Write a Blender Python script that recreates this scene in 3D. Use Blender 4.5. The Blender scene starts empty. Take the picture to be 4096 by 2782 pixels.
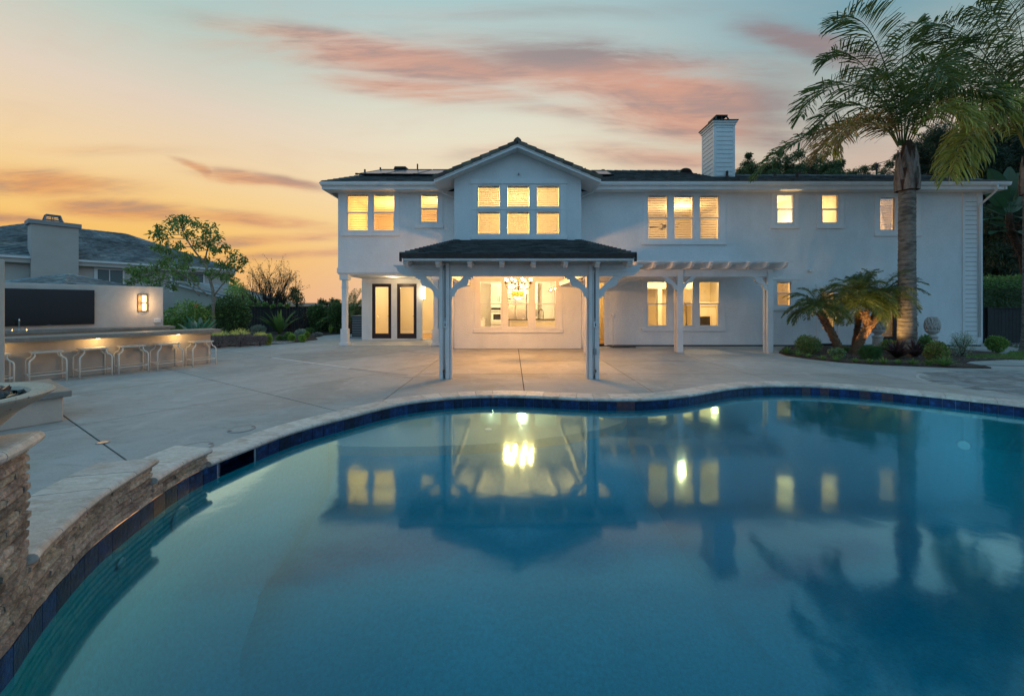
import bpy, bmesh, math, random
from mathutils import Vector, Matrix, geometry
random.seed(7)
R = math.radians
scene = bpy.context.scene
COL = scene.collection
# ------------------------------------------------------------------ survey: photo pixels (4096 wide) -> metres
F, CX, CY, H = 1600.0, 2048.0, 1217.0, 1.55
def P(px, py, Y): return Vector(((px - CX) * Y / F, Y, H + (CY - py) * Y / F))
def G(px, py, z=0.0):
    Y = F * (H - z) / (py - CY)
    return Vector(((px - CX) * Y / F, Y, z))
def wx(px, Y): return (px - CX) * Y / F
def wz(py, Y): return H + (CY - py) * Y / F
# ------------------------------------------------------------------ camera
cd = bpy.data.cameras.new('camera'); cam = bpy.data.objects.new('camera', cd); COL.objects.link(cam)
cam.location = (0, 0, H); cam.rotation_euler = (R(90), 0, 0)
cd.sensor_width = 36; cd.lens = 36 * F / 4096; cd.shift_y = -174 / 4096
cd.clip_start = 0.05; cd.clip_end = 9000
scene.camera = cam
# ------------------------------------------------------------------ sky
def s2l(c):
    return tuple(((v / 255) / 12.92 if v / 255 <= 0.04045 else ((v / 255 + 0.055) / 1.055) ** 2.4) for v in c)
W = bpy.data.worlds.new('World'); scene.world = W; W.use_nodes = True
wt = W.node_tree; wt.nodes.clear()
class NT:
    def __init__(s, t): s.t = t
    def n(s, ty, **k):
        x = s.t.nodes.new(ty)
        for a, b in k.items(): setattr(x, a, b)
        return x
    def l(s, a, b): s.t.links.new(a, b)
    def m(s, op, a, b=None, c=None, clamp=False):
        x = s.n('ShaderNodeMath', operation=op, use_clamp=clamp)
        for i, v in enumerate((a, b, c)):
            if v is None: continue
            if isinstance(v, (int, float)): x.inputs[i].default_value = v
            else: s.l(v, x.inputs[i])
        return x.outputs[0]
    def mr(s, v, a, b, c=0, d=1, smooth=True):
        x = s.n('ShaderNodeMapRange'); x.interpolation_type = 'SMOOTHSTEP' if smooth else 'LINEAR'
        s.l(v, x.inputs[0])
        for i, q in enumerate((a, b, c, d)): x.inputs[i + 1].default_value = q
        return x.outputs[0]
    def ramp(s, v, stops):
        x = s.n('ShaderNodeValToRGB'); e = x.color_ramp.elements
        while len(e) > 1: e.remove(e[-1])
        for i, (p, c) in enumerate(stops):
            k = e[0] if i == 0 else e.new(p)
            k.position = p; k.color = (*c, 1)
        s.l(v, x.inputs[0]); return x.outputs[0]
    def mix(s, f, a, b, mode='MIX'):
        x = s.n('ShaderNodeMix', data_type='RGBA', blend_type=mode)
        for i, v in ((0, f), (6, a), (7, b)):
            if isinstance(v, (int, float)): x.inputs[i].default_value = v
            elif isinstance(v, tuple): x.inputs[i].default_value = (*v[:3], 1)
            else: s.l(v, x.inputs[i])
        return x.outputs[2]
N = NT(wt)
tc = N.n('ShaderNodeTexCoord'); sx = N.n('ShaderNodeSeparateXYZ'); N.l(tc.outputs['Generated'], sx.inputs[0])
X, Y_, Z = sx.outputs
az = N.m('MULTIPLY', N.m('ARCTAN2', X, Y_), 180 / math.pi)
el = N.m('DIVIDE', N.m('MULTIPLY', N.m('ARCSINE', Z, clamp=False), 180 / math.pi), 90, clamp=True)
def rp(st): return N.ramp(el, [(a / 90, s2l(c)) for a, c in st])
left = rp([(0, (236, 176, 120)), (6, (247, 190, 100)), (10, (249, 205, 128)), (15, (243, 212, 165)), (21, (228, 210, 190)), (29, (182, 203, 196)), (45, (134, 178, 198)), (90, (120, 176, 208))])
mid = rp([(0, (236, 192, 162)), (5, (243, 202, 160)), (10, (250, 216, 158)), (15, (246, 222, 182)), (22, (233, 224, 200)), (30, (206, 216, 207)), (38, (165, 197, 200)), (55, (126, 172, 198)), (90, (120, 176, 208))])
righ = rp([(0, (196, 152, 140)), (10, (204, 170, 155)), (15, (208, 188, 172)), (21, (178, 188, 180)), (29, (122, 162, 175)), (60, (116, 166, 194)), (90, (120, 176, 208))])
back = rp([(0, (152, 176, 204)), (15, (148, 196, 228)), (40, (130, 188, 226)), (90, (120, 176, 208))])
c = N.mix(N.mr(az, -42, -8), left, mid)
c = N.mix(N.mr(az, 2, 46), c, righ)
c = N.mix(N.mr(N.m('ABSOLUTE', az), 62, 120), c, back)
# clouds, placed by direction (tangent of azimuth, tangent of elevation)
ys = N.m('MAXIMUM', Y_, 0.02)
p = N.m('DIVIDE', X, ys); q = N.m('DIVIDE', Z, ys)
cb = N.n('ShaderNodeCombineXYZ'); N.l(p, cb.inputs[0]); N.l(q, cb.inputs[1])
def noise(sc, rot, scale, det, dist, rough=0.55, off=0):
    mp = N.n('ShaderNodeMapping'); N.l(cb.outputs[0], mp.inputs[0])
    mp.inputs['Rotation'].default_value = (0, 0, rot); mp.inputs['Scale'].default_value = sc; mp.inputs['Location'].default_value = (off, off, off)
    nz = N.n('ShaderNodeTexNoise'); N.l(mp.outputs[0], nz.inputs['Vector'])
    nz.inputs['Scale'].default_value = scale; nz.inputs['Detail'].default_value = det
    nz.inputs['Roughness'].default_value = rough; nz.inputs['Distortion'].default_value = dist
    return nz.outputs[0]
wob = noise((1.0, 2.2, 1), 0.12, 2.2, 4, 0.3, off=2)
streak = noise((1.0, 5.5, 1), 0.14, 1.6, 6, 0.9, 0.62)
fine = noise((1.0, 7.0, 1), 0.16, 5.0, 5, 0.7, 0.6, off=7)
soft = noise((0.8, 3.0, 1), 0.1, 1.3, 3, 0.4, off=4)
p0_, q0_ = p, q
p = N.m('ADD', p, N.m('MULTIPLY', N.m('SUBTRACT', wob, 0.5), 0.30)); q = N.m('ADD', q, N.m('MULTIPLY', N.m('SUBTRACT', soft, 0.5), 0.10))
def blob(pc, qc, a, b, rot, amp=1.0):
    cr, sr = math.cos(rot), math.sin(rot)
    dp = N.m('SUBTRACT', p, pc); dq = N.m('SUBTRACT', q, qc)
    u = N.m('DIVIDE', N.m('ADD', N.m('MULTIPLY', dp, cr), N.m('MULTIPLY', dq, sr)), a)
    v = N.m('DIVIDE', N.m('SUBTRACT', N.m('MULTIPLY', dq, cr), N.m('MULTIPLY', dp, sr)), b)
    r2 = N.m('ADD', N.m('MULTIPLY', u, u), N.m('MULTIPLY', v, v))
    return N.m('MULTIPLY', N.m('EXPONENT', N.m('MULTIPLY', r2, -1)), amp)
bl = [blob(-0.42, 0.655, 0.34, 0.035, -0.15, .75), blob(-0.22, 0.605, 0.44, 0.055, -0.12), blob(-0.22, 0.54, 0.30, 0.036, -0.1, 0.9), blob(0.22, 0.60, 0.46, 0.070, -0.08, 1.1),
      blob(0.30, 0.545, 0.50, 0.075, -0.16, 1.15), blob(0.20, 0.47, 0.34, 0.022, -0.06, 0.55), blob(0.48, 0.455, 0.36, 0.06, -0.12, 1.0), blob(0.71, 0.65, 0.13, 0.05, -0.35, 1.1), blob(0.85, 0.60, 0.16, 0.035, 0, 0.7), blob(0.80, 0.52, 0.2, 0.03, 0.15, 0.6),
      blob(-0.62, 0.312, 0.16, 0.018, -0.12, 1.0), blob(-0.755, 0.335, 0.05, 0.016, -0.45, 0.9), blob(-1.15, 0.295, 0.26, 0.036, -0.05, 1.0),
      blob(-0.95, 0.24, 0.20, 0.026, -0.06, 1.0), blob(-1.3, 0.22, 0.24, 0.022, 0, 0.8), blob(-0.66, 0.215, 0.26, 0.020, -0.12, 0.9), blob(-0.60, 0.165, 0.34, 0.018, 0.06, 0.7), blob(-0.48, 0.12, 0.36, 0.018, 0.05, 0.6),
      blob(-0.02, 0.375, 0.16, 0.03, 0, 0.5), blob(0.42, 0.36, 0.3, 0.04, -0.1, 0.7), blob(0.10, 0.73, 0.6, 0.03, 0.02, 0.35), blob(-1.0, 0.38, 0.3, 0.02, 0, 0.35)]
acc = bl[0]
for b_ in bl[1:]: acc = N.m('MAXIMUM', acc, b_)
tex = N.m('ADD', N.m('MULTIPLY', streak, 0.75), N.m('MULTIPLY', fine, 0.35))
den = N.m('MULTIPLY', acc, N.mr(tex, 0.32, 0.70, 0.42, 1.2))
veil = N.m('MULTIPLY', N.mr(noise((1, 3.5, 1), 0.1, 2.6, 4, 0.5, off=9), 0.5, 0.8), 0.16)
front = N.mr(Y_, 0.03, 0.12)
den = N.m('MULTIPLY', N.mr(den, 0.02, 0.95, 0, 0.82), front)
veil = N.m('MULTIPLY', veil, front)
ccol = N.mix(N.mr(p, -0.9, -0.35), s2l((222, 152, 98)), s2l((214, 150, 126)))
mauve = N.m('MULTIPLY', N.mr(N.m('ADD', q0_, N.m('MULTIPLY', tex, 0.14)), 0.625, 0.71), N.mr(p0_, -0.35, 0.1))
mauve = N.m('MAXIMUM', mauve, N.mr(p0_, 0.45, 0.68))
mauve = N.m('MAXIMUM', mauve, N.mr(tex, 0.50, 0.68, 0, 0.75))
ccol = N.mix(N.m('MULTIPLY', mauve, 0.85), ccol, s2l((130, 120, 128)))
c = N.mix(den, c, ccol)
c = N.mix(veil, c, s2l((216, 176, 152)))
bg = N.n('ShaderNodeBackground'); N.l(c, bg.inputs[0]); bg.inputs[1].default_value = 1.0
ow = N.n('ShaderNodeOutputWorld'); N.l(bg.outputs[0], ow.inputs[0])
# faint afterglow from behind the roofs, no hard shadow
sd = bpy.data.lights.new('afterglow', 'SUN'); sd.energy = 0.12; sd.angle = R(25); sd.color = (1, 0.62, 0.36)
so = bpy.data.objects.new('afterglow', sd); COL.objects.link(so); so.rotation_euler = (R(80), 0, R(-140))
vs = scene.view_settings
scene.display_settings.display_device = 'sRGB'
vs.view_transform = 'Standard'; vs.look = 'None'; vs.exposure = 0; vs.gamma = 1; vs.use_curve_mapping = False
scene.render.engine = 'CYCLES'
cy = scene.cycles
cy.use_denoising = True
try: cy.denoiser = 'OPENIMAGEDENOISE'; cy.denoising_input_passes = 'RGB_ALBEDO_NORMAL'
except Exception: pass
cy.max_bounces = 8; cy.diffuse_bounces = 4; cy.glossy_bounces = 3; cy.transparent_max_bounces = 14; cy.transmission_bounces = 4
cy.sample_clamp_indirect = 4; cy.caustics_reflective = False
# ------------------------------------------------------------------ helpers
def tag(o, label=None, cat=None, group=None, kind=None):
    if label: o['label'] = label
    if cat: o['category'] = cat
    if group: o['group'] = group
    if kind: o['kind'] = kind
    return o
def thing(name, label, cat, loc=(0, 0, 0), rz=0, group=None):
    o = bpy.data.objects.new(name, None); COL.objects.link(o); o.location = loc; o.rotation_euler = (0, 0, rz)
    o.empty_display_size = 0.1
    return tag(o, label, cat, group)
def put(me, name, parent=None, local=False):
    o = bpy.data.objects.new(name, me); COL.objects.link(o)
    if parent is not None:
        o.parent = parent
        if parent.type == 'EMPTY' and not local:
            o.matrix_parent_inverse = Matrix.Translation(-Vector(parent.location))
    return o
class MB:
    def __init__(s): s.v = []; s.f = []
    def add(s, vs, fs):
        b = len(s.v); s.v += [tuple(v) for v in vs]; s.f += [tuple(b + i for i in f) for f in fs]; return s
    def box(s, x0, x1, y0, y1, z0, z1):
        return s.add([(x0, y0, z0), (x1, y0, z0), (x1, y1, z0), (x0, y1, z0), (x0, y0, z1), (x1, y0, z1), (x1, y1, z1), (x0, y1, z1)],
                     [(0, 3, 2, 1), (4, 5, 6, 7), (0, 1, 5, 4), (1, 2, 6, 5), (2, 3, 7, 6), (3, 0, 4, 7)])
    def obox(s, o, a, b, c):
        o, a, b, c = map(Vector, (o, a, b, c))
        vs = [o, o + a, o + a + b, o + b, o + c, o + a + c, o + a + b + c, o + b + c]
        fs = [(0, 3, 2, 1), (4, 5, 6, 7), (0, 1, 5, 4), (1, 2, 6, 5), (2, 3, 7, 6), (3, 0, 4, 7)]
        if a.cross(b).dot(c) < 0: fs = [f[::-1] for f in fs]
        return s.add(vs, fs)
    def quad(s, *vs): return s.add(vs, [tuple(range(len(vs)))])
    def tube(s, pts, r, n=6, caps=True, flat=1.0):
        pts = [Vector(q) for q in pts]; k = len(pts)
        rs = r if isinstance(r, (list, tuple)) else [r] * k
        b = len(s.v); prev = None
        for i, q in enumerate(pts):
            d = (pts[min(i + 1, k - 1)] - pts[max(i - 1, 0)])
            if d.length < 1e-9: d = Vector((0, 0, 1))
            d.normalize()
            if prev is None: a = d.cross(Vector((0, 0, 1)) if abs(d.z) < 0.9 else Vector((1, 0, 0)))
            else: a = prev - d * prev.dot(d)
            if a.length < 1e-9: a = d.orthogonal()
            a.normalize(); prev = a; w = d.cross(a)
            for j in range(n):
                t = 2 * math.pi * j / n
                s.v.append(tuple(q + (a * math.cos(t) + w * math.sin(t) * flat) * rs[i]))
        for i in range(k - 1):
            for j in range(n):
                s.f.append((b + i * n + j, b + i * n + (j + 1) % n, b + (i + 1) * n + (j + 1) % n, b + (i + 1) * n + j))
        if caps:
            s.f.append(tuple(b + j for j in range(n))[::-1]); s.f.append(tuple(b + (k - 1) * n + j for j in range(n)))
        return s
    def prism(s, poly, z0, z1):
        n = len(poly)
        return s.add([(x, y, z0) for x, y in poly] + [(x, y, z1) for x, y in poly],
                     [tuple(range(n))[::-1], tuple(range(n, 2 * n))] + [(i, (i + 1) % n, n + (i + 1) % n, n + i) for i in range(n)])
    def extr(s, poly3, off):
        n = len(poly3); off = Vector(off)
        return s.add([Vector(q) for q in poly3] + [Vector(q) + off for q in poly3],
                     [tuple(range(n))[::-1], tuple(range(n, 2 * n))] + [(i, (i + 1) % n, n + (i + 1) % n, n + i) for i in range(n)])
    def lathe(s, prof, c=(0, 0), n=20, cap=True):
        b = len(s.v)
        for r, z in prof:
            for j in range(n):
                t = 2 * math.pi * j / n; s.v.append((c[0] + r * math.cos(t), c[1] + r * math.sin(t), z))
        for i in range(len(prof) - 1):
            for j in range(n):
                s.f.append((b + i * n + j, b + i * n + (j + 1) % n, b + (i + 1) * n + (j + 1) % n, b + (i + 1) * n + j))
        if cap and prof[0][0] > 1e-4: s.f.append(tuple(b + j for j in range(n))[::-1])
        if cap and prof[-1][0] > 1e-4: s.f.append(tuple(b + (len(prof) - 1) * n + j for j in range(n)))
        return s
    def ball(s, c, r, nu=8, nv=5, sc=(1, 1, 1)):
        b = len(s.v)
        for i in range(nv + 1):
            a = math.pi * i / nv
            for j in range(nu):
                t = 2 * math.pi * j / nu
                s.v.append((c[0] + r * sc[0] * math.sin(a) * math.cos(t), c[1] + r * sc[1] * math.sin(a) * math.sin(t), c[2] + r * sc[2] * math.cos(a)))
        for i in range(nv):
            for j in range(nu):
                s.f.append((b + i * nu + j, b + (i + 1) * nu + j, b + (i + 1) * nu + (j + 1) % nu, b + i * nu + (j + 1) % nu))
        return s
    def mesh(s, name, mat, smooth=False):
        me = bpy.data.meshes.new(name); me.from_pydata(s.v, [], s.f)
        if mat is not None: me.materials.append(mat)
        if smooth: me.polygons.foreach_set('use_smooth', [True] * len(me.polygons))
        me.update(); return me
    def build(s, name, mat, parent=None, smooth=False, local=False, **tg):
        o = put(s.mesh(name, mat, smooth), name, parent, local)
        return tag(o, **tg) if tg else o
def bevel(o, w=0.01, seg=2):
    m = o.modifiers.new('bevel', 'BEVEL'); m.width = w; m.segments = seg; m.limit_method = 'ANGLE'; m.angle_limit = R(40)
    return o
def copy_tree(o, parent=None, **k):
    c_ = o.copy(); COL.objects.link(c_)
    if parent: c_.parent = parent
    for ch in list(o.children): copy_tree(ch, c_)
    return c_
# ------------------------------------------------------------------ materials
def mat(name, col, rough=0.7, metal=0.0, var=(), bump=None, rand=0.0, col2=None, c2=(6, 0.5, 0.6), trans=0.0, emit=None, spec=0.5, stretch=(1, 1, 1), hue=0.0):
    m_ = bpy.data.materials.new(name); m_.use_nodes = True; t = m_.node_tree; t.nodes.clear(); K = NT(t)
    out = K.n('ShaderNodeOutputMaterial')
    if emit:
        e = K.n('ShaderNodeEmission'); e.inputs[0].default_value = (*col, 1); e.inputs[1].default_value = emit
        K.l(e.outputs[0], out.inputs[0]); return m_
    b = K.n('ShaderNodeBsdfPrincipled')
    tcn = K.n('ShaderNodeTexCoord'); mp = K.n('ShaderNodeMapping'); mp.inputs['Scale'].default_value = stretch
    K.l(tcn.outputs['Object'], mp.inputs[0]); vec = mp.outputs[0]
    def nz(s_, d=4, off=0.0):
        x = K.n('ShaderNodeTexNoise'); K.l(vec, x.inputs['Vector']); x.inputs['Scale'].default_value = s_; x.inputs['Detail'].default_value = d
        x.inputs['Roughness'].default_value = 0.6
        return x.outputs[0]
    cur = tuple(col)
    if col2:
        cur = K.mix(K.mr(nz(c2[0]), c2[1] - 0.12, c2[2] + 0.02), tuple(col), tuple(col2))
    fac = None
    if name in ('stucco', 'white_paint', 'painted_beam', 'bar_stucco'):
        mq = K.n('ShaderNodeMapping'); mq.inputs['Scale'].default_value = (2.2, 2.2, 0.35); K.l(tcn.outputs['Object'], mq.inputs[0])
        xq = K.n('ShaderNodeTexNoise'); K.l(mq.outputs[0], xq.inputs['Vector']); xq.inputs['Scale'].default_value = 1.0; xq.inputs['Detail'].default_value = 5
        fac = K.mr(xq.outputs[0], 0.35, 0.75, 1.02, 0.94, smooth=False)
    for s_, a in var:
        v = K.mr(nz(s_), 0.3, 0.7, 1 - a, 1 + a, smooth=False)
        fac = v if fac is None else K.m('MULTIPLY', fac, v)
    if rand:
        oi = K.n('ShaderNodeObjectInfo'); ge = K.n('ShaderNodeNewGeometry')
        rr = K.m('FRACT', K.m('ADD', oi.outputs['Random'], K.m('MULTIPLY', ge.outputs['Random Per Island'], 7.31)))
        v = K.mr(rr, 0, 1, 1 - rand, 1 + rand, smooth=False)
        fac = v if fac is None else K.m('MULTIPLY', fac, v)
        if hue:
            hs = K.n('ShaderNodeHueSaturation')
            if isinstance(cur, tuple): hs.inputs['Color'].default_value = (*cur, 1)
            else: K.l(cur, hs.inputs['Color'])
            K.l(K.mr(K.m('FRACT', K.m('MULTIPLY', rr, 5.7)), 0, 1, 0.5 - hue, 0.5 + hue, smooth=False), hs.inputs['Hue'])
            cur = hs.outputs[0]
    if fac is not None:
        x = K.n('ShaderNodeVectorMath', operation='SCALE')
        if isinstance(cur, tuple): x.inputs[0].default_value = cur
        else: K.l(cur, x.inputs[0])
        K.l(fac, x.inputs['Scale']); cur = x.outputs[0]
    if isinstance(cur, tuple): b.inputs['Base Color'].default_value = (*cur, 1)
    else: K.l(cur, b.inputs['Base Color'])
    b.inputs['Roughness'].default_value = rough; b.inputs['Metallic'].default_value = metal
    b.inputs['Specular IOR Level'].default_value = spec
    if bump:
        bn = K.n('ShaderNodeBump'); K.l(nz(bump[0], 5), bn.inputs['Height']); bn.inputs['Distance'].default_value = bump[1]; bn.inputs['Strength'].default_value = 1
        K.l(bn.outputs[0], b.inputs['Normal'])
    sh = b.outputs[0]
    if trans:
        tr = K.n('ShaderNodeBsdfTranslucent')
        if isinstance(cur, tuple): tr.inputs[0].default_value = (*cur, 1)
        else: K.l(cur, tr.inputs[0])
        mx = K.n('ShaderNodeMixShader'); mx.inputs[0].default_value = trans
        K.l(sh, mx.inputs[1]); K.l(tr.outputs[0], mx.inputs[2]); sh = mx.outputs[0]
    K.l(sh, out.inputs[0]); return m_
def glass_mat(name, tint=(1, 1, 1), ior=1.45, rough=0.0, mul=1.0):
    m_ = bpy.data.materials.new(name); m_.use_nodes = True; t = m_.node_tree; t.nodes.clear(); K = NT(t)
    out = K.n('ShaderNodeOutputMaterial'); tr = K.n('ShaderNodeBsdfTransparent'); tr.inputs[0].default_value = (*tint, 1)
    gl = K.n('ShaderNodeBsdfGlossy'); gl.inputs['Roughness'].default_value = rough
    fr = K.n('ShaderNodeFresnel'); fr.inputs[0].default_value = ior
    mx = K.n('ShaderNodeMixShader'); K.l(K.m('MULTIPLY', fr.outputs[0], mul, clamp=True), mx.inputs[0])
    K.l(tr.outputs[0], mx.inputs[1]); K.l(gl.outputs[0], mx.inputs[2]); K.l(mx.outputs[0], out.inputs[0]); return m_
M = {}
M['stucco'] = mat('stucco', (0.70, 0.715, 0.72), 0.9, var=((0.35, 0.025), (1.7, 0.04), (30, 0.06)), bump=(26, 0.012))
M['trim'] = mat('white_paint', (0.72, 0.72, 0.715), 0.55, var=((3, 0.05), (25, 0.03)))
M['beam'] = mat('painted_beam', (0.64, 0.62, 0.61), 0.6, var=((2, 0.08), (18, 0.05)), bump=(30, 0.002), stretch=(1, 1, 1))
M['roof'] = mat('dark_concrete_tile', (0.065, 0.07, 0.07), 0.8, var=((8, 0.3),), rand=0.5, bump=(60, 0.004))
M['roofcap'] = mat('brown_concrete_tile', (0.13, 0.105, 0.09), 0.85, var=((6, 0.35),), rand=0.45, hue=0.03, bump=(60, 0.006), col2=(0.12, 0.115, 0.08))
M['roof_under'] = mat('roof_underlay', (0.025, 0.026, 0.027), 0.9)
M['nroof'] = mat('grey_slate_tile', (0.17, 0.20, 0.21), 0.85, var=((0.5, 0.45), (4, 0.25)), rand=0.28, col2=(0.32, 0.32, 0.29), c2=(0.6, 0.6, 0.72))
M['soil'] = mat('mulch', (0.06, 0.038, 0.027), 0.95, var=((9, 0.4), (40, 0.4)), bump=(35, 0.03))
M['earth'] = mat('dry_earth', (0.09, 0.085, 0.05), 0.95, var=((0.2, 0.3), (3, 0.3)))
M['concrete'] = None
M['joint'] = mat('joint_filler', (0.035, 0.033, 0.03), 0.95)
M['trav'] = mat('travertine', (0.56, 0.52, 0.47), 0.6, var=((3.5, 0.12), (14, 0.12), (60, 0.10)), rand=0.14, bump=(45, 0.004), stretch=(1, 1.8, 1), col2=(0.42, 0.36, 0.30), c2=(5, 0.6, 0.68), hue=0.012)
M['stone'] = mat('split_face_stone', (0.37, 0.31, 0.25), 0.9, var=((6, 0.25), (35, 0.35), (90, 0.25)), rand=0.32, bump=(28, 0.022), hue=0.02, col2=(0.19, 0.155, 0.13), c2=(11, 0.55, 0.66))
M['tileb'] = mat('cobalt_slate_tile', (0.003, 0.014, 0.06), 0.3, spec=0.3, var=((20, 0.6),), rand=0.45, bump=(24, 0.006), col2=(0.006, 0.04, 0.13), c2=(14, 0.55, 0.66))
M['tiler'] = mat('rust_slate_tile', (0.09, 0.025, 0.025), 0.3, var=((20, 0.5),), rand=0.3, bump=(24, 0.006), col2=(0.03, 0.02, 0.05), c2=(16, 0.5, 0.62))
M['grout'] = mat('pale_grout', (0.25, 0.30, 0.34), 0.9)
M['plaster'] = mat('pebble_plaster', (0.0005, 0.31, 0.385), 0.9, spec=0.0, var=((0.6, 0.12), (30, 0.15), (90, 0.12)))
M['bars'] = mat('bar_stucco', (0.52, 0.44, 0.37), 0.85, var=((1.2, 0.06), (9, 0.04)), bump=(26, 0.003))
M['counter'] = mat('cast_concrete_counter', (0.22, 0.205, 0.18), 0.5, var=((2, 0.12), (14, 0.15), (50, 0.08)))
M['stool'] = mat('cream_powder_coat', (0.78, 0.72, 0.63), 0.45, rand=0.04)
M['strap'] = mat('vinyl_strap', (0.64, 0.58, 0.50), 0.5, rand=0.12)
M['black'] = mat('black_gloss', (0.004, 0.0035, 0.0035), 0.18, spec=0.6)
M['blackm'] = mat('black_satin', (0.012, 0.012, 0.013), 0.5)
M['bronze'] = mat('dark_bronze', (0.03, 0.018, 0.012), 0.45, metal=0.6)
M['doorp'] = mat('oxblood_door_paint', (0.022, 0.008, 0.009), 0.4)
M['steel'] = mat('brushed_steel', (0.45, 0.44, 0.42), 0.28, metal=1.0, stretch=(1, 1, 6), var=((4, 0.1),))
M['chrome'] = mat('chrome', (0.7, 0.7, 0.7), 0.12, metal=1.0)
M['fence'] = mat('dark_stained_board', (0.014, 0.017, 0.018), 0.7, var=((6, 0.3),), rand=0.25)
M['inwall'] = mat('cream_interior_paint', (0.72, 0.66, 0.52), 0.8)
M['inwhite'] = mat('white_interior_paint', (0.80, 0.77, 0.70), 0.6)
M['infloor'] = mat('oak_floor', (0.38, 0.24, 0.12), 0.35, var=((5, 0.2),), stretch=(1, 6, 1))
M['blind'] = mat('faux_wood_slat', (0.80, 0.74, 0.60), 0.5, trans=0.5)
M['blindo'] = mat('faux_wood_slat_tilted', (0.62, 0.52, 0.36), 0.5, trans=0.12)
M['glass'] = glass_mat('window_glass', mul=0.8)
M['bulb'] = mat('lit_bulb', (1, 0.72, 0.36), emit=60)
M['bulb_soft'] = mat('lit_glass', (1, 0.80, 0.5), emit=9)
M['solar'] = mat('solar_absorber', (0.10, 0.12, 0.14), 0.25, spec=0.8)
M['plastic'] = mat('grey_plastic', (0.25, 0.25, 0.26), 0.5)
M['nwall'] = mat('neighbour_stucco', (0.50, 0.46, 0.42), 0.9, var=((1, 0.06),), bump=(20, 0.01))
M['fireglass'] = mat('black_fire_glass', (0.012, 0.012, 0.016), 0.08, spec=1.0, rand=0.8)
M['bowl'] = mat('speckled_cast_concrete', (0.46, 0.40, 0.32), 0.65, var=((5, 0.15), (30, 0.1)), col2=(0.06, 0.045, 0.03), c2=(60, 0.68, 0.70))
M['granite'] = mat('dark_granite', (0.03, 0.025, 0.02), 0.15)
def leafm(name, col_, trans=0.35, rand=0.35, hue=0.025, rough=0.55): return mat(name, tuple(min(.8, v * 2.2) for v in col_), rough, rand=rand, trans=trans, hue=hue)
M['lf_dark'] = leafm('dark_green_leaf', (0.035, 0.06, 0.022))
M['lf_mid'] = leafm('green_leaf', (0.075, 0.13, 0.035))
M['lf_bright'] = leafm('bright_green_leaf', (0.13, 0.20, 0.04))
M['lf_olive'] = leafm('olive_leaf', (0.10, 0.10, 0.035))
M['lf_grey'] = leafm('grey_green_leaf', (0.17, 0.21, 0.17))
M['lf_blue'] = leafm('blue_green_leaf', (0.06, 0.15, 0.10))
M['lf_purp'] = leafm('purple_leaf', (0.075, 0.04, 0.045))
M['lf_flax'] = leafm('dark_red_flax_leaf', (0.035, 0.018, 0.018))
M['lf_mauve'] = leafm('mauve_sage_leaf', (0.12, 0.10, 0.10))
M['lf_yel'] = leafm('yellow_flower', (0.5, 0.38, 0.10))
M['lf_pine'] = leafm('pine_needles', (0.018, 0.035, 0.018))
M['lf_palm'] = leafm('palm_leaflet', (0.046, 0.066, 0.014), rough=0.4)
M['lf_palmy'] = leafm('yellow_lit_palm_leaflet', (0.17, 0.17, 0.03), rough=0.4)  # yellow green leaflets, with light on the hanging fronds put into the colour
M['lf_palmb'] = leafm('browning_palm_leaflet', (0.16, 0.09, 0.025), rough=0.5)
M['lf_banana'] = leafm('paddle_leaf', (0.018, 0.045, 0.022), rough=0.3)
M['bark'] = mat('grey_bark', (0.30, 0.25, 0.20), 0.9, var=((10, 0.3),), bump=(25, 0.02))
M['barkd'] = mat('dark_bark', (0.05, 0.035, 0.03), 0.9, var=((10, 0.3),))
M['palmtrunk'] = mat('ringed_palm_trunk', (0.22, 0.185, 0.15), 0.85, var=((7, 0.28), (30, 0.18)), bump=(18, 0.012), stretch=(1, 1, 3.5), col2=(0.09, 0.07, 0.055), c2=(3, 0.52, 0.66))
M['boot'] = mat('palm_boot', (0.26, 0.20, 0.165), 0.9, var=((8, 0.3), (30, 0.2)), bump=(25, 0.01), stretch=(1, 1, 0.3), rand=0.2, col2=(0.10, 0.07, 0.05), c2=(5, 0.5, 0.62))
M['fibre'] = mat('palm_fibre', (0.10, 0.05, 0.03), 0.95, rand=0.4)
M['pygmy'] = mat('pygmy_palm_trunk', (0.16, 0.085, 0.045), 0.95, var=((20, 0.4),), bump=(30, 0.02), rand=0.25)
M['grass'] = leafm('low_grass', (0.05, 0.10, 0.03))
M['cast'] = mat('cast_stone', (0.50, 0.46, 0.42), 0.85, var=((9, 0.12),))
M['gravel'] = mat('grey_gravel', (0.30, 0.30, 0.30), 0.9, rand=0.4)
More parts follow.
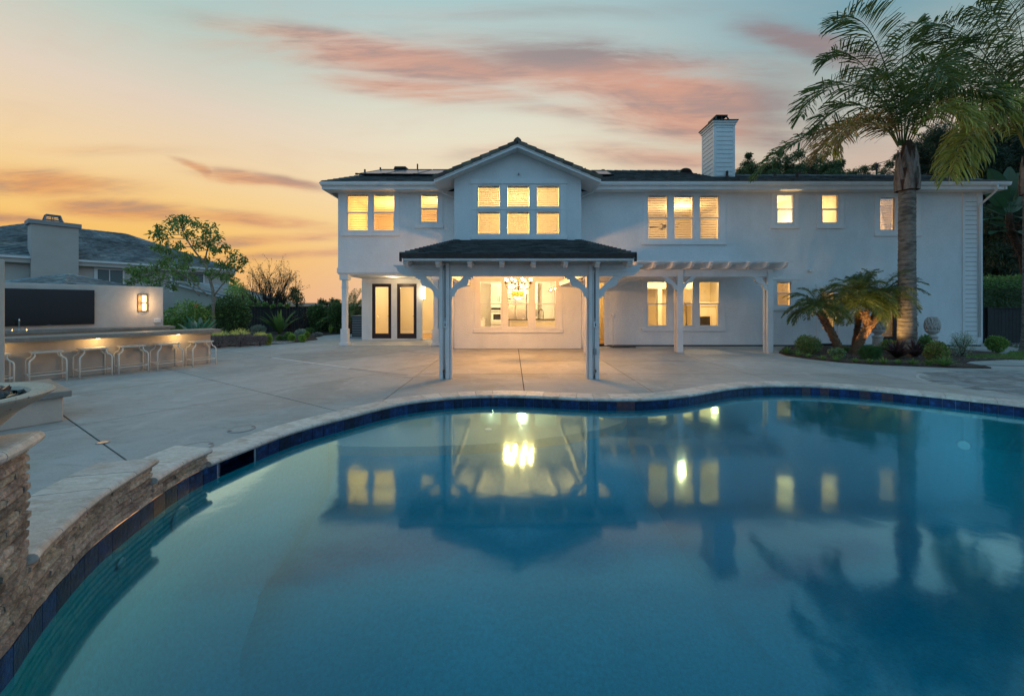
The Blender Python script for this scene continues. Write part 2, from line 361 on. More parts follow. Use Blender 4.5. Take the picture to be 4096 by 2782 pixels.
# broom-finished deck concrete: blotches, faint swirls, fine grain
def concrete():
    m_ = bpy.data.materials.new('deck_concrete'); m_.use_nodes = True; t = m_.node_tree; K = NT(t)
    b = t.nodes['Principled BSDF']; tcn = K.n('ShaderNodeTexCoord')
    def nz(s_, d, st=(1, 1, 1), dist=0.0, rg=0.6):
        mp = K.n('ShaderNodeMapping'); mp.inputs['Scale'].default_value = st; K.l(tcn.outputs['Object'], mp.inputs[0])
        x = K.n('ShaderNodeTexNoise'); K.l(mp.outputs[0], x.inputs['Vector']); x.inputs['Scale'].default_value = s_; x.inputs['Detail'].default_value = d
        x.inputs['Distortion'].default_value = dist; x.inputs['Roughness'].default_value = rg; return x.outputs[0]
    c0 = K.mix(K.mr(nz(0.5, 4, dist=0.6), 0.35, 0.7), (0.44, 0.43, 0.41), (0.34, 0.325, 0.30))
    c0 = K.mix(K.mr(nz(1.6, 5, (0.6, 1.6, 1), 1.2), 0.52, 0.75, 0, 0.6), c0, (0.28, 0.265, 0.235))
    c0 = K.mix(K.mr(nz(2.4, 4, (1.5, 0.6, 1), 0.8), 0.55, 0.72, 0, 0.45), c0, (0.56, 0.545, 0.52))
    c0 = K.mix(K.mr(nz(0.9, 3), 0.58, 0.70, 0, 0.5), c0, (0.34, 0.31, 0.23))
    c0 = K.mix(K.mr(nz(3.3, 6, (0.5, 1.4, 1), 2.0, 0.7), 0.50, 0.72, 0, 0.5), c0, (0.24, 0.23, 0.21))
    c0 = K.mix(K.mr(nz(7.0, 5, (1, 1, 1), 1.0, 0.7), 0.60, 0.74, 0, 0.45), c0, (0.22, 0.205, 0.185))
    f_ = K.m('MULTIPLY', K.mr(nz(55, 3), 0.3, 0.7, 0.90, 1.10, smooth=False), K.mr(nz(180, 2), 0.3, 0.7, 0.88, 1.12, smooth=False))
    oi = K.n('ShaderNodeObjectInfo'); f_ = K.m('MULTIPLY', f_, K.mr(oi.outputs['Random'], 0, 1, 0.88, 1.08, smooth=False))
    x = K.n('ShaderNodeVectorMath', operation='SCALE'); K.l(c0, x.inputs[0]); K.l(f_, x.inputs['Scale'])
    K.l(x.outputs[0], b.inputs['Base Color']); b.inputs['Roughness'].default_value = 0.8
    bn = K.n('ShaderNodeBump'); K.l(nz(120, 3), bn.inputs['Height']); bn.inputs['Distance'].default_value = 0.004; K.l(bn.outputs[0], b.inputs['Normal'])
    return m_
M['concrete'] = concrete()
def water():
    m_ = bpy.data.materials.new('pool_water'); m_.use_nodes = True; t = m_.node_tree; t.nodes.clear(); K = NT(t)
    out = K.n('ShaderNodeOutputMaterial'); tcn = K.n('ShaderNodeTexCoord')
    def nz(s_, d, st):
        mp = K.n('ShaderNodeMapping'); mp.inputs['Scale'].default_value = st; K.l(tcn.outputs['Object'], mp.inputs[0])
        x = K.n('ShaderNodeTexNoise'); K.l(mp.outputs[0], x.inputs['Vector']); x.inputs['Scale'].default_value = s_; x.inputs['Detail'].default_value = d; return x.outputs[0]
    bn = K.n('ShaderNodeBump'); bn.inputs['Distance'].default_value = 0.006; bn.inputs['Strength'].default_value = 0.35
    K.l(K.m('ADD', nz(2.2, 2, (1, 1, 1)), K.m('ADD', K.m('MULTIPLY', nz(9, 3, (1, 1, 1)), 0.16), K.m('MULTIPLY', nz(30, 2, (1, 1, 1)), 0.02))), bn.inputs['Height'])
    lw_ = K.n('ShaderNodeLayerWeight'); lw_.inputs[0].default_value = 0.5; K.l(bn.outputs[0], lw_.inputs['Normal'])
    gl = K.n('ShaderNodeBsdfGlossy'); gl.inputs['Roughness'].default_value = 0.075; gl.inputs[0].default_value = (0.50, 0.88, 0.98, 1); K.l(bn.outputs[0], gl.inputs['Normal'])
    tr = K.n('ShaderNodeBsdfTransparent'); gb_ = K.n('ShaderNodeNewGeometry')
    refl = K.m('ADD', K.m('MULTIPLY', K.m('POWER', lw_.outputs['Facing'], 2.3), 1.05), 0.006, clamp=True)
    mx = K.n('ShaderNodeMixShader'); K.l(K.m('MULTIPLY', refl, K.m('SUBTRACT', 1, gb_.outputs['Backfacing'])), mx.inputs[0]); K.l(tr.outputs[0], mx.inputs[1]); K.l(gl.outputs[0], mx.inputs[2])
    K.l(mx.outputs[0], out.inputs[0])
    va = K.n('ShaderNodeVolumeAbsorption'); va.inputs[0].default_value = (0.0, 0.68, 0.78, 1); va.inputs[1].default_value = 0.36
    K.l(va.outputs[0], out.inputs['Volume']); return m_
M['water'] = water()
def lamp(name, loc, power, col=(1, 0.70, 0.36), size=0.08, ty='POINT', **k):
    ld = bpy.data.lights.new(name, ty); ld.energy = power; ld.color = col
    if ty in ('POINT', 'SPOT'): ld.shadow_soft_size = size
    if ty == 'AREA': ld.shape = 'RECTANGLE'; ld.size, ld.size_y = size if isinstance(size, tuple) else (size, size)
    if ty == 'SPOT': ld.spot_size = R(k.get('ang', 80)); ld.spot_blend = k.get('blend', 0.6)
    lo = bpy.data.objects.new(name, ld); COL.objects.link(lo); lo.location = loc
    if 'to' in k: lo.rotation_euler = (Vector(k['to']) - Vector(loc)).to_track_quat('-Z', 'Y').to_euler()
    elif ty == 'AREA': lo.rotation_euler = (0, 0, 0)
    return lo
# ================================================================== POOL OUTLINE (surveyed at the waterline, z = -0.15)
far_px = [(668,2006),(716,1971),(770.4,1938.8),(824.6,1911),(879.6,1887),(950,1857),(1022,1826.5),(1071.7,1806),(1118,1787),(1165.5,1769),(1212,1754),(1257.6,1739),(1301.8,1727),(1344.4,1715),(1384,1704.6),(1425,1693),(1463.7,1682.4),(1540,1662),(1614,1645.5),(1688,1634),(1758,1626),(1830.6,1619.5),(1903,1615.5),(1966,1613.7),(2034.8,1613.5),(2104.7,1615.8),(2174.6,1618.6),(2244.5,1622.5),(2317,1626.4),(2387,1629),(2457,1630.3),(2500,1630.3),(2563.7,1629),(2627,1625.6),(2687.6,1620.5),(2739,1614),(2785.7,1606),(2844,1594.5),(2906,1583.6),(2971.6,1575),(3047,1569.7),(3164,1568.5),(3266,1571),(3374,1578),(3490,1587.5),(3627,1601.6),(3771.7,1617),(3878,1630),(3990,1642),(4096,1655.6)]
ctrl = [(-2.17, 1.45), (-2.285, 1.785), (-2.438, 2.009), (-2.575, 2.24), (-2.665, 2.4186), (-2.736, 2.56), (-2.800, 2.72), (-2.868, 2.973), (-2.940, 3.285)]
ctrl += [(g.x, g.y) for g in (G(x, y, -0.15) for x, y in far_px[0:])]
ctrl += [(8.35, 5.85), (8.95, 5.3), (9.5, 4.3), (9.6, 3.0), (9.0, 1.9), (7.6, 1.15), (5.5, 0.85), (3.0, 0.75), (0.8, 0.68), (-0.8, 0.7), (-1.7, 0.9)]
def catmull(pts, step=0.03):
    n = len(pts); out = []
    for i in range(n):
        p0, p1, p2, p3 = (Vector((*pts[(i + k) % n][:2], 0)) for k in (-1, 0, 1, 2))
        m = max(2, int((p2 - p1).length / step))
        for j in range(m):
            t = j / m
            out.append(0.5 * ((2 * p1) + (p2 - p0) * t + (2 * p0 - 5 * p1 + 4 * p2 - p3) * t * t + (3 * p1 - p0 - 3 * p2 + p3) * t ** 3))
    return out
dense = catmull(ctrl)
for _ in range(25):  # even out survey noise
    dense = [(dense[i - 1] + dense[i] * 2 + dense[(i + 1) % len(dense)]) / 4 for i in range(len(dense))]
cum = [0.0]
for i in range(len(dense)): cum.append(cum[-1] + (dense[(i + 1) % len(dense)] - dense[i]).length)
PER = cum[-1]
import bisect
def at(s):
    s %= PER; i = min(bisect.bisect_right(cum, s) - 1, len(dense) - 1)
    t = (s - cum[i]) / max(1e-9, cum[i + 1] - cum[i])
    return dense[i].lerp(dense[(i + 1) % len(dense)], t)
def nrm(s):  # outward (away from the water): curve runs clockwise seen from above
    d = at(s + 0.06) - at(s - 0.06); d.normalize()
    return Vector((-d.y, d.x, 0))
def off(s, w, z): q = at(s) + nrm(s) * w; return Vector((q.x, q.y, z))
def s_of(x, y):
    k = min(range(len(dense)), key=lambda i: (dense[i].x - x) ** 2 + (dense[i].y - y) ** 2); return cum[k]
NS = 260
ring = lambda w, z, n=NS: [off(PER * i / n, w, z) for i in range(n)]
# ------------------------------------------------------------------ frames
B0 = Vector((-8.0, 10.62, 0)); BU = Vector((-0.551, -0.8345, 0)); BN = Vector((-0.8345, 0.551, 0))
def bp(u, n, z=0): q = B0 + BU * u + BN * n; return Vector((q.x, q.y, z))
def bbox(mb, u0, u1, n0, n1, z0, z1): return mb.obox(bp(u0, n0, z0), BU * (u1 - u0), BN * (n1 - n0), Vector((0, 0, z1 - z0)))
# ------------------------------------------------------------------ ground + deck
def holed(outer, inner, z):
    polys = [[Vector((x, y, z)) for x, y in outer], [Vector((q.x, q.y, z)) for q in inner]]
    tri = geometry.tessellate_polygon(polys); vs = [v for pl in polys for v in pl]
    return vs, [tuple(t) for t in tri]
vs, fs = holed([(-3000, -600), (3000, -600), (3000, 4000), (-3000, 4000)], ring(0.33, 0, 160), -0.06)
mb = MB(); mb.add(vs, fs); mb.build('ground', M['earth'], kind='structure')
DX0, DX1, DY0, DY1 = -11.5, 21, -1.5, 21
vs, fs = holed([(DX0, DY0), (DX1, DY0), (DX1, DY1), (DX0, DY1)], ring(0.318, 0), 0.0)
bmd = bmesh.new(); bv = [bmd.verts.new(v) for v in vs]
for t in fs:
    try: bmd.faces.new([bv[i] for i in t])
    except ValueError: pass
bmesh.ops.recalc_face_normals(bmd, faces=bmd.faces)
for f_ in bmd.faces:
    if f_.normal.z < 0: f_.normal_flip()
deck = thing('deck', None, None); del deck
deckE = bpy.data.objects.new('deck', None); COL.objects.link(deckE); tag(deckE, kind='structure')
jb = MB(); v2, f2 = holed([(DX0, DY0), (DX1, DY0), (DX1, DY1), (DX0, DY1)], ring(0.30, 0), -0.022); jb.add(v2, f2); jb.build('joint_bed', M['joint'], deckE, kind='structure')
def cut(bm, co, no):
    bmesh.ops.bisect_plane(bm, geom=bm.verts[:] + bm.edges[:] + bm.faces[:], plane_co=co, plane_no=no, clear_outer=True, dist=1e-5)
def slab(planes):
    bm = bmd.copy()
    for co, no in planes:
        cut(bm, co, no)
        if not bm.faces: bm.free(); return
    area = sum(f.calc_area() for f in bm.faces)
    if area < 0.05: bm.free(); return
    r = bmesh.ops.extrude_face_region(bm, geom=bm.faces[:])
    low = [g for g in r['geom'] if isinstance(g, bmesh.types.BMVert)]
    for v in low: v.co.z = -0.045
    bmesh.ops.recalc_face_normals(bm, faces=bm.faces)
    me = bpy.data.meshes.new('slab'); bm.to_mesh(me); bm.free(); me.materials.append(M['concrete'])
    put(me, 'slab', deckE)
XS = -2.08
gx = [XS, 0.22, 2.5, 5.28, 8.1, 11.4, 15.0, 18.5, 25]; gy = [-3, 2.0, 5.0, 8.95, 10.92, 13.95, 17.5, 25]
hj = 0.009
for i in range(len(gx) - 1):
    for j in range(len(gy) - 1):
        slab([(Vector((gx[i] + hj, 0, 0)), Vector((-1, 0, 0))), (Vector((gx[i + 1] - hj, 0, 0)), Vector((1, 0, 0))),
              (Vector((0, gy[j] + hj, 0)), Vector((0, -1, 0))), (Vector((0, gy[j + 1] - hj, 0)), Vector((0, 1, 0)))])
# bar-aligned grid: u lines from ground survey
def un(v): w = Vector((v[0], v[1], 0)) - B0; return w.dot(BU), w.dot(BN)
uA = un((-7.95, 9.39))[0]; uB = un((-5.97, 5.39))[0]; uC = un((-6.99, 11.66))[0]
nA = un((-4.28, 7.08))[1]; nB = un((-6.48, 8.58))[1]
us = sorted([uC - 3.2, uC - 6.4, uC - 9.6, -20, uC, uA, uB, uB + 3.1, 20]); ns = sorted([-20, nA - 5.2, nA - 2.6, nA, nB, nB + 2.6, nB + 5.2, 20])
for i in range(len(us) - 1):
    for j in range(len(ns) - 1):
        wj = hj
        slab([(bp(us[i] + wj, 0), -BU), (bp(us[i + 1] - wj, 0), BU), (bp(0, ns[j] + hj), -BN), (bp(0, ns[j + 1] - hj), BN), (Vector((XS - hj, 0, 0)), Vector((1, 0, 0)))])
bmd.free()
# pale strip drain along one joint
mb = MB(); a_, b_ = Vector((-7.0, 11.66, 0)), Vector((-3.95, 9.72, 0)); d_ = (b_ - a_).normalized(); s_ = Vector((-d_.y, d_.x, 0))
mb.obox(a_ - s_ * 0.022 + Vector((0, 0, -0.02)), b_ - a_, s_ * 0.044, (0, 0, 0.026)); mb.build('strip_drain', mat('white_drain_channel', (0.7, 0.7, 0.68), 0.5), None, label='long white strip drain let into the deck slabs', cat='drain')
mb = MB(); k0 = Vector((-3.95, 9.72, 0)); k1 = Vector((-2.3, 8.75, 0)); d_ = (k1 - k0).normalized(); s_ = Vector((-d_.y, d_.x, 0))
mb.obox(k0 - s_ * 0.03 + Vector((0, 0, -0.02)), k1 - k0, s_ * 0.06, (0, 0, 0.024)); mb.build('drain_grate', M['plastic'], None, label='grey slotted grate continuing the white strip drain', cat='drain')
# round covers
def cover(px, py, r, label, grate=False):
    g = G(px, py); t = thing('deck_cover', label, 'deck cover', (g.x, g.y, 0.0), group='round covers in the deck')
    MB().lathe([(r, 0.001), (r, 0.007), (r - 0.012, 0.008)], (g.x, g.y), 28, False).build('rim', M['plastic'], t)
    if grate:
        m = MB()
        for k in range(-3, 4):
            h_ = math.sqrt(max(0.0, (r - 0.014) ** 2 - (k * r / 4) ** 2)); m.box(g.x + k * r / 4 - 0.005, g.x + k * r / 4 + 0.005, g.y - h_, g.y + h_, 0.002, 0.008)
        MB().lathe([(0, 0.0015), (r - 0.013, 0.0015)], (g.x, g.y), 20).build('well', M['joint'], t); m.build('grate', M['steel'], t, kind='stuff')
    else:
        MB().lathe([(r - 0.018, 0.001), (r - 0.018, 0.0075), (0.001, 0.0078)], (g.x, g.y), 28).build('lid', M['concrete'], t)
        for sg in (-1, 1): MB().box(g.x + sg * r * 0.55 - 0.02, g.x + sg * r * 0.55 + 0.02, g.y + sg * r * 0.6 - 0.01, g.y + sg * r * 0.6 + 0.01, 0.006, 0.0095).build('finger_slot', M['blackm'], t)
cover(967, 1716, 0.150, 'round concrete skimmer cover beside the pool coping joint')
cover(781, 1789, 0.165, 'round concrete cover behind the stepped end of the stone wall')
cover(411.7, 1769.7, 0.062, 'small metal drain grate sitting in the dark deck joint', True)
# ------------------------------------------------------------------ pool shell
poolE = bpy.data.objects.new('swimming_pool', None); COL.objects.link(poolE); tag(poolE, kind='structure')
SW0 = s_of(-2.17, 1.45); SW0 = SW0 - PER if SW0 > PER / 2 else SW0; SWE = s_of(-3.0, 3.93)
def sw(a): return a if a >= SW0 - 2 else a
DEEP = -2.05
mb = MB(); n = NS
prof_ = [(0.006, -0.199), (0.006, -0.75), (-0.05, -1.15), (-0.2, -1.5), (-0.45, -1.75), (-0.8, -1.95), (-1.3, -2.05)]
for w_, z_ in prof_: mb.v += [tuple(v) for v in ring(w_, z_)]
for k_ in range(len(prof_) - 1): mb.f += [(k_ * n + i, k_ * n + (i + 1) % n, (k_ + 1) * n + (i + 1) % n, (k_ + 1) * n + i) for i in range(n)]
vf = ring(-1.28, -2.05, 120); tri = geometry.tessellate_polygon([vf]); mb.add(vf, [tuple(t) for t in tri])
mb.build('pool_basin', M['plaster'], poolE, smooth=True, kind='structure')
mb = MB(); rw = ring(0.004, -0.15, 160); rb = [Vector((q.x, q.y, DEEP - 0.1)) for q in rw]; m_ = 160
tt = [tuple(t) for t in geometry.tessellate_polygon([rw])]
mb.add(rw + rb, tt + [tuple(m_ + i for i in t[::-1]) for t in tt] + [(i, (i + 1) % m_, m_ + (i + 1) % m_, m_ + i) for i in range(m_)])
wo = mb.build('pool_water', M['water'], None, kind='structure')
bm = bmesh.new(); bm.from_mesh(wo.data); bmesh.ops.recalc_face_normals(bm, faces=bm.faces); bm.to_mesh(wo.data); bm.free()
# sun shelf and steps under water
s_a, s_b = s_of(-2.45, 5.35), s_of(1.9, 6.65)
shelf = [at(s_a + (s_b - s_a) * i / 40) - nrm(s_a + (s_b - s_a) * i / 40) * 0.0 for i in range(41)]
arc = [(1.75, 6.3), (1.35, 5.95), (0.7, 5.62), (0.1, 5.42), (-0.5, 5.28), (-1.1, 5.22), (-1.7, 5.2), (-2.2, 5.22)]
pl = [(q.x, q.y) for q in shelf] + arc
MB().prism(pl, -0.42, -0.30).build('sun_shelf', mat('pale_pebble_plaster', (0.30, 0.36, 0.32), 0.9, spec=0.0, var=((30, 0.12),)), poolE)
mb = MB(); na = len(pl); rr_ = [(-.421, 0), (-.8, .25), (-1.2, .75), (-1.6, 1.5), (-1.88, 2.3), (-2.02, 3.1), (-2.06, 3.6)]
for z_, o_ in rr_: mb.v += [(q_.x, q_.y, z_) for q_ in shelf] + [(a_ * (1 + .16 * o_), b_ - o_ * (1 - abs(a_ + .25) / 7), z_) for a_, b_ in arc]
for k_ in range(len(rr_) - 1): mb.f += [(k_ * na + i, k_ * na + (i + 1) % na, (k_ + 1) * na + (i + 1) % na, (k_ + 1) * na + i) for i in range(na)]
mb.build('shelf_riser', M['plaster'], poolE, smooth=True)
g = G(3772, 1900, -1.3)
MB().lathe([(0.16, DEEP + 0.0), (0.16, DEEP + 0.05), (0.12, DEEP + 0.06), (0.11, DEEP + 0.02), (0.05, DEEP + 0.02), (0.04, DEEP + 0.05), (0.0, DEEP + 0.05)], (5.3, 3.5), 24).build('main_drain', M['trim'], poolE)
MB().lathe([(0.05, -0.299), (0.05, -0.285), (0, -0.283)], (-0.35, 5.9), 16).build('shelf_fitting', M['trim'], poolE)
def wall_disc(s, r, z, mt, nm):
    o_ = off(s, -0.01, z); nn_ = nrm(s); tdir = Vector((nn_.y, -nn_.x, 0)); up = Vector((0, 0, 1)); m = MB()
    for rr, dd in ((r, 0.0), (r * 0.8, 0.012)):
        for k in range(20): m.v.append(tuple(o_ - nn_ * dd + (tdir * math.cos(k * math.pi / 10) + up * math.sin(k * math.pi / 10)) * rr))
    m.f = [(k, (k + 1) % 20, 20 + (k + 1) % 20, 20 + k) for k in range(20)] + [tuple(range(20, 40))]
    m.build(nm, mt, poolE)
wall_disc(s_of(-2.99, 3.62), 0.11, -0.38, mat('light_lens', (0.05, 0.30, 0.34), 0.3), 'underwater_light')
wall_disc(s_of(-2.86, 2.9), 0.04, -0.33, bpy.data.materials['light_lens'], 'return_fitting')
# waterline tiles
TW = 0.1525; s = SW0 - 1.2; k = 0; rust = set(); rng = random.Random(3)
sk0, sk1 = s_of(*G(880, 1887, -0.15).xy), s_of(*G(1022, 1826.5, -0.15).xy)
S_END = s_of(*G(4096, 1655, -0.15).xy) + 1.6
rusts = [s_of(*G(x, y, -0.15).xy) for x, y in ((640, 2025), (2510, 1630), (3237, 1570), (3285, 1572), (3474, 1586), (3532, 1592), (2500, 1630))]
while s < S_END:
    if not (sk0 - 0.02 < s + TW / 2 < sk1 + 0.02):
        a0, a1 = s + 0.0022, s + TW - 0.0022
        zt, zb = -0.052, -0.2; m = MB()
        q = [off(a0, 0.006, zb), off(a0, -0.004, zb), off(a1, -0.004, zb), off(a1, 0.006, zb)]
        m.extr(q, (0, 0, zt - zb))
        isr = any(abs(s + TW / 2 - r_) < TW / 2 for r_ in rusts)
        m.build('tile', M['tiler'] if isr else M['tileb'], poolE)
    s += TW
m = MB(); nn = 500; 
ra = [off(SW0 - 1.2 + (S_END - SW0 + 1.2) * i / nn, 0.0045, -0.05) for i in range(nn + 1)]; rb2 = [Vector((q.x, q.y, -0.205)) for q in ra]
m.add(ra + rb2, [(i, i + 1, nn + 2 + i, nn + 1 + i) for i in range(nn)])
# leave the skimmer mouth open
m2 = MB()
for i in range(nn):
    ss = SW0 - 1.2 + (S_END - SW0 + 1.2) * (i + 0.5) / nn
    if not sk0 + 0.01 < ss < sk1 - 0.01: m2.quad(ra[i], ra[i + 1], rb2[i + 1], rb2[i])
m2.build('grout_bed', M['grout'], poolE, kind='structure')
mk = MB(); A0, A1 = off(sk0 + .01, 0.004, -0.055), off(sk1 - .01, 0.004, -0.055); D0, D1 = off(sk0, 0.26, -0.055), off(sk1, 0.26, -0.055)
dz = Vector((0, 0, -0.145))
mk.quad(A0, D0, D0 + dz, A0 + dz); mk.quad(A1, D1, D1 + dz, A1 + dz); mk.quad(D0, D1, D1 + dz, D0 + dz); mk.quad(A0, A1, D1, D0); mk.quad(A0 + dz, A1 + dz, D1 + dz, D0 + dz)
mk.build('skimmer_mouth', M['tileb'], poolE)
# coping stones
def coping_stone(s0, s1, top, width=0.325, over=0.03, th=0.052, parent=None, segs=3, name='coping_stone', gap=0.0025):
    prof = [(width, top - th), (-over + 0.012, top - th), (-over, top - th + 0.013), (-over - 0.004, top - th / 2), (-over + 0.002, top - 0.012), (-over + 0.014, top - 0.003), (-over + 0.03, top), (width, top)]
    jit = random.uniform(-0.0015, 0.0015); tilt = random.uniform(-0.0012, 0.0012)
    m = MB(); L = len(prof)
    for i in range(segs + 1):
        t = s0 + gap + (s1 - s0 - 2 * gap) * i / segs
        for w, z in prof: m.v.append(tuple(off(t, w + jit, z + jit + tilt * w * 4)))
    for i in range(segs):
        for j in range(L): m.f.append((i * L + j, i * L + (j + 1) % L, (i + 1) * L + (j + 1) % L, (i + 1) * L + j))
    m.f.append(tuple(range(L))[::-1]); m.f.append(tuple(segs * L + j for j in range(L)))
    return m.build(name, M['trav'], parent)
s = SWE + 0.012
first = True
while s < S_END:
    L_ = 0.283
    if s < sk0 - 0.02 and s + 0.3 > sk0 - 0.12: L_ = 0.20
    if sk0 - 0.12 <= s < sk0 + 0.15: L_ = sk1 - s + 0.05
    coping_stone(s, s + L_, 0.006, parent=poolE); s += L_
s = S_END
while s < PER + SW0 - 0.3: coping_stone(s, s + 0.9, 0.006, parent=poolE, segs=4); s += 0.9
# ------------------------------------------------------------------ raised stone wall with three heights and the bowl pedestal
wallT = thing('stepped_stone_wall', 'low curved wall of split stone stepping up out of the pool', 'stone wall', off(SWE - 0.6, 0.15, 0))
S1 = s_of(-2.94, 3.26); S2 = s_of(-2.44, 2.03)
Z1, Z2, Z3 = 0.135, 0.285, 0.90
# stones
def stones(sa, sb, za, zb, parent, rh=0.0475, dep=0.05, rr=random.Random(11)):
    z = za; row = 0; cnt = 0
    while z < zb - 0.012:
        z1 = min(z + rh, zb); s = sa - (0 if row % 2 else 0.02) ; s = sa
        first = True
        while s < sb - 0.02:
            L_ = rr.uniform(0.10, 0.27) if not first else rr.uniform(0.05, 0.22)
            first = False
            e = min(s + L_, sb)
            if sb - e < 0.05: e = sb
            pr = rr.uniform(0.0, 0.008); m = MB(); g_ = 0.0015
            for i in range(3):
                t = s + g_ + (e - s - 2 * g_) * i / 2
                zz0, zz1 = z + 0.0008, z1 - 0.0008
                f0 = rr.uniform(-0.004, 0.005); f1 = rr.uniform(-0.004, 0.005)
                for w, zz in ((dep, zz0), (0.012 - pr + 0.008, zz0), (-0.002 - pr + f0, zz0 + rh * 0.2), (-0.002 - pr + f1, zz1 - rh * 0.22), (0.012 - pr + 0.006, zz1), (dep, zz1)):
                    m.v.append(tuple(off(t, w, zz)))
            for i in range(2):
                for j in range(6): m.f.append((i * 6 + j, i * 6 + (j + 1) % 6, (i + 1) * 6 + (j + 1) % 6, (i + 1) * 6 + j))
            m.f += [(5, 4, 3, 2, 1, 0), (12, 13, 14, 15, 16, 17)]
            m.build('stone', M['stone'], parent); cnt += 1
            s = e
        z = z1; row += 1
    return cnt
zb0 = -0.05
stones(S1, SWE, zb0, Z1 - 0.052, wallT)
stones(S2, S1, zb0, Z2 - 0.052, wallT)
def core(sa, sb, za, zb, w0, w1, parent, nm='wall_core', mt='bars'):
    m = MB(); n_ = 14
    for i in range(n_ + 1):
        t = sa + (sb - sa) * i / n_
        for w, z in ((w0, za), (w0, zb), (w1, zb), (w1, za)): m.v.append(tuple(off(t, w, z)))
    for i in range(n_):
        for j in range(4): m.f.append((i * 4 + j, i * 4 + (j + 1) % 4, i * 4 + 4 + (j + 1) % 4, i * 4 + 4 + j))
    m.f += [(0, 1, 2, 3), tuple(n_ * 4 + j for j in (3, 2, 1, 0))]
    m.build(nm, M[mt], parent, kind='structure')
core(S1, SWE - 0.004, -0.06, Z1 - 0.054, 0.03, 0.36, wallT, mt='stone'); core(S2, S1 - 0.004, -0.06, Z2 - 0.054, 0.03, 0.36, wallT, mt='stone')
def end_stones(s, w0, w1, za, zb, parent, rh=0.0475):
    z = za; rr = random.Random(5)
    nn_ = nrm(s); d = Vector((nn_.y, -nn_.x, 0))
    while z < zb - 0.012:
        z1 = min(z + rh, zb); w = w0
        while w < w1 - 0.02:
            e = min(w1, w + rr.uniform(0.1, 0.25)); pr = rr.uniform(0.004, 0.014)
            m = MB(); m.obox(at(s) + nn_ * (w + 0.0015) + Vector((0, 0, z + 0.0008)), nn_ * (e - w - 0.003), d * pr, (0, 0, z1 - z - 0.0016)); m.build('stone', M['stone'], parent); w = e
        z = z1
for q_ in (): pass
nlen = lambda a, b, k: [(a + (b - a) * i / k, a + (b - a) * (i + 1) / k) for i in range(k)]
for a, b in nlen(S1 + 0.01, SWE + 0.03, 2): coping_stone(a, b, Z1, 0.40, 0.03, parent=wallT)
for a, b in nlen(S2 + 0.01, S1 + 0.035, 5): coping_stone(a, b, Z2, 0.40, 0.03, parent=wallT, segs=4)
pedT = thing('bowl_pedestal', 'tall split stone pedestal carrying the fire bowl', 'pedestal', off(S2 - 0.5, 0.4, 0))
stones(S2 - 1.0, S2, zb0, Z3 - 0.055, pedT, rr=random.Random(23))
core(S2 - 1.0, S2 - 0.012, -0.06, Z3 - 0.056, 0.03, 0.95, pedT, mt='stone')
for a, b in nlen(S2 - 0.98, S2 + 0.04, 3): coping_stone(a, b, Z3, 0.97, 0.045, th=0.055, parent=pedT)

wall_disc(s_of(7.3, 6.42), 0.09, -0.78, bpy.data.materials['light_lens'], 'underwater_light')
_q = off(s_of(7.3, 6.42), -0.75, -0.5); _q.z = -.85; lamp('pool_lamp', _q, 20, (0.55, 0.88, 1.0), .25)
# ================================================================== HOUSE
YW, YB, YR = 14.85, 13.93, 17.2
XL, XR = -6.46, 17.41; ZE = 5.74
BX0, BX1 = -2.01, 2.41; RX1 = -2.70
house = thing('house', 'two storey white stucco house with dark tiled roof and lit windows', 'house', (5.4, 19, 0))
def wall_grid(name, x0, x1, z0, z1, Y, thick, holes, mt, parent):
    xs = sorted({x0, x1, *[h[0] for h in holes], *[h[1] for h in holes]}); zs = sorted({z0, z1, *[h[2] for h in holes], *[h[3] for h in holes]})
    xs = [x for x in xs if x0 - 1e-6 <= x <= x1 + 1e-6]; zs = [z for z in zs if z0 - 1e-6 <= z <= z1 + 1e-6]
    def solid(i, j):
        if not (0 <= i < len(xs) - 1 and 0 <= j < len(zs) - 1): return False
        cx, cz = (xs[i] + xs[i + 1]) / 2, (zs[j] + zs[j + 1]) / 2
        return not any(h[0] < cx < h[1] and h[2] < cz < h[3] for h in holes)
    m = MB(); Y1 = Y + thick
    for i in range(len(xs) - 1):
        for j in range(len(zs) - 1):
            if not solid(i, j): continue
            a, b, c_, d = xs[i], xs[i + 1], zs[j], zs[j + 1]
            m.quad((a, Y, c_), (b, Y, c_), (b, Y, d), (a, Y, d)); m.quad((a, Y1, c_), (a, Y1, d), (b, Y1, d), (b, Y1, c_))
            if not solid(i - 1, j): m.quad((a, Y, c_), (a, Y, d), (a, Y1, d), (a, Y1, c_))
            if not solid(i + 1, j): m.quad((b, Y, c_), (b, Y1, c_), (b, Y1, d), (b, Y, d))
            if not solid(i, j - 1): m.quad((a, Y, c_), (a, Y1, c_), (b, Y1, c_), (b, Y, c_))
            if not solid(i, j + 1): m.quad((a, Y, d), (b, Y, d), (b, Y1, d), (a, Y1, d))
    return m.build(name, mt, parent, kind='structure')
holesW, holesB, holesR = [], [], []
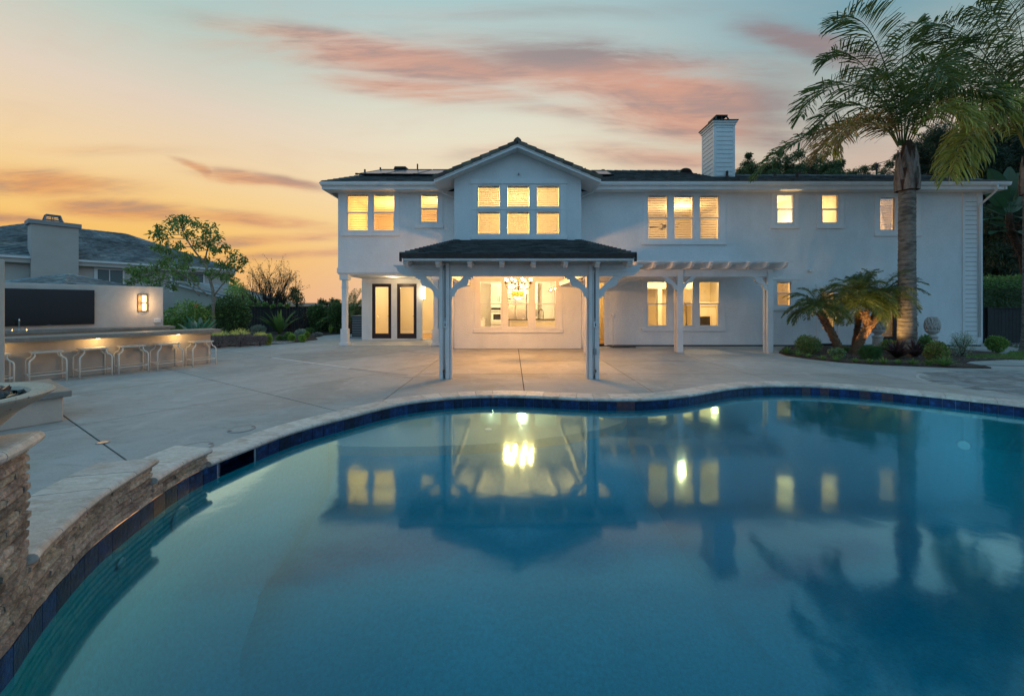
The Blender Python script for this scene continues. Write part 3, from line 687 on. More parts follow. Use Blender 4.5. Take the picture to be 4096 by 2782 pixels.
def window(px0, px1, py0, py1, rail, Y, holes, blind=None, seed=0, tilt=None, label=None):
    """blind: None | 'closed' | 'open'; one sash unit = one window of the house, its slats are its sub-parts"""
    x0, x1 = wx(px0, Y), wx(px1, Y); z1, z0 = wz(py0, Y), wz(py1, Y); zr = wz(rail, Y) if rail else None
    holes.append((x0, x1, z0, z1)); fw = 0.05; m = MB(); y0, y1 = Y - 0.012, Y + 0.09
    m.box(x0, x0 + fw, y0, y1, z0, z1); m.box(x1 - fw, x1, y0, y1, z0, z1); m.box(x0 + fw, x1 - fw, y0, y1, z1 - fw, z1); m.box(x0 + fw, x1 - fw, y0, y1, z0, z0 + fw * 1.15)
    w = bevel(m.build('window', M['trim'], house), 0.004, 1)
    if label: w['label'] = label
    if zr:
        MB().box(x0 + fw * .8, x1 - fw * .8, Y - 0.02, Y + 0.05, zr - 0.022, zr + 0.022).build('meeting_rail', M['trim'], w)
        m = MB(); t = 0.022
        m.box(x0 + fw, x0 + fw + t, Y - 0.004, Y + 0.04, z0 + fw, zr - 0.022); m.box(x1 - fw - t, x1 - fw, Y - 0.004, Y + 0.04, z0 + fw, zr - 0.022); m.box(x0 + fw + t, x1 - fw - t, Y - 0.004, Y + 0.04, z0 + fw, z0 + fw + 0.03)
        m.build('sash', M['trim'], w)
        MB().box(x0 + fw * .9, x1 - fw * .9, Y + 0.052, Y + 0.056, zr, z1 - fw * .9).build('pane', M['glass'], w)
        MB().box(x0 + fw * .9, x1 - fw * .9, Y + 0.022, Y + 0.026, z0 + fw * .9, zr).build('pane', M['glass'], w)
    else:
        MB().box(x0 + fw * .9, x1 - fw * .9, Y + 0.04, Y + 0.044, z0 + fw * .9, z1 - fw * .9).build('pane', M['glass'], w)
    if blind:
        rr = random.Random(seed); pitch = 0.074 if blind == 'closed' else 0.064; sw_ = 0.077 if blind == 'closed' else 0.06
        me = None; z = z1 - fw - 0.03; a = R(68 if blind == 'closed' else (tilt or 28))
        hw = (x1 - x0) / 2 - fw - 0.01
        c_, s_ = math.cos(a) * sw_ / 2, math.sin(a) * sw_ / 2
        m = MB(); m.obox((-hw, -c_, s_ if False else -s_), (2 * hw, 0, 0), (0, 2 * c_, 2 * s_), (0, -0.0035 * math.sin(a), 0.0035 * math.cos(a)))
        me = m.mesh('slat', M['blind'] if blind == 'closed' else M['blindo'])
        while z > z0 + fw + 0.02:
            o = put(me, 'slat', w); o.location = ((x0 + x1) / 2, Y + 0.13, z); z -= pitch
        m = MB()
        for xx in (x0 + fw + 0.1, (x0 + x1) / 2, x1 - fw - 0.1): m.box(xx - 0.002, xx + 0.002, Y + 0.09, Y + 0.093, z0 + fw, z1 - fw)
        m.build('ladder_cord', M['blind'], w)
        MB().box(x0 + fw, x1 - fw, Y + 0.095, Y + 0.16, z1 - fw - 0.03, z1 - fw + 0.02).build('head_rail', M['inwhite'], w)
    return w
def trimset(px0, px1, py0, py1, Y, capy=None, silly=None, capx=None, sillx=None, winpx=(), wy=(0, 0)):
    """flat surround boards between/around window units"""
    d = 0.022; X0, X1 = wx(px0, Y), wx(px1, Y); Z1, Z0 = wz(py0, Y), wz(py1, Y)
    edges = [px0] + [e for w_ in winpx for e in w_] + [px1]
    for i in range(0, len(edges), 2):
        MB().box(wx(edges[i], Y), wx(edges[i + 1], Y), Y - d, Y - 0.001, Z0, Z1).build('casing_board', M['trim'], house)
    for w_ in winpx:
        if wz(wy[0], Y) < Z1 - 0.01: MB().box(wx(w_[0], Y), wx(w_[1], Y), Y - d + .001, Y - 0.001, wz(wy[0], Y), Z1).build('casing_board', M['trim'], house)
        if wz(wy[1], Y) > Z0 + 0.01: MB().box(wx(w_[0], Y), wx(w_[1], Y), Y - d + .001, Y - 0.001, Z0, wz(wy[1], Y)).build('casing_board', M['trim'], house)
    if capy: MB().box(wx(capx[0], Y), wx(capx[1], Y), Y - 0.045, Y - 0.001, wz(capy[1], Y), wz(capy[0], Y)).build('head_casing', M['trim'], house)
    if silly: bevel(MB().box(wx(sillx[0], Y), wx(sillx[1], Y), Y - 0.055, Y - 0.001, wz(silly[1], Y), wz(silly[0], Y)).build('window_sill', M['trim'], house), 0.004, 1)
# first-floor pair + small one over the porch
window(1384.6, 1477.5, 772, 929, 851, YW, holesW, 'open', 1, 24); window(1489, 1582, 772, 929, 851, YW, holesW, 'open', 2, 24)
trimset(1369.8, 1597.9, 762, 930, YW, (756, 764), (930, 943.6), (1362, 1602), (1365, 1600), [(1384.6, 1477.5), (1489, 1582)], (772, 929))
window(1678.3, 1755.3, 772, 896.5, 834, YW, holesW, 'open', 3, 35)
trimset(1663.5, 1770.4, 763, 897, YW, (756, 764), (897, 912), (1658, 1774), (1659.8, 1774), [(1678.3, 1755.3)], (772, 896.5))
# gable: six units in two rows
gw = [(1906.5, 2005), (2024, 2122.8), (2142, 2242)]
for a, b in gw:
    window(a, b, 738, 832, None, YB, holesB, 'closed', 4); window(a, b, 842, 941, None, YB, holesB, 'closed', 5)
trimset(1890, 2263.5, 735, 942.5, YB, (718, 736), (942.5, 957.8), (1882.5, 2268), (1883.5, 2269), gw, (738, 941))
for a, b in gw: MB().box(wx(a, YB), wx(b, YB), YB - 0.02, YB + 0.09, wz(842, YB), wz(832, YB)).build('transom_bar', M['trim'], house)
MB().box(wx(1887, YB), wx(2264, YB), YB - 0.034, YB - 0.0225, wz(838.6, YB), wz(835.6, YB)).build('transom_strip', M['trim'], house)
for a, b in gw: holesB.append((wx(a, YB), wx(b, YB), wz(842, YB), wz(832, YB)))
# upper triple
tw = [(2586, 2675), (2690.6, 2778), (2794, 2881)]
for i, (a, b) in enumerate(tw): window(a, b, 777, 962.6, 871, YW, holesW, 'open', 6 + i, 40)
trimset(2572, 2901, 766, 964, YW, (757, 767), (964, 979), (2565, 2905), (2567, 2904), tw, (777, 962.6))
for a, b, s0, s1, k in ((3102.8, 3177, 3082.5, 3197, None), (3283, 3357, 3264, 3377, None)):
    window(a, b, 775.5, 898, 837, YW, holesW)
    trimset(a - 17, b + 17, 768, 901, YW, (759, 769), (901, 914.6), (s0 - 2, s1 + 2), (s0, s1), [(a, b)], (775.5, 898))
w7 = [(3514, 3586), (3593, 3665)]
for i, (a, b) in enumerate(w7): window(a, b, 784, 925.5, None, YW, holesW, 'open', 11, 40)
trimset(3497, 3681, 768, 930, YW, (759, 769), (930, 945), (3492, 3687), (3494, 3685), w7, (784, 925.5))
# ground floor triple, small window
lw = [(2584.7, 2673.6), (2689, 2776.7), (2792, 2880)]
for a, b in lw: window(a, b, 1122.5, 1309, 1215, YW, holesW)
trimset(2569, 2899, 1120, 1310, YW, (1108.6, 1120.7), (1310, 1323.7), (2565.5, 2903), (2564.5, 2902), lw, (1122.5, 1309))
window(3102, 3170, 1122.5, 1227.5, 1173.7, YW, holesW, 'closed', 15)
trimset(3086, 3186, 1119, 1228.6, YW, (1105, 1119), (1228.6, 1242), (3082, 3198), (3082, 3194), [(3102, 3170)], (1122.5, 1227.5))
kw = [(1915.7, 2010.6), (2025.3, 2119.4), (2134.6, 2228.7)]
for a, b in kw: window(a, b, 1119, 1314.5, 1215, YB, holesB)
trimset(1899.5, 2248, 1115, 1315.6, YB, (1104.6, 1115), (1315.6, 1330), (1893.6, 2251), (1893.6, 2251), kw, (1119, 1314.5))
# door openings
dR = (2.62, 3.42); holesW.append((dR[0], dR[1], 0.0, 2.36))
gd = (wx(3276, YW), wx(3350, YW)); fd = (wx(3509, YW), wx(3664, YW))
holesW.append((gd[0], gd[1], 0.1, 2.16)); holesW.append((fd[0], fd[1], 0.1, 2.16))
wall_grid('front_wall', XL, XR, 0.012, ZE, YW, 0.12, holesW + [(XL - 1, RX1, -1, 2.71), (BX0, BX1, -1, ZE + 1)], M['stucco'], house)
wall_grid('bay_wall', BX0, BX1, 0.012, ZE, YB, 0.12, holesB, M['stucco'], house)
mb = MB(); gx0, gx1 = BX0, BX1
def groof(x): return 7.02 - abs(x - 0.186) * 0.4275
mb.extr([(gx0, YB, ZE), (gx1, YB, ZE), (gx1, YB, groof(gx1) - .06), (0.186, YB, groof(0.186) - .06), (gx0, YB, groof(gx0) - .06)], (0, 0.12, 0)); mb.build('gable_wall', M['stucco'], house, kind='structure')
m = MB(); m.box(BX0, BX0 + 0.12, YB + 0.12, YW, 0.012, ZE); m.box(BX1 - 0.12, BX1, YB + 0.12, YW, 0.012, ZE); m.build('bay_side_wall', M['stucco'], house, kind='structure')
m = MB(); m.box(XL, XL + 0.12, YW + 0.12, 24, 2.71, ZE); m.box(XR - 0.12, XR, YW + 0.12, 24, 0.012, ZE); m.box(XL, XR, 23.9, 24.05, 0.012, ZE); m.box(XL, XL + 0.12, YR + .121, 24, 0.012, 2.709); m.build('side_wall', M['stucco'], house, kind='structure')
MB().box(XL - 0.03, RX1, YW - 0.03, YW - 0.001, wz(1092, YW), wz(1071, YW)).build('band_board', M['trim'], house)
MB().box(XL + 0.001, RX1, YW, YR, 2.66, 2.70).build('porch_ceiling', M['stucco'], house, kind='structure')
MB().box(XL - 0.03, XL - .001, YW + 0.0, YR, wz(1092, YW), wz(1071, YW)).build('band_board', M['trim'], house)
bevel(MB().box(wx(1389.7, YW), wx(1431, YW), YW - 0.012, YW - .001, wz(1020.6, YW), wz(978.7, YW)).build('access_panel', M['stucco'], house), .003, 1)
MB().box(BX1, XR, YW - 0.004, YW + 0.05, 0.0, 0.05).build('foundation_line', M['joint'], house)
# recessed porch wall with three doors
px = lambda v: wx(v, YR)
pd = [(px(1488), px(1565.7)), (px(1588), px(1666.8)), (px(1688), px(1768))]
wall_grid('porch_wall', XL, RX1, 0.012, 2.66, YR, 0.12, [(a, b, 0.05, wz(1134.5, YR)) for a, b in pd], M['stucco'], house)
MB().box(RX1 - 0.12, RX1, YW + 0.12, YR, 0.012, 2.66).build('porch_side_wall', M['stucco'], house, kind='structure')
MB().box(px(1473), px(1705), YR - 0.03, YR - 0.001, wz(1133, YR), wz(1115, YR)).build('door_head_trim', M['trim'], house)
for a, b in ((1473, 1488), (1565.7, 1588), (1666.8, 1688)): MB().box(px(a), px(b), YR - 0.022, YR - .001, 0.03, wz(1133, YR)).build('door_jamb', M['trim'], house)
MB().box(px(1473), px(1575), YR - 0.05, YR - .001, 0.02, 0.085).build('door_sill', M['trim'], house); MB().box(px(1577), px(1680), YR - 0.05, YR - .001, 0.02, 0.085).build('door_sill', M['trim'], house)
for a, b in pd[:2]:
    z0, z1 = 0.06, wz(1134.5, YR); dr = MB(); s_ = 0.135; y0, y1 = YR + 0.01, YR + 0.055
    dr.box(a, a + s_, y0, y1, z0, z1); dr.box(b - s_, b, y0, y1, z0, z1); dr.box(a + s_, b - s_, y0, y1, z1 - s_, z1); dr.box(a + s_, b - s_, y0, y1, z0, z0 + 0.24)
    d_ = bevel(dr.build('door', M['doorp'], house), 0.005, 1); MB().box(a + s_, b - s_, YR + 0.03, YR + 0.035, z0 + 0.24, z1 - s_).build('pane', M['glass'], d_)
    MB().tube([(b - 0.06, YR + 0.01, 1.05), (b - 0.06, YR - 0.05, 1.05), (b - 0.15, YR - 0.05, 1.05)], 0.012).build('handle', M['bronze'], d_)
# porch slab, square posts
bevel(MB().box(XL + 0.05, RX1 - .13, YW - 0.02, YR - 0.001, 0.002, 0.018).build('porch_slab', mat('stamped_slab', (0.45, 0.43, 0.40), 0.6, var=((2, 0.2), (9, 0.15)), stretch=(0.6, 2, 1)), house, kind='structure'), 0.004, 1)
def porch_post(x, y):
    t = MB(); o_ = MB().box(x - 0.09, x + 0.09, y - 0.09, y + 0.09, 0.62, 2.52).build('porch_post', M['trim'], house); bevel(o_, .012, 1)
    bevel(MB().box(x - 0.125, x + 0.125, y - 0.125, y + 0.125, 0.12, 0.64).build('post_pedestal', M['trim'], o_), .008, 1)
    bevel(MB().box(x - 0.165, x + 0.165, y - 0.165, y + 0.165, 0.012, 0.13).build('post_base', M['trim'], o_), .012, 1)
    bevel(MB().box(x - 0.16, x + 0.16, y - 0.13, y + 0.16, 2.46, 2.66).build('post_capital', M['trim'], o_), .008, 1)
    bevel(MB().box(x - 0.115, x + 0.115, y - 0.115, y + 0.115, 2.18, 2.2).build('post_collar', M['trim'], o_), .004, 1)
porch_post(wx(1378, 14.95), 15.0); porch_post(wx(1744, 14.95), 15.0)
# open patio door beside the bay
MB().box(dR[0] - 0.02, dR[1] + 0.12, YW - 0.025, YW - .001, 2.36, 2.50).build('door_head_trim', M['trim'], house)
MB().box(dR[1], dR[1] + 0.11, YW - 0.022, YW - .001, 0.03, 2.36).build('door_jamb', M['trim'], house)
MB().box(dR[0], dR[1], YW - 0.03, YW + 0.14, 0.02, 0.09).build('threshold', M['bronze'], house)
# white glazed door and dark french doors behind the palms
def gdoor(a, b, mt, s_=0.12, bot=0.3):
    m = MB(); z0, z1 = 0.1, 2.15; y0, y1 = YW + 0.01, YW + 0.055
    m.box(a, a + s_, y0, y1, z0, z1); m.box(b - s_, b, y0, y1, z0, z1); m.box(a + s_, b - s_, y0, y1, z1 - s_, z1); m.box(a + s_, b - s_, y0, y1, z0, z0 + bot)
    d_ = m.build('door', mt, house); MB().box(a + s_, b - s_, YW + .03, YW + .035, z0 + bot, z1 - s_).build('pane', M['glass'], d_)
    me = MB().obox((-(b - a) / 2 + s_, -0.01, -0.03), (b - a - 2 * s_, 0, 0), (0, 0.022, 0.056), (0, -0.003, 0.001)).mesh('slat', M['blind']); z = z0 + bot + .04
    while z < z1 - s_: o = put(me, 'slat', d_); o.location = ((a + b) / 2, YW + 0.1, z); z += 0.062
    return d_
d1 = gdoor(gd[0], gd[1], M['trim'], .13, .55); MB().ball((gd[1] - 0.06, YW - 0.03, 1.03), 0.035).build('knob', M['steel'], d1); MB().ball((gd[1] - 0.06, YW - 0.0, 1.16), 0.028).build('deadbolt', M['steel'], d1)
mid_ = (fd[0] + fd[1]) / 2
gdoor(fd[0], mid_ - .002, M['blackm'], .10, .26); d3 = gdoor(mid_ + .002, fd[1], M['blackm'], .10, .26); MB().ball((mid_ + 0.05, YW - 0.03, 1.05), 0.035).build('knob', M['steel'], d3)
for a, b in ((gd[0] - 0.09, gd[0]), (gd[1], gd[1] + 0.12), (fd[0] - .02, fd[0]), (fd[1], fd[1] + .1)): MB().box(a, b, YW - .022, YW - .001, 0.03, 2.15).build('door_jamb', M['trim'], house)
for a, b in (gd, fd): MB().box(a - .12, b + .13, YW - .04, YW - .001, 2.16, 2.30).build('door_head_trim', M['trim'], house); MB().box(a, b, YW - .02, YW + .1, .02, .1).build('threshold', M['bronze'], house)
# siding strip at the far corner
MB().box(wx(3848, YW), wx(3858, YW), YW - 0.03, YW - .001, 0.05, ZE - .02).build('corner_board', M['trim'], house); MB().box(wx(3907, YW), XR + .03, YW - 0.03, YW - .001, 0.05, ZE - .02).build('corner_board', M['trim'], house)
z = 0.06; a, b = wx(3858.5, YW), wx(3906.5, YW); MB().box(a, b, YW - .003, YW - .001, .03, 5.5).build('siding_shadow_backing', M['joint'], house)  # dark panel behind the boards paints the shadow lines in their gaps
while z < 5.45:
    m = MB(); m.add([(a, YW - 0.006, z), (b, YW - 0.006, z), (b, YW - 0.022, z), (a, YW - 0.022, z), (a, YW - 0.004, z + 0.158), (b, YW - 0.004, z + 0.158), (b, YW - 0.010, z + 0.158), (a, YW - 0.010, z + 0.158)],
                    [(0, 1, 2, 3), (4, 7, 6, 5), (3, 2, 6, 7), (0, 3, 7, 4), (1, 5, 6, 2)]); m.build('siding_board', M['trim'], house); z += 0.171
# exterior fixtures
bx = lambda a, b, c_, d, nm, mt, dd=0.07: bevel(MB().box(wx(a, YW), wx(b, YW), YW - dd, YW - .001, wz(d, YW), wz(c_, YW)).build(nm, mt, house), .005, 1)
bx(2446, 2455.5, 1255, 1267, 'socket_box', M['trim']); MB().tube([(wx(2449.5, YW), YW - .02, wz(1267, YW)), (wx(2450, YW), YW - .02, .15), (wx(2452, YW), YW - .02, .03)], .011).build('conduit', M['trim'], house)
bx(3230, 3245, 1078, 1086, 'vent_hood', M['trim'], .12)
MB().tube([(wx(3806, YW), YW, 0.46), (wx(3812, YW), YW - .08, 0.49), (wx(3822, YW), YW - .09, 0.46)], .015).build('hose_tap', M['trim'], house)
MB().box(wx(2072, YB) - .0, wx(2077, YB), YB - .05, YB - .001, wz(701, YB), wz(693, YB)).build('hook', M['plastic'], house)
# ------------------------------------------------------------------ roof
YE, ZG, PT = 14.42, 5.93, 0.4167
rz_ = lambda y: ZG + PT * (y - YE)
EX0, EX1 = -6.86, 17.88; RL, RYl, RYr = -5.75, 19.1, 16.8
roof = MB(); e = lambda x, y, z: (x, y, z)
A_, B_, C_, D_ = (EX0, YE, ZG), (8.25, YE, ZG), (8.25, RYl, rz_(RYl)), (RL, RYl, rz_(RYl))
roof.quad(A_, B_, C_, D_); roof.quad(D_, C_, (8.25, 24.3, ZG), (EX0, 24.3, ZG)); roof.quad(A_, D_, (EX0, 24.3, ZG)); roof.quad(B_, (8.25, 24.3, ZG), C_)
E_, F_, G_, H_ = (8.25, YE, ZG), (EX1, YE, ZG), (17.05, RYr, rz_(RYr)), (8.25, RYr, rz_(RYr))
roof.quad(E_, F_, G_, H_); roof.quad(H_, G_, (EX1, 24.3, ZG), (8.25, 24.3, ZG)); roof.quad(F_, (EX1, 24.3, ZG), G_)
rf = roof.build('roof', M['roof_under'], house, kind='structure')
def tile_mesh(w, l, th, mt): return MB().add([(0, 0, 0), (w, 0, 0), (w, l, 0), (0, l, 0), (0, 0, th), (w, 0, th), (w, l, th * .4), (0, l, th * .4)], [(4, 5, 6, 7), (0, 1, 5, 4), (1, 2, 6, 5), (3, 0, 4, 7)]).mesh('roof_tile', mt)
cs, sn = 1 / math.hypot(1, PT), PT / math.hypot(1, PT)
def lay(x0f, x1f, nrow, w, l, th, name_parts, mt, y0, z0, cs, sn, parent, budget=0):
    tm = tile_mesh(w - .004, l, th, mt); st = MB(); cnt = 0; ang = math.atan2(sn, cs); rr = random.Random(9)
    for j in range(nrow):
        d = j * (l * .93); a, b = x0f(j / nrow), x1f(j / nrow); x = a + (w / 2 if j % 2 else 0) * 0
        x = a - (w * .5 if j % 2 else 0)
        while x < b:
            xa, xb = max(x, a), min(x + w, b)
            if xb - xa > 0.05:
                lift = 0.004 + rr.uniform(0, .007)
                if cnt < budget and xb - xa > w * .98:
                    o = put(tm, 'roof_tile', parent); o.location = (x + .002, y0 + d * cs, z0 + d * sn + lift); o.rotation_euler = (ang - 0.05, 0, 0)
                    cnt += 1
                else:
                    v = Vector((0, cs, sn)); up = Vector((0, -sn, cs)); o_ = Vector((xa + .002, y0 + d * cs, z0 + d * sn + lift))
                    p1 = o_ + Vector((xb - xa - .004, 0, 0)); q = [o_, p1, p1 + v * l, o_ + v * l, o_ + up * th, p1 + up * th, p1 + v * l + up * .006, o_ + v * l + up * .006]
                    st.add(q, [(4, 5, 6, 7), (0, 1, 5, 4), (1, 2, 6, 5), (3, 0, 4, 7)])
            x += w
    if st.v: st.build('roof_tile_field', mt, parent, kind='stuff')
lr = math.hypot(RYl - YE, PT * (RYl - YE)); nl = int(lr / (0.36 * .93))
lay(lambda t: EX0 + (RL - EX0) * t, lambda t: 8.25, nl, .33, .36, .032, 'roof_tile', M['roof'], YE, ZG, cs, sn, rf)
lr2 = math.hypot(RYr - YE, PT * (RYr - YE)); nr = int(lr2 / (0.36 * .93)) + 1
lay(lambda t: 8.25, lambda t: EX1 + (17.05 - EX1) * t, nr, .33, .36, .032, 'roof_tile', M['roof'], YE, ZG, cs, sn, rf)
def caps(p, q, n_, parent, w=.13, mt=None):
    p, q = Vector(p), Vector(q); d = (q - p) / n_; s_ = d.normalized().cross(Vector((0, 0, 1))).normalized()
    for i in range(n_):
        a = p + d * i; b = a + d * 1.06; m = MB(); lo, hi = Vector((0, 0, .03)), Vector((0, 0, .075))
        pr = lambda c_, k: [c_ - s_ * w - Vector((0, 0, .02)), c_ - s_ * w * .5 + lo + k, c_ + hi * .9 + k, c_ + s_ * w * .5 + lo + k, c_ + s_ * w - Vector((0, 0, .02))]
        u, v = pr(a, Vector((0, 0, .022))), pr(b, Vector((0, 0, 0))); m.add(u + v, [(k, k + 1, 6 + k, 5 + k) for k in range(4)] + [(0, 1, 2, 3, 4), (9, 8, 7, 6, 5)]); m.build('ridge_tile', mt or M['roof'], parent)
caps(A_, D_, 15, rf); caps(D_, (8.2, RYl, rz_(RYl)), 38, rf); caps((8.4, RYr, rz_(RYr)), G_, 26, rf); caps(F_, G_, 8, rf)
# fascia, soffit, gutters
def gutter(x0, x1, ext=(0, 0)):
    prof = [(0.0, .0), (-.075, .015), (-.10, .06), (-.105, .115), (-.115, .135), (-.095, .135), (0, .135)]
    m = MB(); k = len(prof)
    for x in (x0, x1): m.v += [(x, YE - .0 + dy, 5.815 + dz) for dy, dz in prof]
    m.f = [(i, (i + 1) % k, k + (i + 1) % k, k + i) for i in range(k)] + [tuple(range(k))[::-1], tuple(range(k, 2 * k))]
    return m.build('gutter', M['trim'], house)
gutter(EX0 - .02, wx(1752, 14.4)); gutter(wx(2391, 14.4), EX1 + .02)
for a, b in ((EX0 + .08, wx(1757, 14.4)), (wx(2385, 14.4), EX1 - .12)):
    MB().box(a, b, YE + 0.005, YE + .03, 5.70, 5.90).build('fascia_board', M['trim'], house); MB().box(a, b, YE + .03, YW + .05, 5.70, 5.725).build('soffit', M['trim'], house)
MB().box(EX0, EX0 + .08, YE + .0, 24, 5.70, 5.9).build('fascia_board', M['trim'], house); MB().box(EX1 - .1, EX1 - .02, YE, 24, 5.70, 5.9).build('fascia_board', M['trim'], house)
# gable roof over the bay
gY0 = 13.5; gp = 0.4275; gz = 7.0; gxc = 0.186; half = 2.80
m = MB()
for sg in (-1, 1):
    m.extr([(gxc, gY0, gz), (gxc + sg * half, gY0, gz - gp * half), (gxc + sg * half, gY0, gz - gp * half + .04), (gxc, gY0, gz + .04)], (0, 3.6, 0))
m.build('gable_roof', M['roof_under'], rf, kind='structure')
for sg in (-1, 1):
    L = math.hypot(half, gp * half); n_ = 9; ca, sa = half / L, gp * half / L
    for i in range(n_):
        d = L * i / n_; xo = lambda t: gxc + sg * (half - t * ca); zo = lambda t: gz + .035 - gp * half + t * sa
        l_ = L / n_ * 1.05; a0, a1 = d - (.05 if i == 0 else 0), d + l_
        m = MB(); nx, nz_ = sg * sa, ca; th0, th1 = .075, .045; dr = -.13
        P0, P1 = Vector((xo(a0), gY0 - .045, zo(a0))), Vector((xo(a1), gY0 - .045, zo(a1))); up = Vector((nx, 0, nz_)); bk = Vector((0, .34, 0))
        m.add([P0 + up * dr * .5, P1 + up * dr * .62, P1 + up * th1, P0 + up * th0, P0 + bk + up * 0, P1 + bk, P1 + bk + up * th1, P0 + bk + up * th0], [(0, 1, 2, 3), (3, 2, 6, 7), (0, 3, 7, 4), (1, 5, 6, 2), (4, 7, 6, 5), (0, 4, 5, 1)])
        bevel(m.build('barge_tile', M['roofcap'], rf), .008, 1)
        for y in range(1, 9):
            q = [P0 + bk * y + up * th0, P1 + bk * y + up * th1, P1 + bk * (y + 1) + up * th1, P0 + bk * (y + 1) + up * th0]
            mm = MB(); mm.add(q + [v - up * .05 for v in q], [(0, 1, 2, 3), (4, 5, 1, 0), (0, 3, 7, 4)]); mm.build('roof_tile', M['roof'], rf)
    q = [Vector((gxc, gY0 + .0, gz - .02)), Vector((gxc + sg * (half + .02), gY0, gz - .02 - gp * (half + .02)))]
    MB().extr([q[0], q[1], q[1] + Vector((0, 0, -.12)), q[0] + Vector((0, 0, -.13))], (0, .03, 0)).build('rake_board', M['trim'], house)
    q2 = [v + Vector((0, -.022, .0)) for v in q]; MB().extr([q2[0], q2[1], q2[1] + Vector((0, 0, -.05)), q2[0] + Vector((0, 0, -.05))], (0, .021, 0)).build('rake_moulding', M['trim'], house)
    q3 = [v + Vector((0, .03, -.1)) for v in q]; MB().extr([q3[0], q3[1], q3[1] + Vector((0, 0, -.02)), q3[0] + Vector((0, 0, -.02))], (0, 1.35, 0)).build('soffit', M['trim'], house)
caps((gxc, gY0 - .03, gz + .1), (gxc, 16.6, gz + .1), 8, rf, mt=M['roofcap'])
# downspouts
def spout(pts, nm='downspout'): return MB().tube(pts, .035, 8).build(nm, M['trim'], house, smooth=True)
spout([(-2.62, 14.3, 5.83), (-2.62, 14.3, 5.72), (-2.55, 14.45, 5.62), (-2.15, 14.72, 5.50), (-2.07, 14.8, 5.38), (-2.07, 14.8, 3.9)])
spout([(2.98, 14.3, 5.83), (2.98, 14.3, 5.72), (2.92, 14.45, 5.62), (2.55, 14.72, 5.50), (2.46, 14.8, 5.38), (2.46, 14.8, 3.9)])
spout([(BX0 - .045, YB - .02, 2.42), (BX0 - .045, YB - .02, 0.05)]); spout([(BX1 + .045, YB + .02, 2.42), (BX1 + .045, YB + .02, 0.35), (BX1 + .045, YB, .02)])
spout([(wx(3985, 14.35), 14.32, 5.84), (wx(3985, 14.35), 14.32, 5.70), (wx(3980, 14.4), 14.4, 5.60), (17.32, 14.74, 5.28), (17.30, 14.79, 5.15), (17.30, 14.79, 0.35)])
MB().tube([(17.46, 14.7, 0), (17.46, 14.7, .24)], .06, 10).build('drain_riser', M['plastic'], house)
# ------------------------------------------------------------------ chimney
ch = MB(); cx0, cx1, cy0, cy1 = 8.23, 9.09, 16.3, 17.35; ct = 8.93
ch.box(cx0 + .02, cx1 - .02, cy0 + .02, cy1 - .02, 6.3, ct); chm = ch.build('chimney', M['trim'], house)
for x, y in ((cx0, cy0), (cx1 - .1, cy0), (cx0, cy1 - .1)): MB().box(x, x + .1, y, y + .1, 6.55, ct).build('corner_board', M['trim'], chm)
z = 6.62
while z < ct - .12:
    h = min(.172, ct - z - .03)
    MB().add([(cx0 + .1, cy0 - .004, z), (cx1 - .1, cy0 - .004, z), (cx1 - .1, cy0 + .012, z + h), (cx0 + .1, cy0 + .012, z + h), (cx0 + .1, cy0 + .02, z), (cx1 - .1, cy0 + .02, z)], [(0, 1, 2, 3), (4, 5, 1, 0)]).build('siding_board', M['trim'], chm)
    MB().add([(cx0 - .004, cy1 - .1, z), (cx0 - .004, cy0 + .1, z), (cx0 + .012, cy0 + .1, z + h), (cx0 + .012, cy1 - .1, z + h), (cx0 + .02, cy1 - .1, z), (cx0 + .02, cy0 + .1, z)], [(0, 1, 2, 3), (4, 5, 1, 0)]).build('siding_board', M['trim'], chm)
    z += .178
MB().box(cx0 - .03, cx1 + .03, cy0 - .03, cy1 + .03, ct - .08, ct + .02).build('frieze_board', M['trim'], chm); MB().box(cx0 - .07, cx1 + .07, cy0 - .07, cy1 + .07, ct + .02, ct + .085).build('crown_board', M['trim'], chm)
MB().box(cx0 - .1, cx1 + .1, cy0 - .1, cy1 + .1, ct + .086, ct + .12).build('chimney_cap', M['blackm'], chm)
m = MB(); a, b, c2_, d2 = cx0 + .12, cx1 - .14, cy0 + .12, cy1 - .12; zt = ct + .12; 
cor = [(a, c2_), (b, c2_), (b, d2), (a, d2)]; top = [(a + .1, c2_ + .1), (b - .1, c2_ + .1), (b - .1, d2 - .1), (a + .1, d2 - .1)]
for i in range(4):
    c0, c1, t0, t1 = cor[i], cor[(i + 1) % 4], top[i], top[(i + 1) % 4]
    m.tube([(*c0, zt), (*t0, zt + .27)], .03, 4); m.tube([((c0[0] + c1[0]) / 2, (c0[1] + c1[1]) / 2, zt), ((t0[0] + t1[0]) / 2, (t0[1] + t1[1]) / 2, zt + .27)], .02, 4); m.tube([(*c0, zt + .04), (*c1, zt + .04)], .04, 4)
m.box(top[0][0] - .04, top[2][0] + .04, top[0][1] - .04, top[2][1] + .04, zt + .26, zt + .31); m.build('spark_arrestor', M['blackm'], chm)
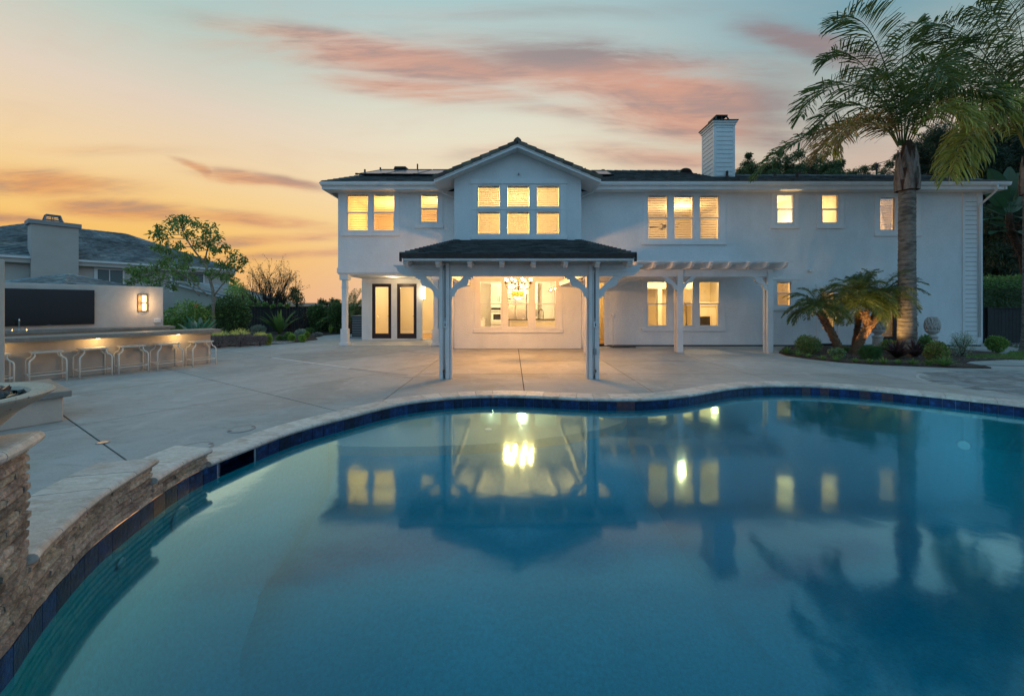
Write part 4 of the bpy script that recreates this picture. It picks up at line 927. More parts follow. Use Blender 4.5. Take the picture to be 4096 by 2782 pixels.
# ------------------------------------------------------------------ roof equipment: things of their own
def rpt(pxx, pyy):  # point on the front slope behind a pixel
    k = (CY - pyy) / F; y = (ZG - PT * YE - H) / (k - PT); return Vector(((pxx - CX) * y / F, y, H + k * y))
def panel(q, label, nm='solar_panel'):
    up = Vector((0, -sn, cs)); q = [rpt(*v) + up * .1 for v in q]; t = thing(nm, label, 'solar panel', sum(q, Vector()) / 4, group='pool heating panels on the roof')
    MB().extr(q, up * -.03).build('absorber', M['solar'], t); MB().tube([q[0], q[1]], .03, 8).build('header_pipe', M['blackm'], t); MB().tube([q[3], q[2]], .03, 8).build('header_pipe', M['blackm'], t)
    m = MB(); m.tube([q[0], q[3]], .015, 5); m.tube([q[1], q[2]], .015, 5); m.build('edge_strip', M['blackm'], t)
    for v in (q[0], q[1]): MB().tube([v - Vector((.05, 0, 0)), v + Vector((.05, 0, 0))], .042, 8).build('coupling', M['blackm'], t)
lab = ['long dark pool heating panel nearest the hip of the roof', 'middle pool heating panel between the hip and the gable', 'pool heating panel tucked beside the gable roof']
tops = [(1525, 687.5), (1620, 687.5), (1732, 688), (1800, 688)]; bots = [(1428, 705.5), (1538, 706), (1662, 707), (1750, 708)]
for i in range(3): panel([bots[i], (bots[i + 1][0] - 4, bots[i + 1][1]), (tops[i + 1][0] - 4, tops[i + 1][1]), tops[i]], lab[i])
panel([(2398, 709), (2450, 708.5), (2425, 692), (2375, 691)], 'short pool heating panel on the far side of the gable')
def vpipe(x0, yb, yt, r, label, dx=0):
    q = rpt(x0, yb); t = thing('vent_pipe', label, 'vent pipe', q, group='vent pipes on the roof'); zt = H + (CY - yt) * q.y / F
    MB().tube([q - Vector((0, 0, .05)), (q.x, q.y, zt)], r, 8).build('pipe', M['barkd'], t); MB().lathe([(r * 2.4, q.z - .02), (r * 1.3, q.z + .07), (r * 1.05, q.z + .08)], (q.x, q.y), 10).build('flashing', M['barkd'], t)
vpipe(1459.5, 699, 678, .04, 'short vent pipe beside the lowest corner of the pool heating panels'); vpipe(1521.5, 687, 670, .04, 'vent pipe at the top of the pool heating panels near the hip')
vpipe(1670, 684, 656, .035, 'tall thin vent pipe between the roof dormer vent and the gable'); vpipe(2341, 684, 672, .03, 'stub vent pipe right against the far gable slope')
vpipe(2908, 711, 684, .05, 'vent pipe standing in front of the siding chimney'); vpipe(3100, 708, 689, .05, 'vent pipe with flashing on the low ridge behind the palm fronds'); vpipe(3188, 720, 689, .05, 'vent pipe over the first small upstairs window'); vpipe(3200, 704, 684, .04, 'thin vent pipe paired just behind a thicker one')
def lou(xc, yb, w, h, label, box=False):
    q = rpt(xc, yb); k = q.y / F; w *= k; h *= k; t = thing('roof_vent', label, 'roof vent', q)
    m = MB(); n_ = 10
    if box: prof = [(-w / 2, 0), (w / 2, 0), (w / 2 * .72, h), (-w / 2 * .72, h)]
    else: prof = [(w / 2 * math.cos(math.pi * i / n_), h * math.sin(math.pi * i / n_)) for i in range(n_ + 1)]
    m.extr([(q.x + a, q.y, q.z + b) for a, b in prof], (0, .9, .1)); m.build('hood', M['roofcap'], t)
    for j in range(1, 6):
        zz = h * j / 6.5; ww = (w / 2 * (1 - .28 * j / 6.5) if box else w / 2 * math.sqrt(max(0, 1 - (zz / h) ** 2))) * .9
        MB().obox((q.x - ww, q.y - .04, q.z + zz - .02), (2 * ww, 0, 0), (0, .045, .03), (0, 0, .012)).build('louvre', M['blackm'], t)
lou(1600, 688, 60, 23, 'dark louvred dormer vent behind the pool heating panels', True); lou(2744, 692, 52, 21, 'half round louvred roof vent left of the siding chimney'.replace('left of', 'near'))
lou(2413, 688, 16, 11, 'tiny box vent on the ridge past the gable', True)
# ------------------------------------------------------------------ interiors
def room(x0, x1, y0, y1, z0, z1, floor='infloor', wallm='inwall', nm='interior_room'):
    m = MB(); m.quad((x0, y1, z0), (x1, y1, z0), (x1, y1, z1), (x0, y1, z1)); m.quad((x0, y0, z0), (x0, y1, z0), (x0, y1, z1), (x0, y0, z1)); m.quad((x1, y0, z0), (x1, y0, z1), (x1, y1, z1), (x1, y1, z0))
    o = m.build(nm, M[wallm], house, kind='structure')
    MB().quad((x0, y0, z0), (x1, y0, z0), (x1, y1, z0), (x0, y1, z0)).build('floor', M[floor], o, kind='structure'); MB().quad((x0, y0, z1), (x0, y1, z1), (x1, y1, z1), (x1, y0, z1)).build('ceiling', M['inwhite'], o, kind='structure')
    MB().box(x0, x1, y1 - .02, y1 - .001, z0, z0 + .13).build('skirting_board', M['inwhite'], o)
    return o
YI = YW + .125
WARM = (1, 0.62, 0.26); WARM2 = (1, 0.74, 0.42); GOLD = (1, 0.66, 0.22)
room(XL + .13, -2.2, YI, 19, 2.95, 5.72); lamp('bedroom_lamp', (-4.9, 16.6, 4.9), 190, (1, .50, .13)); lamp('bathroom_lamp', (-3.0, 16.2, 5.1), 90, (1, .6, .22))
room(BX0 + .13, BX1 - .13, YB + .125, 18.5, 3.0, 5.80); lamp('gable_room_lamp', (0.2, 16.2, 4.6), 560, (1, .70, .28))
room(2.7, 8.9, YI, 19.5, 2.95, 5.72); lamp('bedroom_lamp', (4.9, 17.2, 5.2), 144, WARM); lamp('bedroom_lamp', (7.2, 17.0, 5.2), 168, (1, .64, .26))
room(9.3, 10.95, YI, 17.4, 2.95, 5.72, wallm='inwhite'); lamp('vanity_lamp', (10.1, 15.9, 4.55), 148.8, (1, .66, .30))
room(11.05, 12.75, YI, 17.4, 2.95, 5.72); lamp('hall_lamp', (12.0, 16.4, 5.2), 62.4, (1, .62, .25))
room(13.0, 16.5, YI, 18.5, 2.95, 5.72); lamp('bedroom_lamp', (14.9, 17.2, 5.2), 260, (1, .60, .22))
room(-6.2, RX1 + .0, YR + .125, 21.0, 0.03, 2.65); lamp('family_room_lamp', (-4.5, 19, 2.4), 132, (1, .70, .34)); lamp('family_room_lamp', (-3.3, 18.3, 2.1), 52.8, (1, .68, .32))
room(BX0 + .13, 2.55, YB + .125, 19.3, 0.03, 2.69, wallm='inwhite'); lamp('kitchen_lamp', (0.5, 17.0, 2.55), 230, (1, .76, .42)); lamp('kitchen_lamp', (-0.9, 17.2, 2.5), 40, (1, .78, .45)); lamp('dining_lamp', (0.35, 15.6, 2.4), 90, (1, .7, .34))
room(2.57, 4.0, YI, 18.0, 0.03, 2.65); lamp('passage_lamp', (3.3, 16.5, 2.45), 72, (1, .6, .22))
room(4.1, 9.6, YI, 19.4, 0.03, 2.65); lamp('living_room_lamp', (6.4, 16.4, 2.45), 190, (1, .66, .26)); lamp('living_room_lamp', (8.6, 17.0, 2.4), 108, (1, .66, .26))
room(9.8, 17.2, YI, 18.4, 0.03, 2.65); lamp('laundry_lamp', (10.4, 16.4, 2.3), 76.8, (1, .6, .22)); lamp('study_lamp', (13.2, 16.6, 2.3), 144, (1, .62, .24))
# kitchen
def thingbox(name, label, cat, base, **k): return thing(name, label, cat, base, **k)
KY = 19.28; k = lambda v: wx(v, KY - .62)
fr = thing('refrigerator', 'wide brushed steel refrigerator in the kitchen behind the bay window', 'refrigerator', (0.3, KY - .35, .03)); fx0, fx1 = k(2031), k(2106)
MB().box(fx0, fx1, KY - .62, KY - .01, .1, 1.78).build('body', M['steel'], fr); MB().box(fx0, fx1, KY - .60, KY - .01, .03, .1).build('plinth', M['blackm'], fr)
for a, b in ((fx0, fx0 + .34), (fx0 + .35, fx1)): bevel(MB().box(a + .006, b - .006, KY - .66, KY - .621, .12, 1.76).build('door', M['steel'], fr), .01, 2)
for x in (fx0 + .31, fx0 + .385): MB().tube([(x, KY - .70, .5), (x, KY - .70, 1.65)], .012, 8).build('handle', M['chrome'], fr)
MB().box(fx0, fx1, KY - .62, KY - .01, 1.80, 2.03).build('grille_panel', M['blackm'], fr)
for i in range(7): MB().box(fx0 + .01, fx1 - .01, KY - .655, KY - .62, 1.81 + i * .03, 1.832 + i * .03).build('grille_slat', M['steel'], fr)
cb_ = thing('kitchen_cabinets', 'tall white cabinets with double oven beside the steel refrigerator', 'cabinet', (-.6, KY - .3, .03))
a, b = k(1963), fx0 - .04
MB().box(a, b, KY - .6, KY - .01, .03, 2.55).build('carcass', M['inwhite'], cb_); MB().box(fx0 - .035, fx1 + .035, KY - .6, KY - .01, 2.05, 2.55).build('carcass', M['inwhite'], cb_)
mx_ = (a + b) / 2
for p0, p1 in ((a, mx_), (mx_, b)):
    d_ = bevel(MB().box(p0 + .012, p1 - .012, KY - .625, KY - .601, 1.66, 2.50).build('cabinet_door', M['inwhite'], cb_), .004, 1)
    bevel(MB().box(p0 + .07, p1 - .07, KY - .632, KY - .626, 1.74, 2.42).build('raised_panel', M['inwall'], d_), .004, 1); 
for x in (mx_ - .04, mx_ + .04): MB().tube([(x, KY - .65, 1.7), (x, KY - .65, 1.95)], .007, 6).build('handle', M['bronze'], cb_)
for z0, z1 in ((.72, 1.28), (.12, .68)):
    d_ = bevel(MB().box(a + .02, b - .02, KY - .64, KY - .601, z0, z1).build('oven_door', M['inwhite'], cb_), .006, 1); MB().box(a + .12, b - .12, KY - .645, KY - .641, z0 + .12, z1 - .18).build('oven_glass', M['granite'], d_)
    MB().box(a + .03, b - .03, KY - .68, KY - .66, z1 - .07, z1 - .05).build('oven_handle', M['steel'], d_)
MB().box(a + .02, b - .02, KY - .642, KY - .601, 1.3, 1.40).build('control_strip', M['granite'], cb_)
MB().box(fx0, fx1, KY - .58, KY - .01, 2.035, 2.049).build('filler_panel', M['inwhite'], cb_)
a, b = fx1 + .04, k(2150); MB().box(a, b, KY - .6, KY - .01, .03, 2.55).build('carcass', M['inwhite'], cb_)
MB().box(a + .02, b - .03, KY - .64, KY - .601, 1.0, 1.32).build('microwave', M['steel'], cb_); MB().box(a + .08, b - .1, KY - .645, KY - .641, 1.05, 1.27).build('oven_glass', M['granite'], cb_)
lc = thing('side_counter', 'white kitchen counter with cooktop and tapered hood along the wall', 'counter', (-1.6, 17.6, .03))
MB().box(BX0 + .14, BX0 + .75, 16.2, 18.9, .03, .90).build('base_cabinet', M['inwhite'], lc); MB().box(BX0 + .135, BX0 + .78, 16.15, 18.9, .901, .94).build('worktop', M['trav'], lc); MB().box(BX0 + .25, BX0 + .7, 17.0, 17.7, .942, .96).build('cooktop', M['blackm'], lc)
MB().add([(BX0 + .14, 16.9, 1.75), (BX0 + .62, 16.9, 1.75), (BX0 + .62, 17.8, 1.75), (BX0 + .14, 17.8, 1.75), (BX0 + .14, 17.1, 2.66), (BX0 + .4, 17.1, 2.66), (BX0 + .4, 17.6, 2.66), (BX0 + .14, 17.6, 2.66)], [(0, 3, 2, 1), (4, 5, 6, 7), (0, 1, 5, 4), (1, 2, 6, 5), (2, 3, 7, 6), (3, 0, 4, 7)]).build('extractor_hood', M['inwhite'], lc)
isl = thing('kitchen_island', 'pale kitchen island with dark granite top seen through the bay window', 'kitchen island', (.9, 17.3, .03))
MB().box(-.1, 2.3, 16.95, 17.8, .03, .89).build('body', M['inwhite'], isl); bevel(MB().box(-.16, 2.4, 16.9, 17.85, .891, .93).build('worktop', M['granite'], isl), .004, 1)
MB().box(-.02, .95, 16.938, 16.949, .1, .82).build('back_panel', M['inwall'], isl); MB().box(1.0, 2.2, 16.938, 16.949, .1, .82).build('back_panel', M['inwall'], isl)
MB().tube([(1.35, 17.3, .93), (1.35, 17.3, 1.22), (1.33, 17.3, 1.30), (1.27, 17.3, 1.335), (1.2, 17.3, 1.31), (1.16, 17.3, 1.22), (1.15, 17.3, 1.15)], .014, 8).build('tap', M['bronze'], isl, smooth=True)
pdr = thing('pantry_door', 'cream arched panel door at the back of the kitchen', 'door', (1.8, KY, .03)); a, b = wx(2166, KY), wx(2208, KY)
bevel(MB().box(a, b, KY - .04, KY - .001, .04, 2.12).build('door_leaf', M['inwhite'], pdr), .005, 1); bevel(MB().box(a + .1, b - .1, KY - .05, KY - .041, .35, 1.95).build('raised_panel', M['inwhite'], pdr), .006, 1)
for xx0, xx1, zz0, zz1 in ((a - .09, a - .01, .04, 2.2), (b + .01, b + .09, .04, 2.2), (a - .09, b + .09, 2.2, 2.3)): MB().box(xx0, xx1, KY - .05, KY - .001, zz0, zz1).build('door_trim', M['inwhite'], pdr)
# dining pendant
dp = thing('drum_pendant', 'amber drum shade pendant with crystal drops inside the bay window', 'pendant lamp', (.22, 15.8, 1.7)); ax_, ay_ = wx(2071, 15.8), 15.8
sh = mat('amber_sheer_shade', (0.9, 0.5, 0.1), 0.6, trans=0.75)
MB().lathe([(.235, 1.86), (.225, 2.06)], (ax_, ay_), 24).build('drum_shade', sh, dp, smooth=True); MB().tube([(ax_, ay_, 2.05), (ax_, ay_, 2.65)], .008, 6).build('stem', M['bronze'], dp)
m = MB()
for i in range(40):
    r_ = random.uniform(.03, .2); t_ = random.uniform(0, 6.28); m.ball((ax_ + r_ * math.cos(t_), ay_ + r_ * math.sin(t_), 1.86 - .14 * (1 - r_ / .24) * random.random() - .01), .012, 5, 3)
m.build('crystal_drops', M['bulb_soft'], dp, kind='stuff')
for i in range(5): MB().ball((ax_ + .12 * math.cos(i * 1.257), ay_ + .12 * math.sin(i * 1.257), 1.96), .018, 8, 5).build('bulb', M['bulb'], dp)
gpm = thing('globe_pendant', 'clear glass globe pendant over the island, lower one', 'pendant lamp', (1.65, 17.4, 2.1), group='glass pendants over the island'); gpn = thing('globe_pendant', 'clear glass globe pendant over the island, slightly higher one', 'pendant lamp', (1.9, 17.4, 2.1), group='glass pendants over the island')
for t_, x_, z_ in ((gpm, wx(2204, 17.4), 2.17), (gpn, wx(2221, 17.4), 2.24)):
    MB().tube([(x_, 17.4, z_ + .08), (x_, 17.4, 2.65)], .005, 5).build('cord', M['bronze'], t_); MB().ball((x_, 17.4, z_), .03, 8, 6).build('bulb', M['bulb'], t_); MB().ball((x_, 17.4, z_), .09, 14, 9).build('globe', M['glass'], t_, smooth=True)
# living room fireplace, columns
LY = 19.35; lf = thing('fireplace', 'cream mantel fireplace with black firebox behind the triple ground floor window', 'fireplace', (9.0, LY, .03)); L_ = lambda v: wx(v, LY - .5)
MB().box(L_(2766), L_(2880), LY - .5, LY - .01, .03, 1.55).build('breast', M['inwhite'], lf); MB().box(L_(2790), L_(2848), LY - .515, LY - .501, .12, 1.05).build('surround', M['inwall'], lf); MB().box(L_(2797), L_(2839), LY - .53, LY - .516, .12, .98).build('firebox', M['black'], lf)
bevel(MB().box(L_(2757), L_(2884), LY - .68, LY - .01, 1.56, 1.66).build('mantel_shelf', M['inwhite'], lf), .01, 1); bevel(MB().box(L_(2762), L_(2882), LY - .6, LY - .01, 1.46, 1.559).build('mantel_moulding', M['inwhite'], lf), .02, 2)
MB().box(L_(2875), L_(2880), LY - .56, LY - .5, 0.03, 1.46).build('pilaster', M['inwhite'], lf)
for v in (2632, 2716):
    MB().box(wx(v, 17.8), wx(v + 15, 17.8), 17.8, 18.1, .03, 2.649).build('interior_column', M['inwhite'], house)
m = MB().box(wx(2585, 17.8), wx(2790, 17.8), 17.81, 18.09, 2.25, 2.648).build('interior_beam', M['inwhite'], house)
# ceiling fan and recessed lights upstairs
cf = thing('ceiling_fan', 'dark ceiling fan seen through the upstairs triple window', 'ceiling fan', (5.55, 17.3, 5.1)); fx_, fy_ = wx(2663, 17.3), 17.3
MB().tube([(fx_, fy_, 5.44), (fx_, fy_, 4.98)], .012, 6).build('downrod', M['bronze'], cf); MB().lathe([(.0, 4.86), (.09, 4.88), (.1, 4.96), (.02, 5.0)], (fx_, fy_), 14).build('motor', M['bronze'], cf)
for i in range(5):
    t_ = i * 1.2566 + .3; d_ = Vector((math.cos(t_), math.sin(t_), 0)); s_ = Vector((-d_.y, d_.x, .12)); MB().obox(Vector((fx_, fy_, 4.92)) + d_ * .1 - s_ * .06, d_ * .55, s_ * .12, (0, 0, .008)).build('blade', M['bronze'], cf)
for x_, y_, l_ in ((4.75, 16.9, 'round recessed downlight by the ceiling fan'), (7.3, 16.6, 'round recessed downlight behind the middle upstairs sash')):
    pass
# porch lamp on the inner face of the side wall
pl_ = thing('porch_sconce', 'tall glowing sconce in the porch by the open doorway', 'wall lamp', (-3.62, 17.0, 2.0))
MB().box(wx(1688, 17.1), wx(1699, 17.1), 17.02, 17.16, wz(1196, 17.1), wz(1146, 17.1)).build('lamp_glass', M['bulb_soft'], pl_); MB().box(wx(1690, 17.1), wx(1697, 17.1), 17.14, 17.19, wz(1200, 17.1), wz(1142, 17.1)).build('backplate', M['bronze'], pl_)
lamp('porch_lamp', (wx(1693, 17), 33.7, 2.0), 10, (1, .68, .34), .1); lamp('porch_ceiling_lamp', (-4.8, 16.2, 2.55), 28, (1, .72, .40), .15)
# ================================================================== PATIO COVER
pv = thing('patio_cover', 'white timber patio cover with dark shingle roof reaching out to the pool', 'patio cover', (0.13, 8.4, 0))
YP = 8.36; PY0 = 7.9
X0e, X1e, X0t, X1t = -2.19, 2.43, -1.95, 2.33; ZE0, ZT0 = 2.50, 3.74; YT = YB - .03
pf = MB().add([(X0e, PY0, ZE0), (X1e, PY0, ZE0), (X1t, YT, ZT0), (X0t, YT, ZT0), (X0e, PY0, ZE0 - .04), (X1e, PY0, ZE0 - .04), (X1t, YT, ZT0 - .04), (X0t, YT, ZT0 - .04)],
              [(0, 1, 2, 3), (7, 6, 5, 4), (0, 4, 5, 1), (1, 5, 6, 2), (3, 7, 4, 0)]).build('roof_deck', M['beam'], pv)
rk = MB(); rl = math.hypot(YT - PY0, ZT0 - ZE0); c1, s1 = (YT - PY0) / rl, (ZT0 - ZE0) / rl
lay(lambda t: X0e - .02 + (X0t - X0e) * t, lambda t: X1e + .02 + (X1t - X1e) * t, 18, .33, .37, .034, 'roof_tile', M['roof'], PY0 - .02, ZE0 + .012, c1, s1, pf, budget=300)
# raised end course along both rakes
for sg, xa, xb in ((-1, X0e, X0t), (1, X1e, X1t)):
    for i in range(17):
        t0, t1 = i / 17, (i + 1.12) / 17
        f_ = lambda t: Vector((xa + (xb - xa) * t, PY0 + (YT - PY0) * t, ZE0 + (ZT0 - ZE0) * t))
        a, b = f_(t0), f_(t1); ins = Vector((-sg * .17, 0, 0)); m = MB()
        m.add([a + Vector((sg * .035, 0, .03)), b + Vector((sg * .035, 0, .02)), b + ins + Vector((0, 0, .02)), a + ins + Vector((0, 0, .03)), a + Vector((sg * .035, 0, .085)), b + Vector((sg * .035, 0, .045)), b + ins + Vector((0, 0, .045)), a + ins + Vector((0, 0, .085))],
              [(4, 5, 6, 7), (0, 1, 5, 4), (3, 7, 6, 2), (0, 4, 7, 3), (1, 2, 6, 5)])
        m.build('rake_tile', M['roof'], pf)
MB().box(X0e - .02, X1e + .02, PY0 - .03, PY0 - .001, 2.475, 2.555).build('drip_board', M['barkd'], pv)
for x in (X0e, X1e): MB().box(x - .03 if x < 0 else x, x if x < 0 else x + .03, PY0 - .03, PY0 + .06, 2.40, 2.56).build('drip_board', M['barkd'], pv)
MB().box(X0e + .03, X1e - .03, PY0 + .0, PY0 + .04, 2.415, 2.474).build('fascia_board', M['beam'], pv)
def scallop(L, h):  # end profile of a beam or rafter, from the top outward
    return [(0, h), (-L, h), (-L, h * .86), (-L * .86, h * .78), (-L * .80, h * .48), (-L * .55, h * .12), (-L * .22, 0), (0, 0)]
# rafters with shaped tails
sl = s1 / c1
for i in range(8):
    x = -1.5 - .60 + .643 * i - 0.0
    x = wx(1622.5 + 128.1 * i, 7.98)
    m = MB(); w = .045; tail = [(PY0 + .045, 2.435), (PY0 + .045, 2.355), (PY0 + .10, 2.335), (PY0 + .14, 2.30), (PY0 + .2, 2.29), (YP + .2, 2.36)]
    top = [(YT, ZT0 - .05), (PY0 + .045, ZE0 - .045)]; bot = [(YT, ZT0 - .19)]
    poly = tail[::-1][1:] ; poly = [(PY0 + .045, ZE0 - .05), (PY0 + .045, 2.37), (PY0 + .09, 2.345), (PY0 + .12, 2.305), (PY0 + .19, 2.295), (PY0 + .32, 2.35), (YP + .3, ZE0 - .19 + sl * .75), (YT, ZT0 - .19), (YT, ZT0 - .05)]
    m.extr([(x - w, a, b) for a, b in poly], (2 * w, 0, 0)); bevel(m.build('rafter', M['beam'], pv), .004, 1)
# front beam and side plates
bz0, bz1 = 2.135, 2.372
def beam_x(x0, x1, y, th, z0, z1, nm='beam', L=.42, ends=(1, 1), parent=None):
    h = z1 - z0; pr = []
    pr += [(x0 + L + a, z0 + b) for a, b in scallop(L, h)] if ends[0] else [(x0, z1), (x0, z0)]
    pr = pr[::1]
    rt = [(x1 - L - a, z0 + b) for a, b in scallop(L, h)][::-1] if ends[1] else [(x1, z0), (x1, z1)]
    m = MB(); m.extr([(a, y, b) for a, b in pr + rt], (0, th, 0)); return bevel(m.build(nm, M['beam'], parent or pv), .004, 1)
beam_x(-2.47, 2.73, YP - .03, .085, bz0, bz1)
for x in (-1.47, 1.66): MB().box(x - .04, x + .04, YP + .07, YB - .03, 2.18, 2.33).build('side_plate', M['beam'], pv)
xr_ = [X0e + .06] + [wx(1622.5 + 128.1 * i, 7.98) for i in range(8)] + [X1e - .06]
for i in range(9): MB().box(xr_[i] + .046, xr_[i + 1] - .046, YP + .0, YP + .03, bz1 if 0 else 2.373, 2.575).build('blocking_board', M['beam'], pv)
# ceiling boards under the rafters
n_ = 26
for i in range(n_):
    t0 = i / n_; t1 = (i + .985) / n_
    MB().add([(X0e + .08, PY0 + .2 + (YT - PY0 - .2) * t0, ZE0 - .052 + sl * (.2 + (YT - PY0 - .2) * t0)), (X1e - .08, PY0 + .2 + (YT - PY0 - .2) * t0, ZE0 - .052 + sl * (.2 + (YT - PY0 - .2) * t0)),
              (X1t - .02, PY0 + .2 + (YT - PY0 - .2) * t1, ZE0 - .052 + sl * (.2 + (YT - PY0 - .2) * t1)), (X0t + .02, PY0 + .2 + (YT - PY0 - .2) * t1, ZE0 - .052 + sl * (.2 + (YT - PY0 - .2) * t1))], [(3, 2, 1, 0)]).build('ceiling_board', M['beam'], pv)
# corbel brackets cut from board
def bracket(x, y, sg, ztop, parent, sc=1.0, th=.07):
    pr = [(0, 0), (.50, 0), (.50, -.035), (.455, -.035), (.455, -.065), (.40, -.065), (.395, -.13), (.36, -.18), (.30, -.215), (.22, -.235), (.15, -.275), (.105, -.35), (.095, -.41), (.05, -.41), (.05, -.45), (0, -.45), (0, -.24), (.30, 0.0)]
    pr = [(0.02, -.27), (.30, -.0), (.50, 0), (.50, -.035), (.455, -.035), (.455, -.065), (.40, -.065), (.395, -.13), (.36, -.185), (.30, -.22), (.22, -.24), (.16, -.28), (.12, -.35), (.11, -.42), (.06, -.42), (.06, -.46), (0.0, -.46), (0, -.27)]
    m = MB(); m.extr([(x + sg * a * sc, y, ztop + b * sc) for a, b in pr], (0, th, 0)); return m.build('bracket', M['beam'], parent)
def post(x0, x1, label):
    cx_ = (x0 + x1) / 2
    p = MB().box(x0, x0 + .072, YP - .075, YP + .02, .0, bz1 + (.0)).build('post', M['beam'], pv); p['label'] = label; bevel(p, .004, 1)
    bevel(MB().box(x1 - .072, x1, YP - .075, YP + .02, .0, bz1 + .03).build('post_board', M['beam'], p), .004, 1)
    MB().box(x0 + .073, x1 - .073, YP - .01, YP + .0, .0, bz0).build('post_web', M['beam'], p)
    bevel(MB().box(x1 + .004 if cx_ < 0 else x0 - .045, x1 + .045 if cx_ < 0 else x0 - .004, YP - .03, YP + .1, .0, bz0).build('post_board', M['beam'], p), .004, 1)
    MB().tube([(cx_ - .012, YP - .045, .16), (cx_ - .012, YP - .045, 2.10), (cx_ - .012, YP - .045, 2.23), (cx_ - .03, YP - .05, 2.25)], .0125, 8).build('conduit', M['trim'], p, smooth=True)
    MB().tube([(cx_ - .03, YP - .05, 2.25), (cx_ + (-.62 if cx_ < 0 else .70), YP - .05, 2.25)], .0125, 8).build('conduit', M['trim'], p, smooth=True)
    MB().tube([(cx_ + .028, YP - .04, 1.28), (cx_ + .03, YP - .05, 2.0), (cx_ + .022, YP - .05, 2.28), (cx_ + .0, YP - .06, 2.36)], .017, 8).build('flexible_conduit', M['plastic'], p, smooth=True)
    MB().tube([(cx_ + .03, YP - .045, 1.06), (cx_ + .034, YP - .045, .01)], .017, 8).build('conduit', M['trim'], p, smooth=True)
    sw_ = bevel(MB().box(cx_ - .012, cx_ + .058, YP - .105, YP - .03, 1.07, 1.19).build('switch_box', M['trim'], p), .006, 1)
    MB().box(cx_ + .011, cx_ + .035, YP - .111, YP - .106, 1.10, 1.155).build('switch_rocker', M['doorp'] if cx_ < 0 else M['blackm'], sw_)
    MB().box(cx_ + .008, cx_ + .04, YP - .1085, YP - .1055, 1.165, 1.178).build('switch_mark', M['plastic'], sw_)
    MB().ball((cx_ + (-.012 if cx_ < 0 else .03), YP - .07, .17), .022, 7, 5, (1, 1, 1.5)).build('valve', mat('brass_%d' % (cx_ > 0), (.22, .11, .04), .5, .7), p)
    MB().tube([(cx_ + (-.012 if cx_ < 0 else .03), YP - .05, .15), (cx_ - .0, YP - .05, .02)], .009, 6).build('hose_pipe', M['blackm'], p)
    return p
p1 = post(-1.508, -1.30, 'post with red rocker switch box and brass valve'); p2 = post(1.598, 1.808, 'post with dark rocker switch and grey outlet box')
bevel(MB().box(1.69, 1.745, YP - .11, YP - .05, .51, .64).build('outlet_box', M['plastic'], p2), .006, 1)
for x, sg in ((-1.508, -1), (-1.30 + .0, 1), (1.598, -1), (1.808, 1)): bracket(x, YP - .037, sg, bz0 - .001, pv, 1.0)
m = MB()
# back posts near the house
bevel(MB().box(wx(2336, 12.86), wx(2354, 12.86), 12.86, 13.0, 0, 2.44).build('post', M['beam'], pv), .005, 1)
bevel(MB().box(wx(1786, 12.86), wx(1800, 12.86), 12.9, 13.04, 0, 2.6).build('post', M['beam'], pv), .005, 1)
# ================================================================== CHANDELIER
cl = thing('chandelier', 'dark bronze eight arm candle chandelier hanging under the patio cover', 'chandelier', (.18, 11, 2.05)); qx, qy = .18, 11.0
br = mat('chandelier_bronze', (.035, .02, .012), .4, metal=.7)
MB().tube([(qx, qy, 2.55), (qx, qy, 2.97)], .008, 6).build('hanging_chain', br, cl); MB().lathe([(0, 1.99), (.02, 2.0), (.03, 2.04), (.012, 2.08), (.012, 2.2), (.028, 2.24), (.01, 2.28), (.01, 2.5), (.03, 2.53), (.0, 2.56)], (qx, qy), 10).build('centre_column', br, cl, smooth=True)
for i in range(8):
    a = i * math.pi / 4 + .25; d = Vector((math.cos(a), math.sin(a), 0)); c0 = Vector((qx, qy, 0)); m = MB()
    m.tube([c0 + d * r_ + Vector((0, 0, z_)) for r_, z_ in ((.015, 2.13), (.05, 2.10), (.12, 2.045), (.2, 2.02), (.28, 2.03), (.335, 2.07), (.36, 2.13), (.36, 2.18))], .0065, 6)
    arm = m.build('arm', br, cl, smooth=True)
    q = c0 + d * .36; MB().lathe([(.012, 2.175), (.045, 2.19), (.048, 2.197), (.015, 2.198), (.013, 2.25), (0, 2.25)], (q.x, q.y), 10).build('candle_cup', br, arm)
    MB().tube([(q.x, q.y, 2.2), (q.x, q.y, 2.262)], .011, 6).build('candle_sleeve', M['trim'], arm)
    MB().ball((q.x, q.y, 2.29), .02, 8, 6, (1, 1, 1.5)).build('bulb', mat('chandelier_bulb', (1, .74, .38), emit=120) if i == 0 else bpy.data.materials['chandelier_bulb'], arm)
    lamp('chandelier_lamp', (q.x, q.y, 2.33), 56, (1, .47, .125), .03)
for o_ in list(COL.objects):
    if o_.name.startswith('chandelier'): o_.location.z -= .06
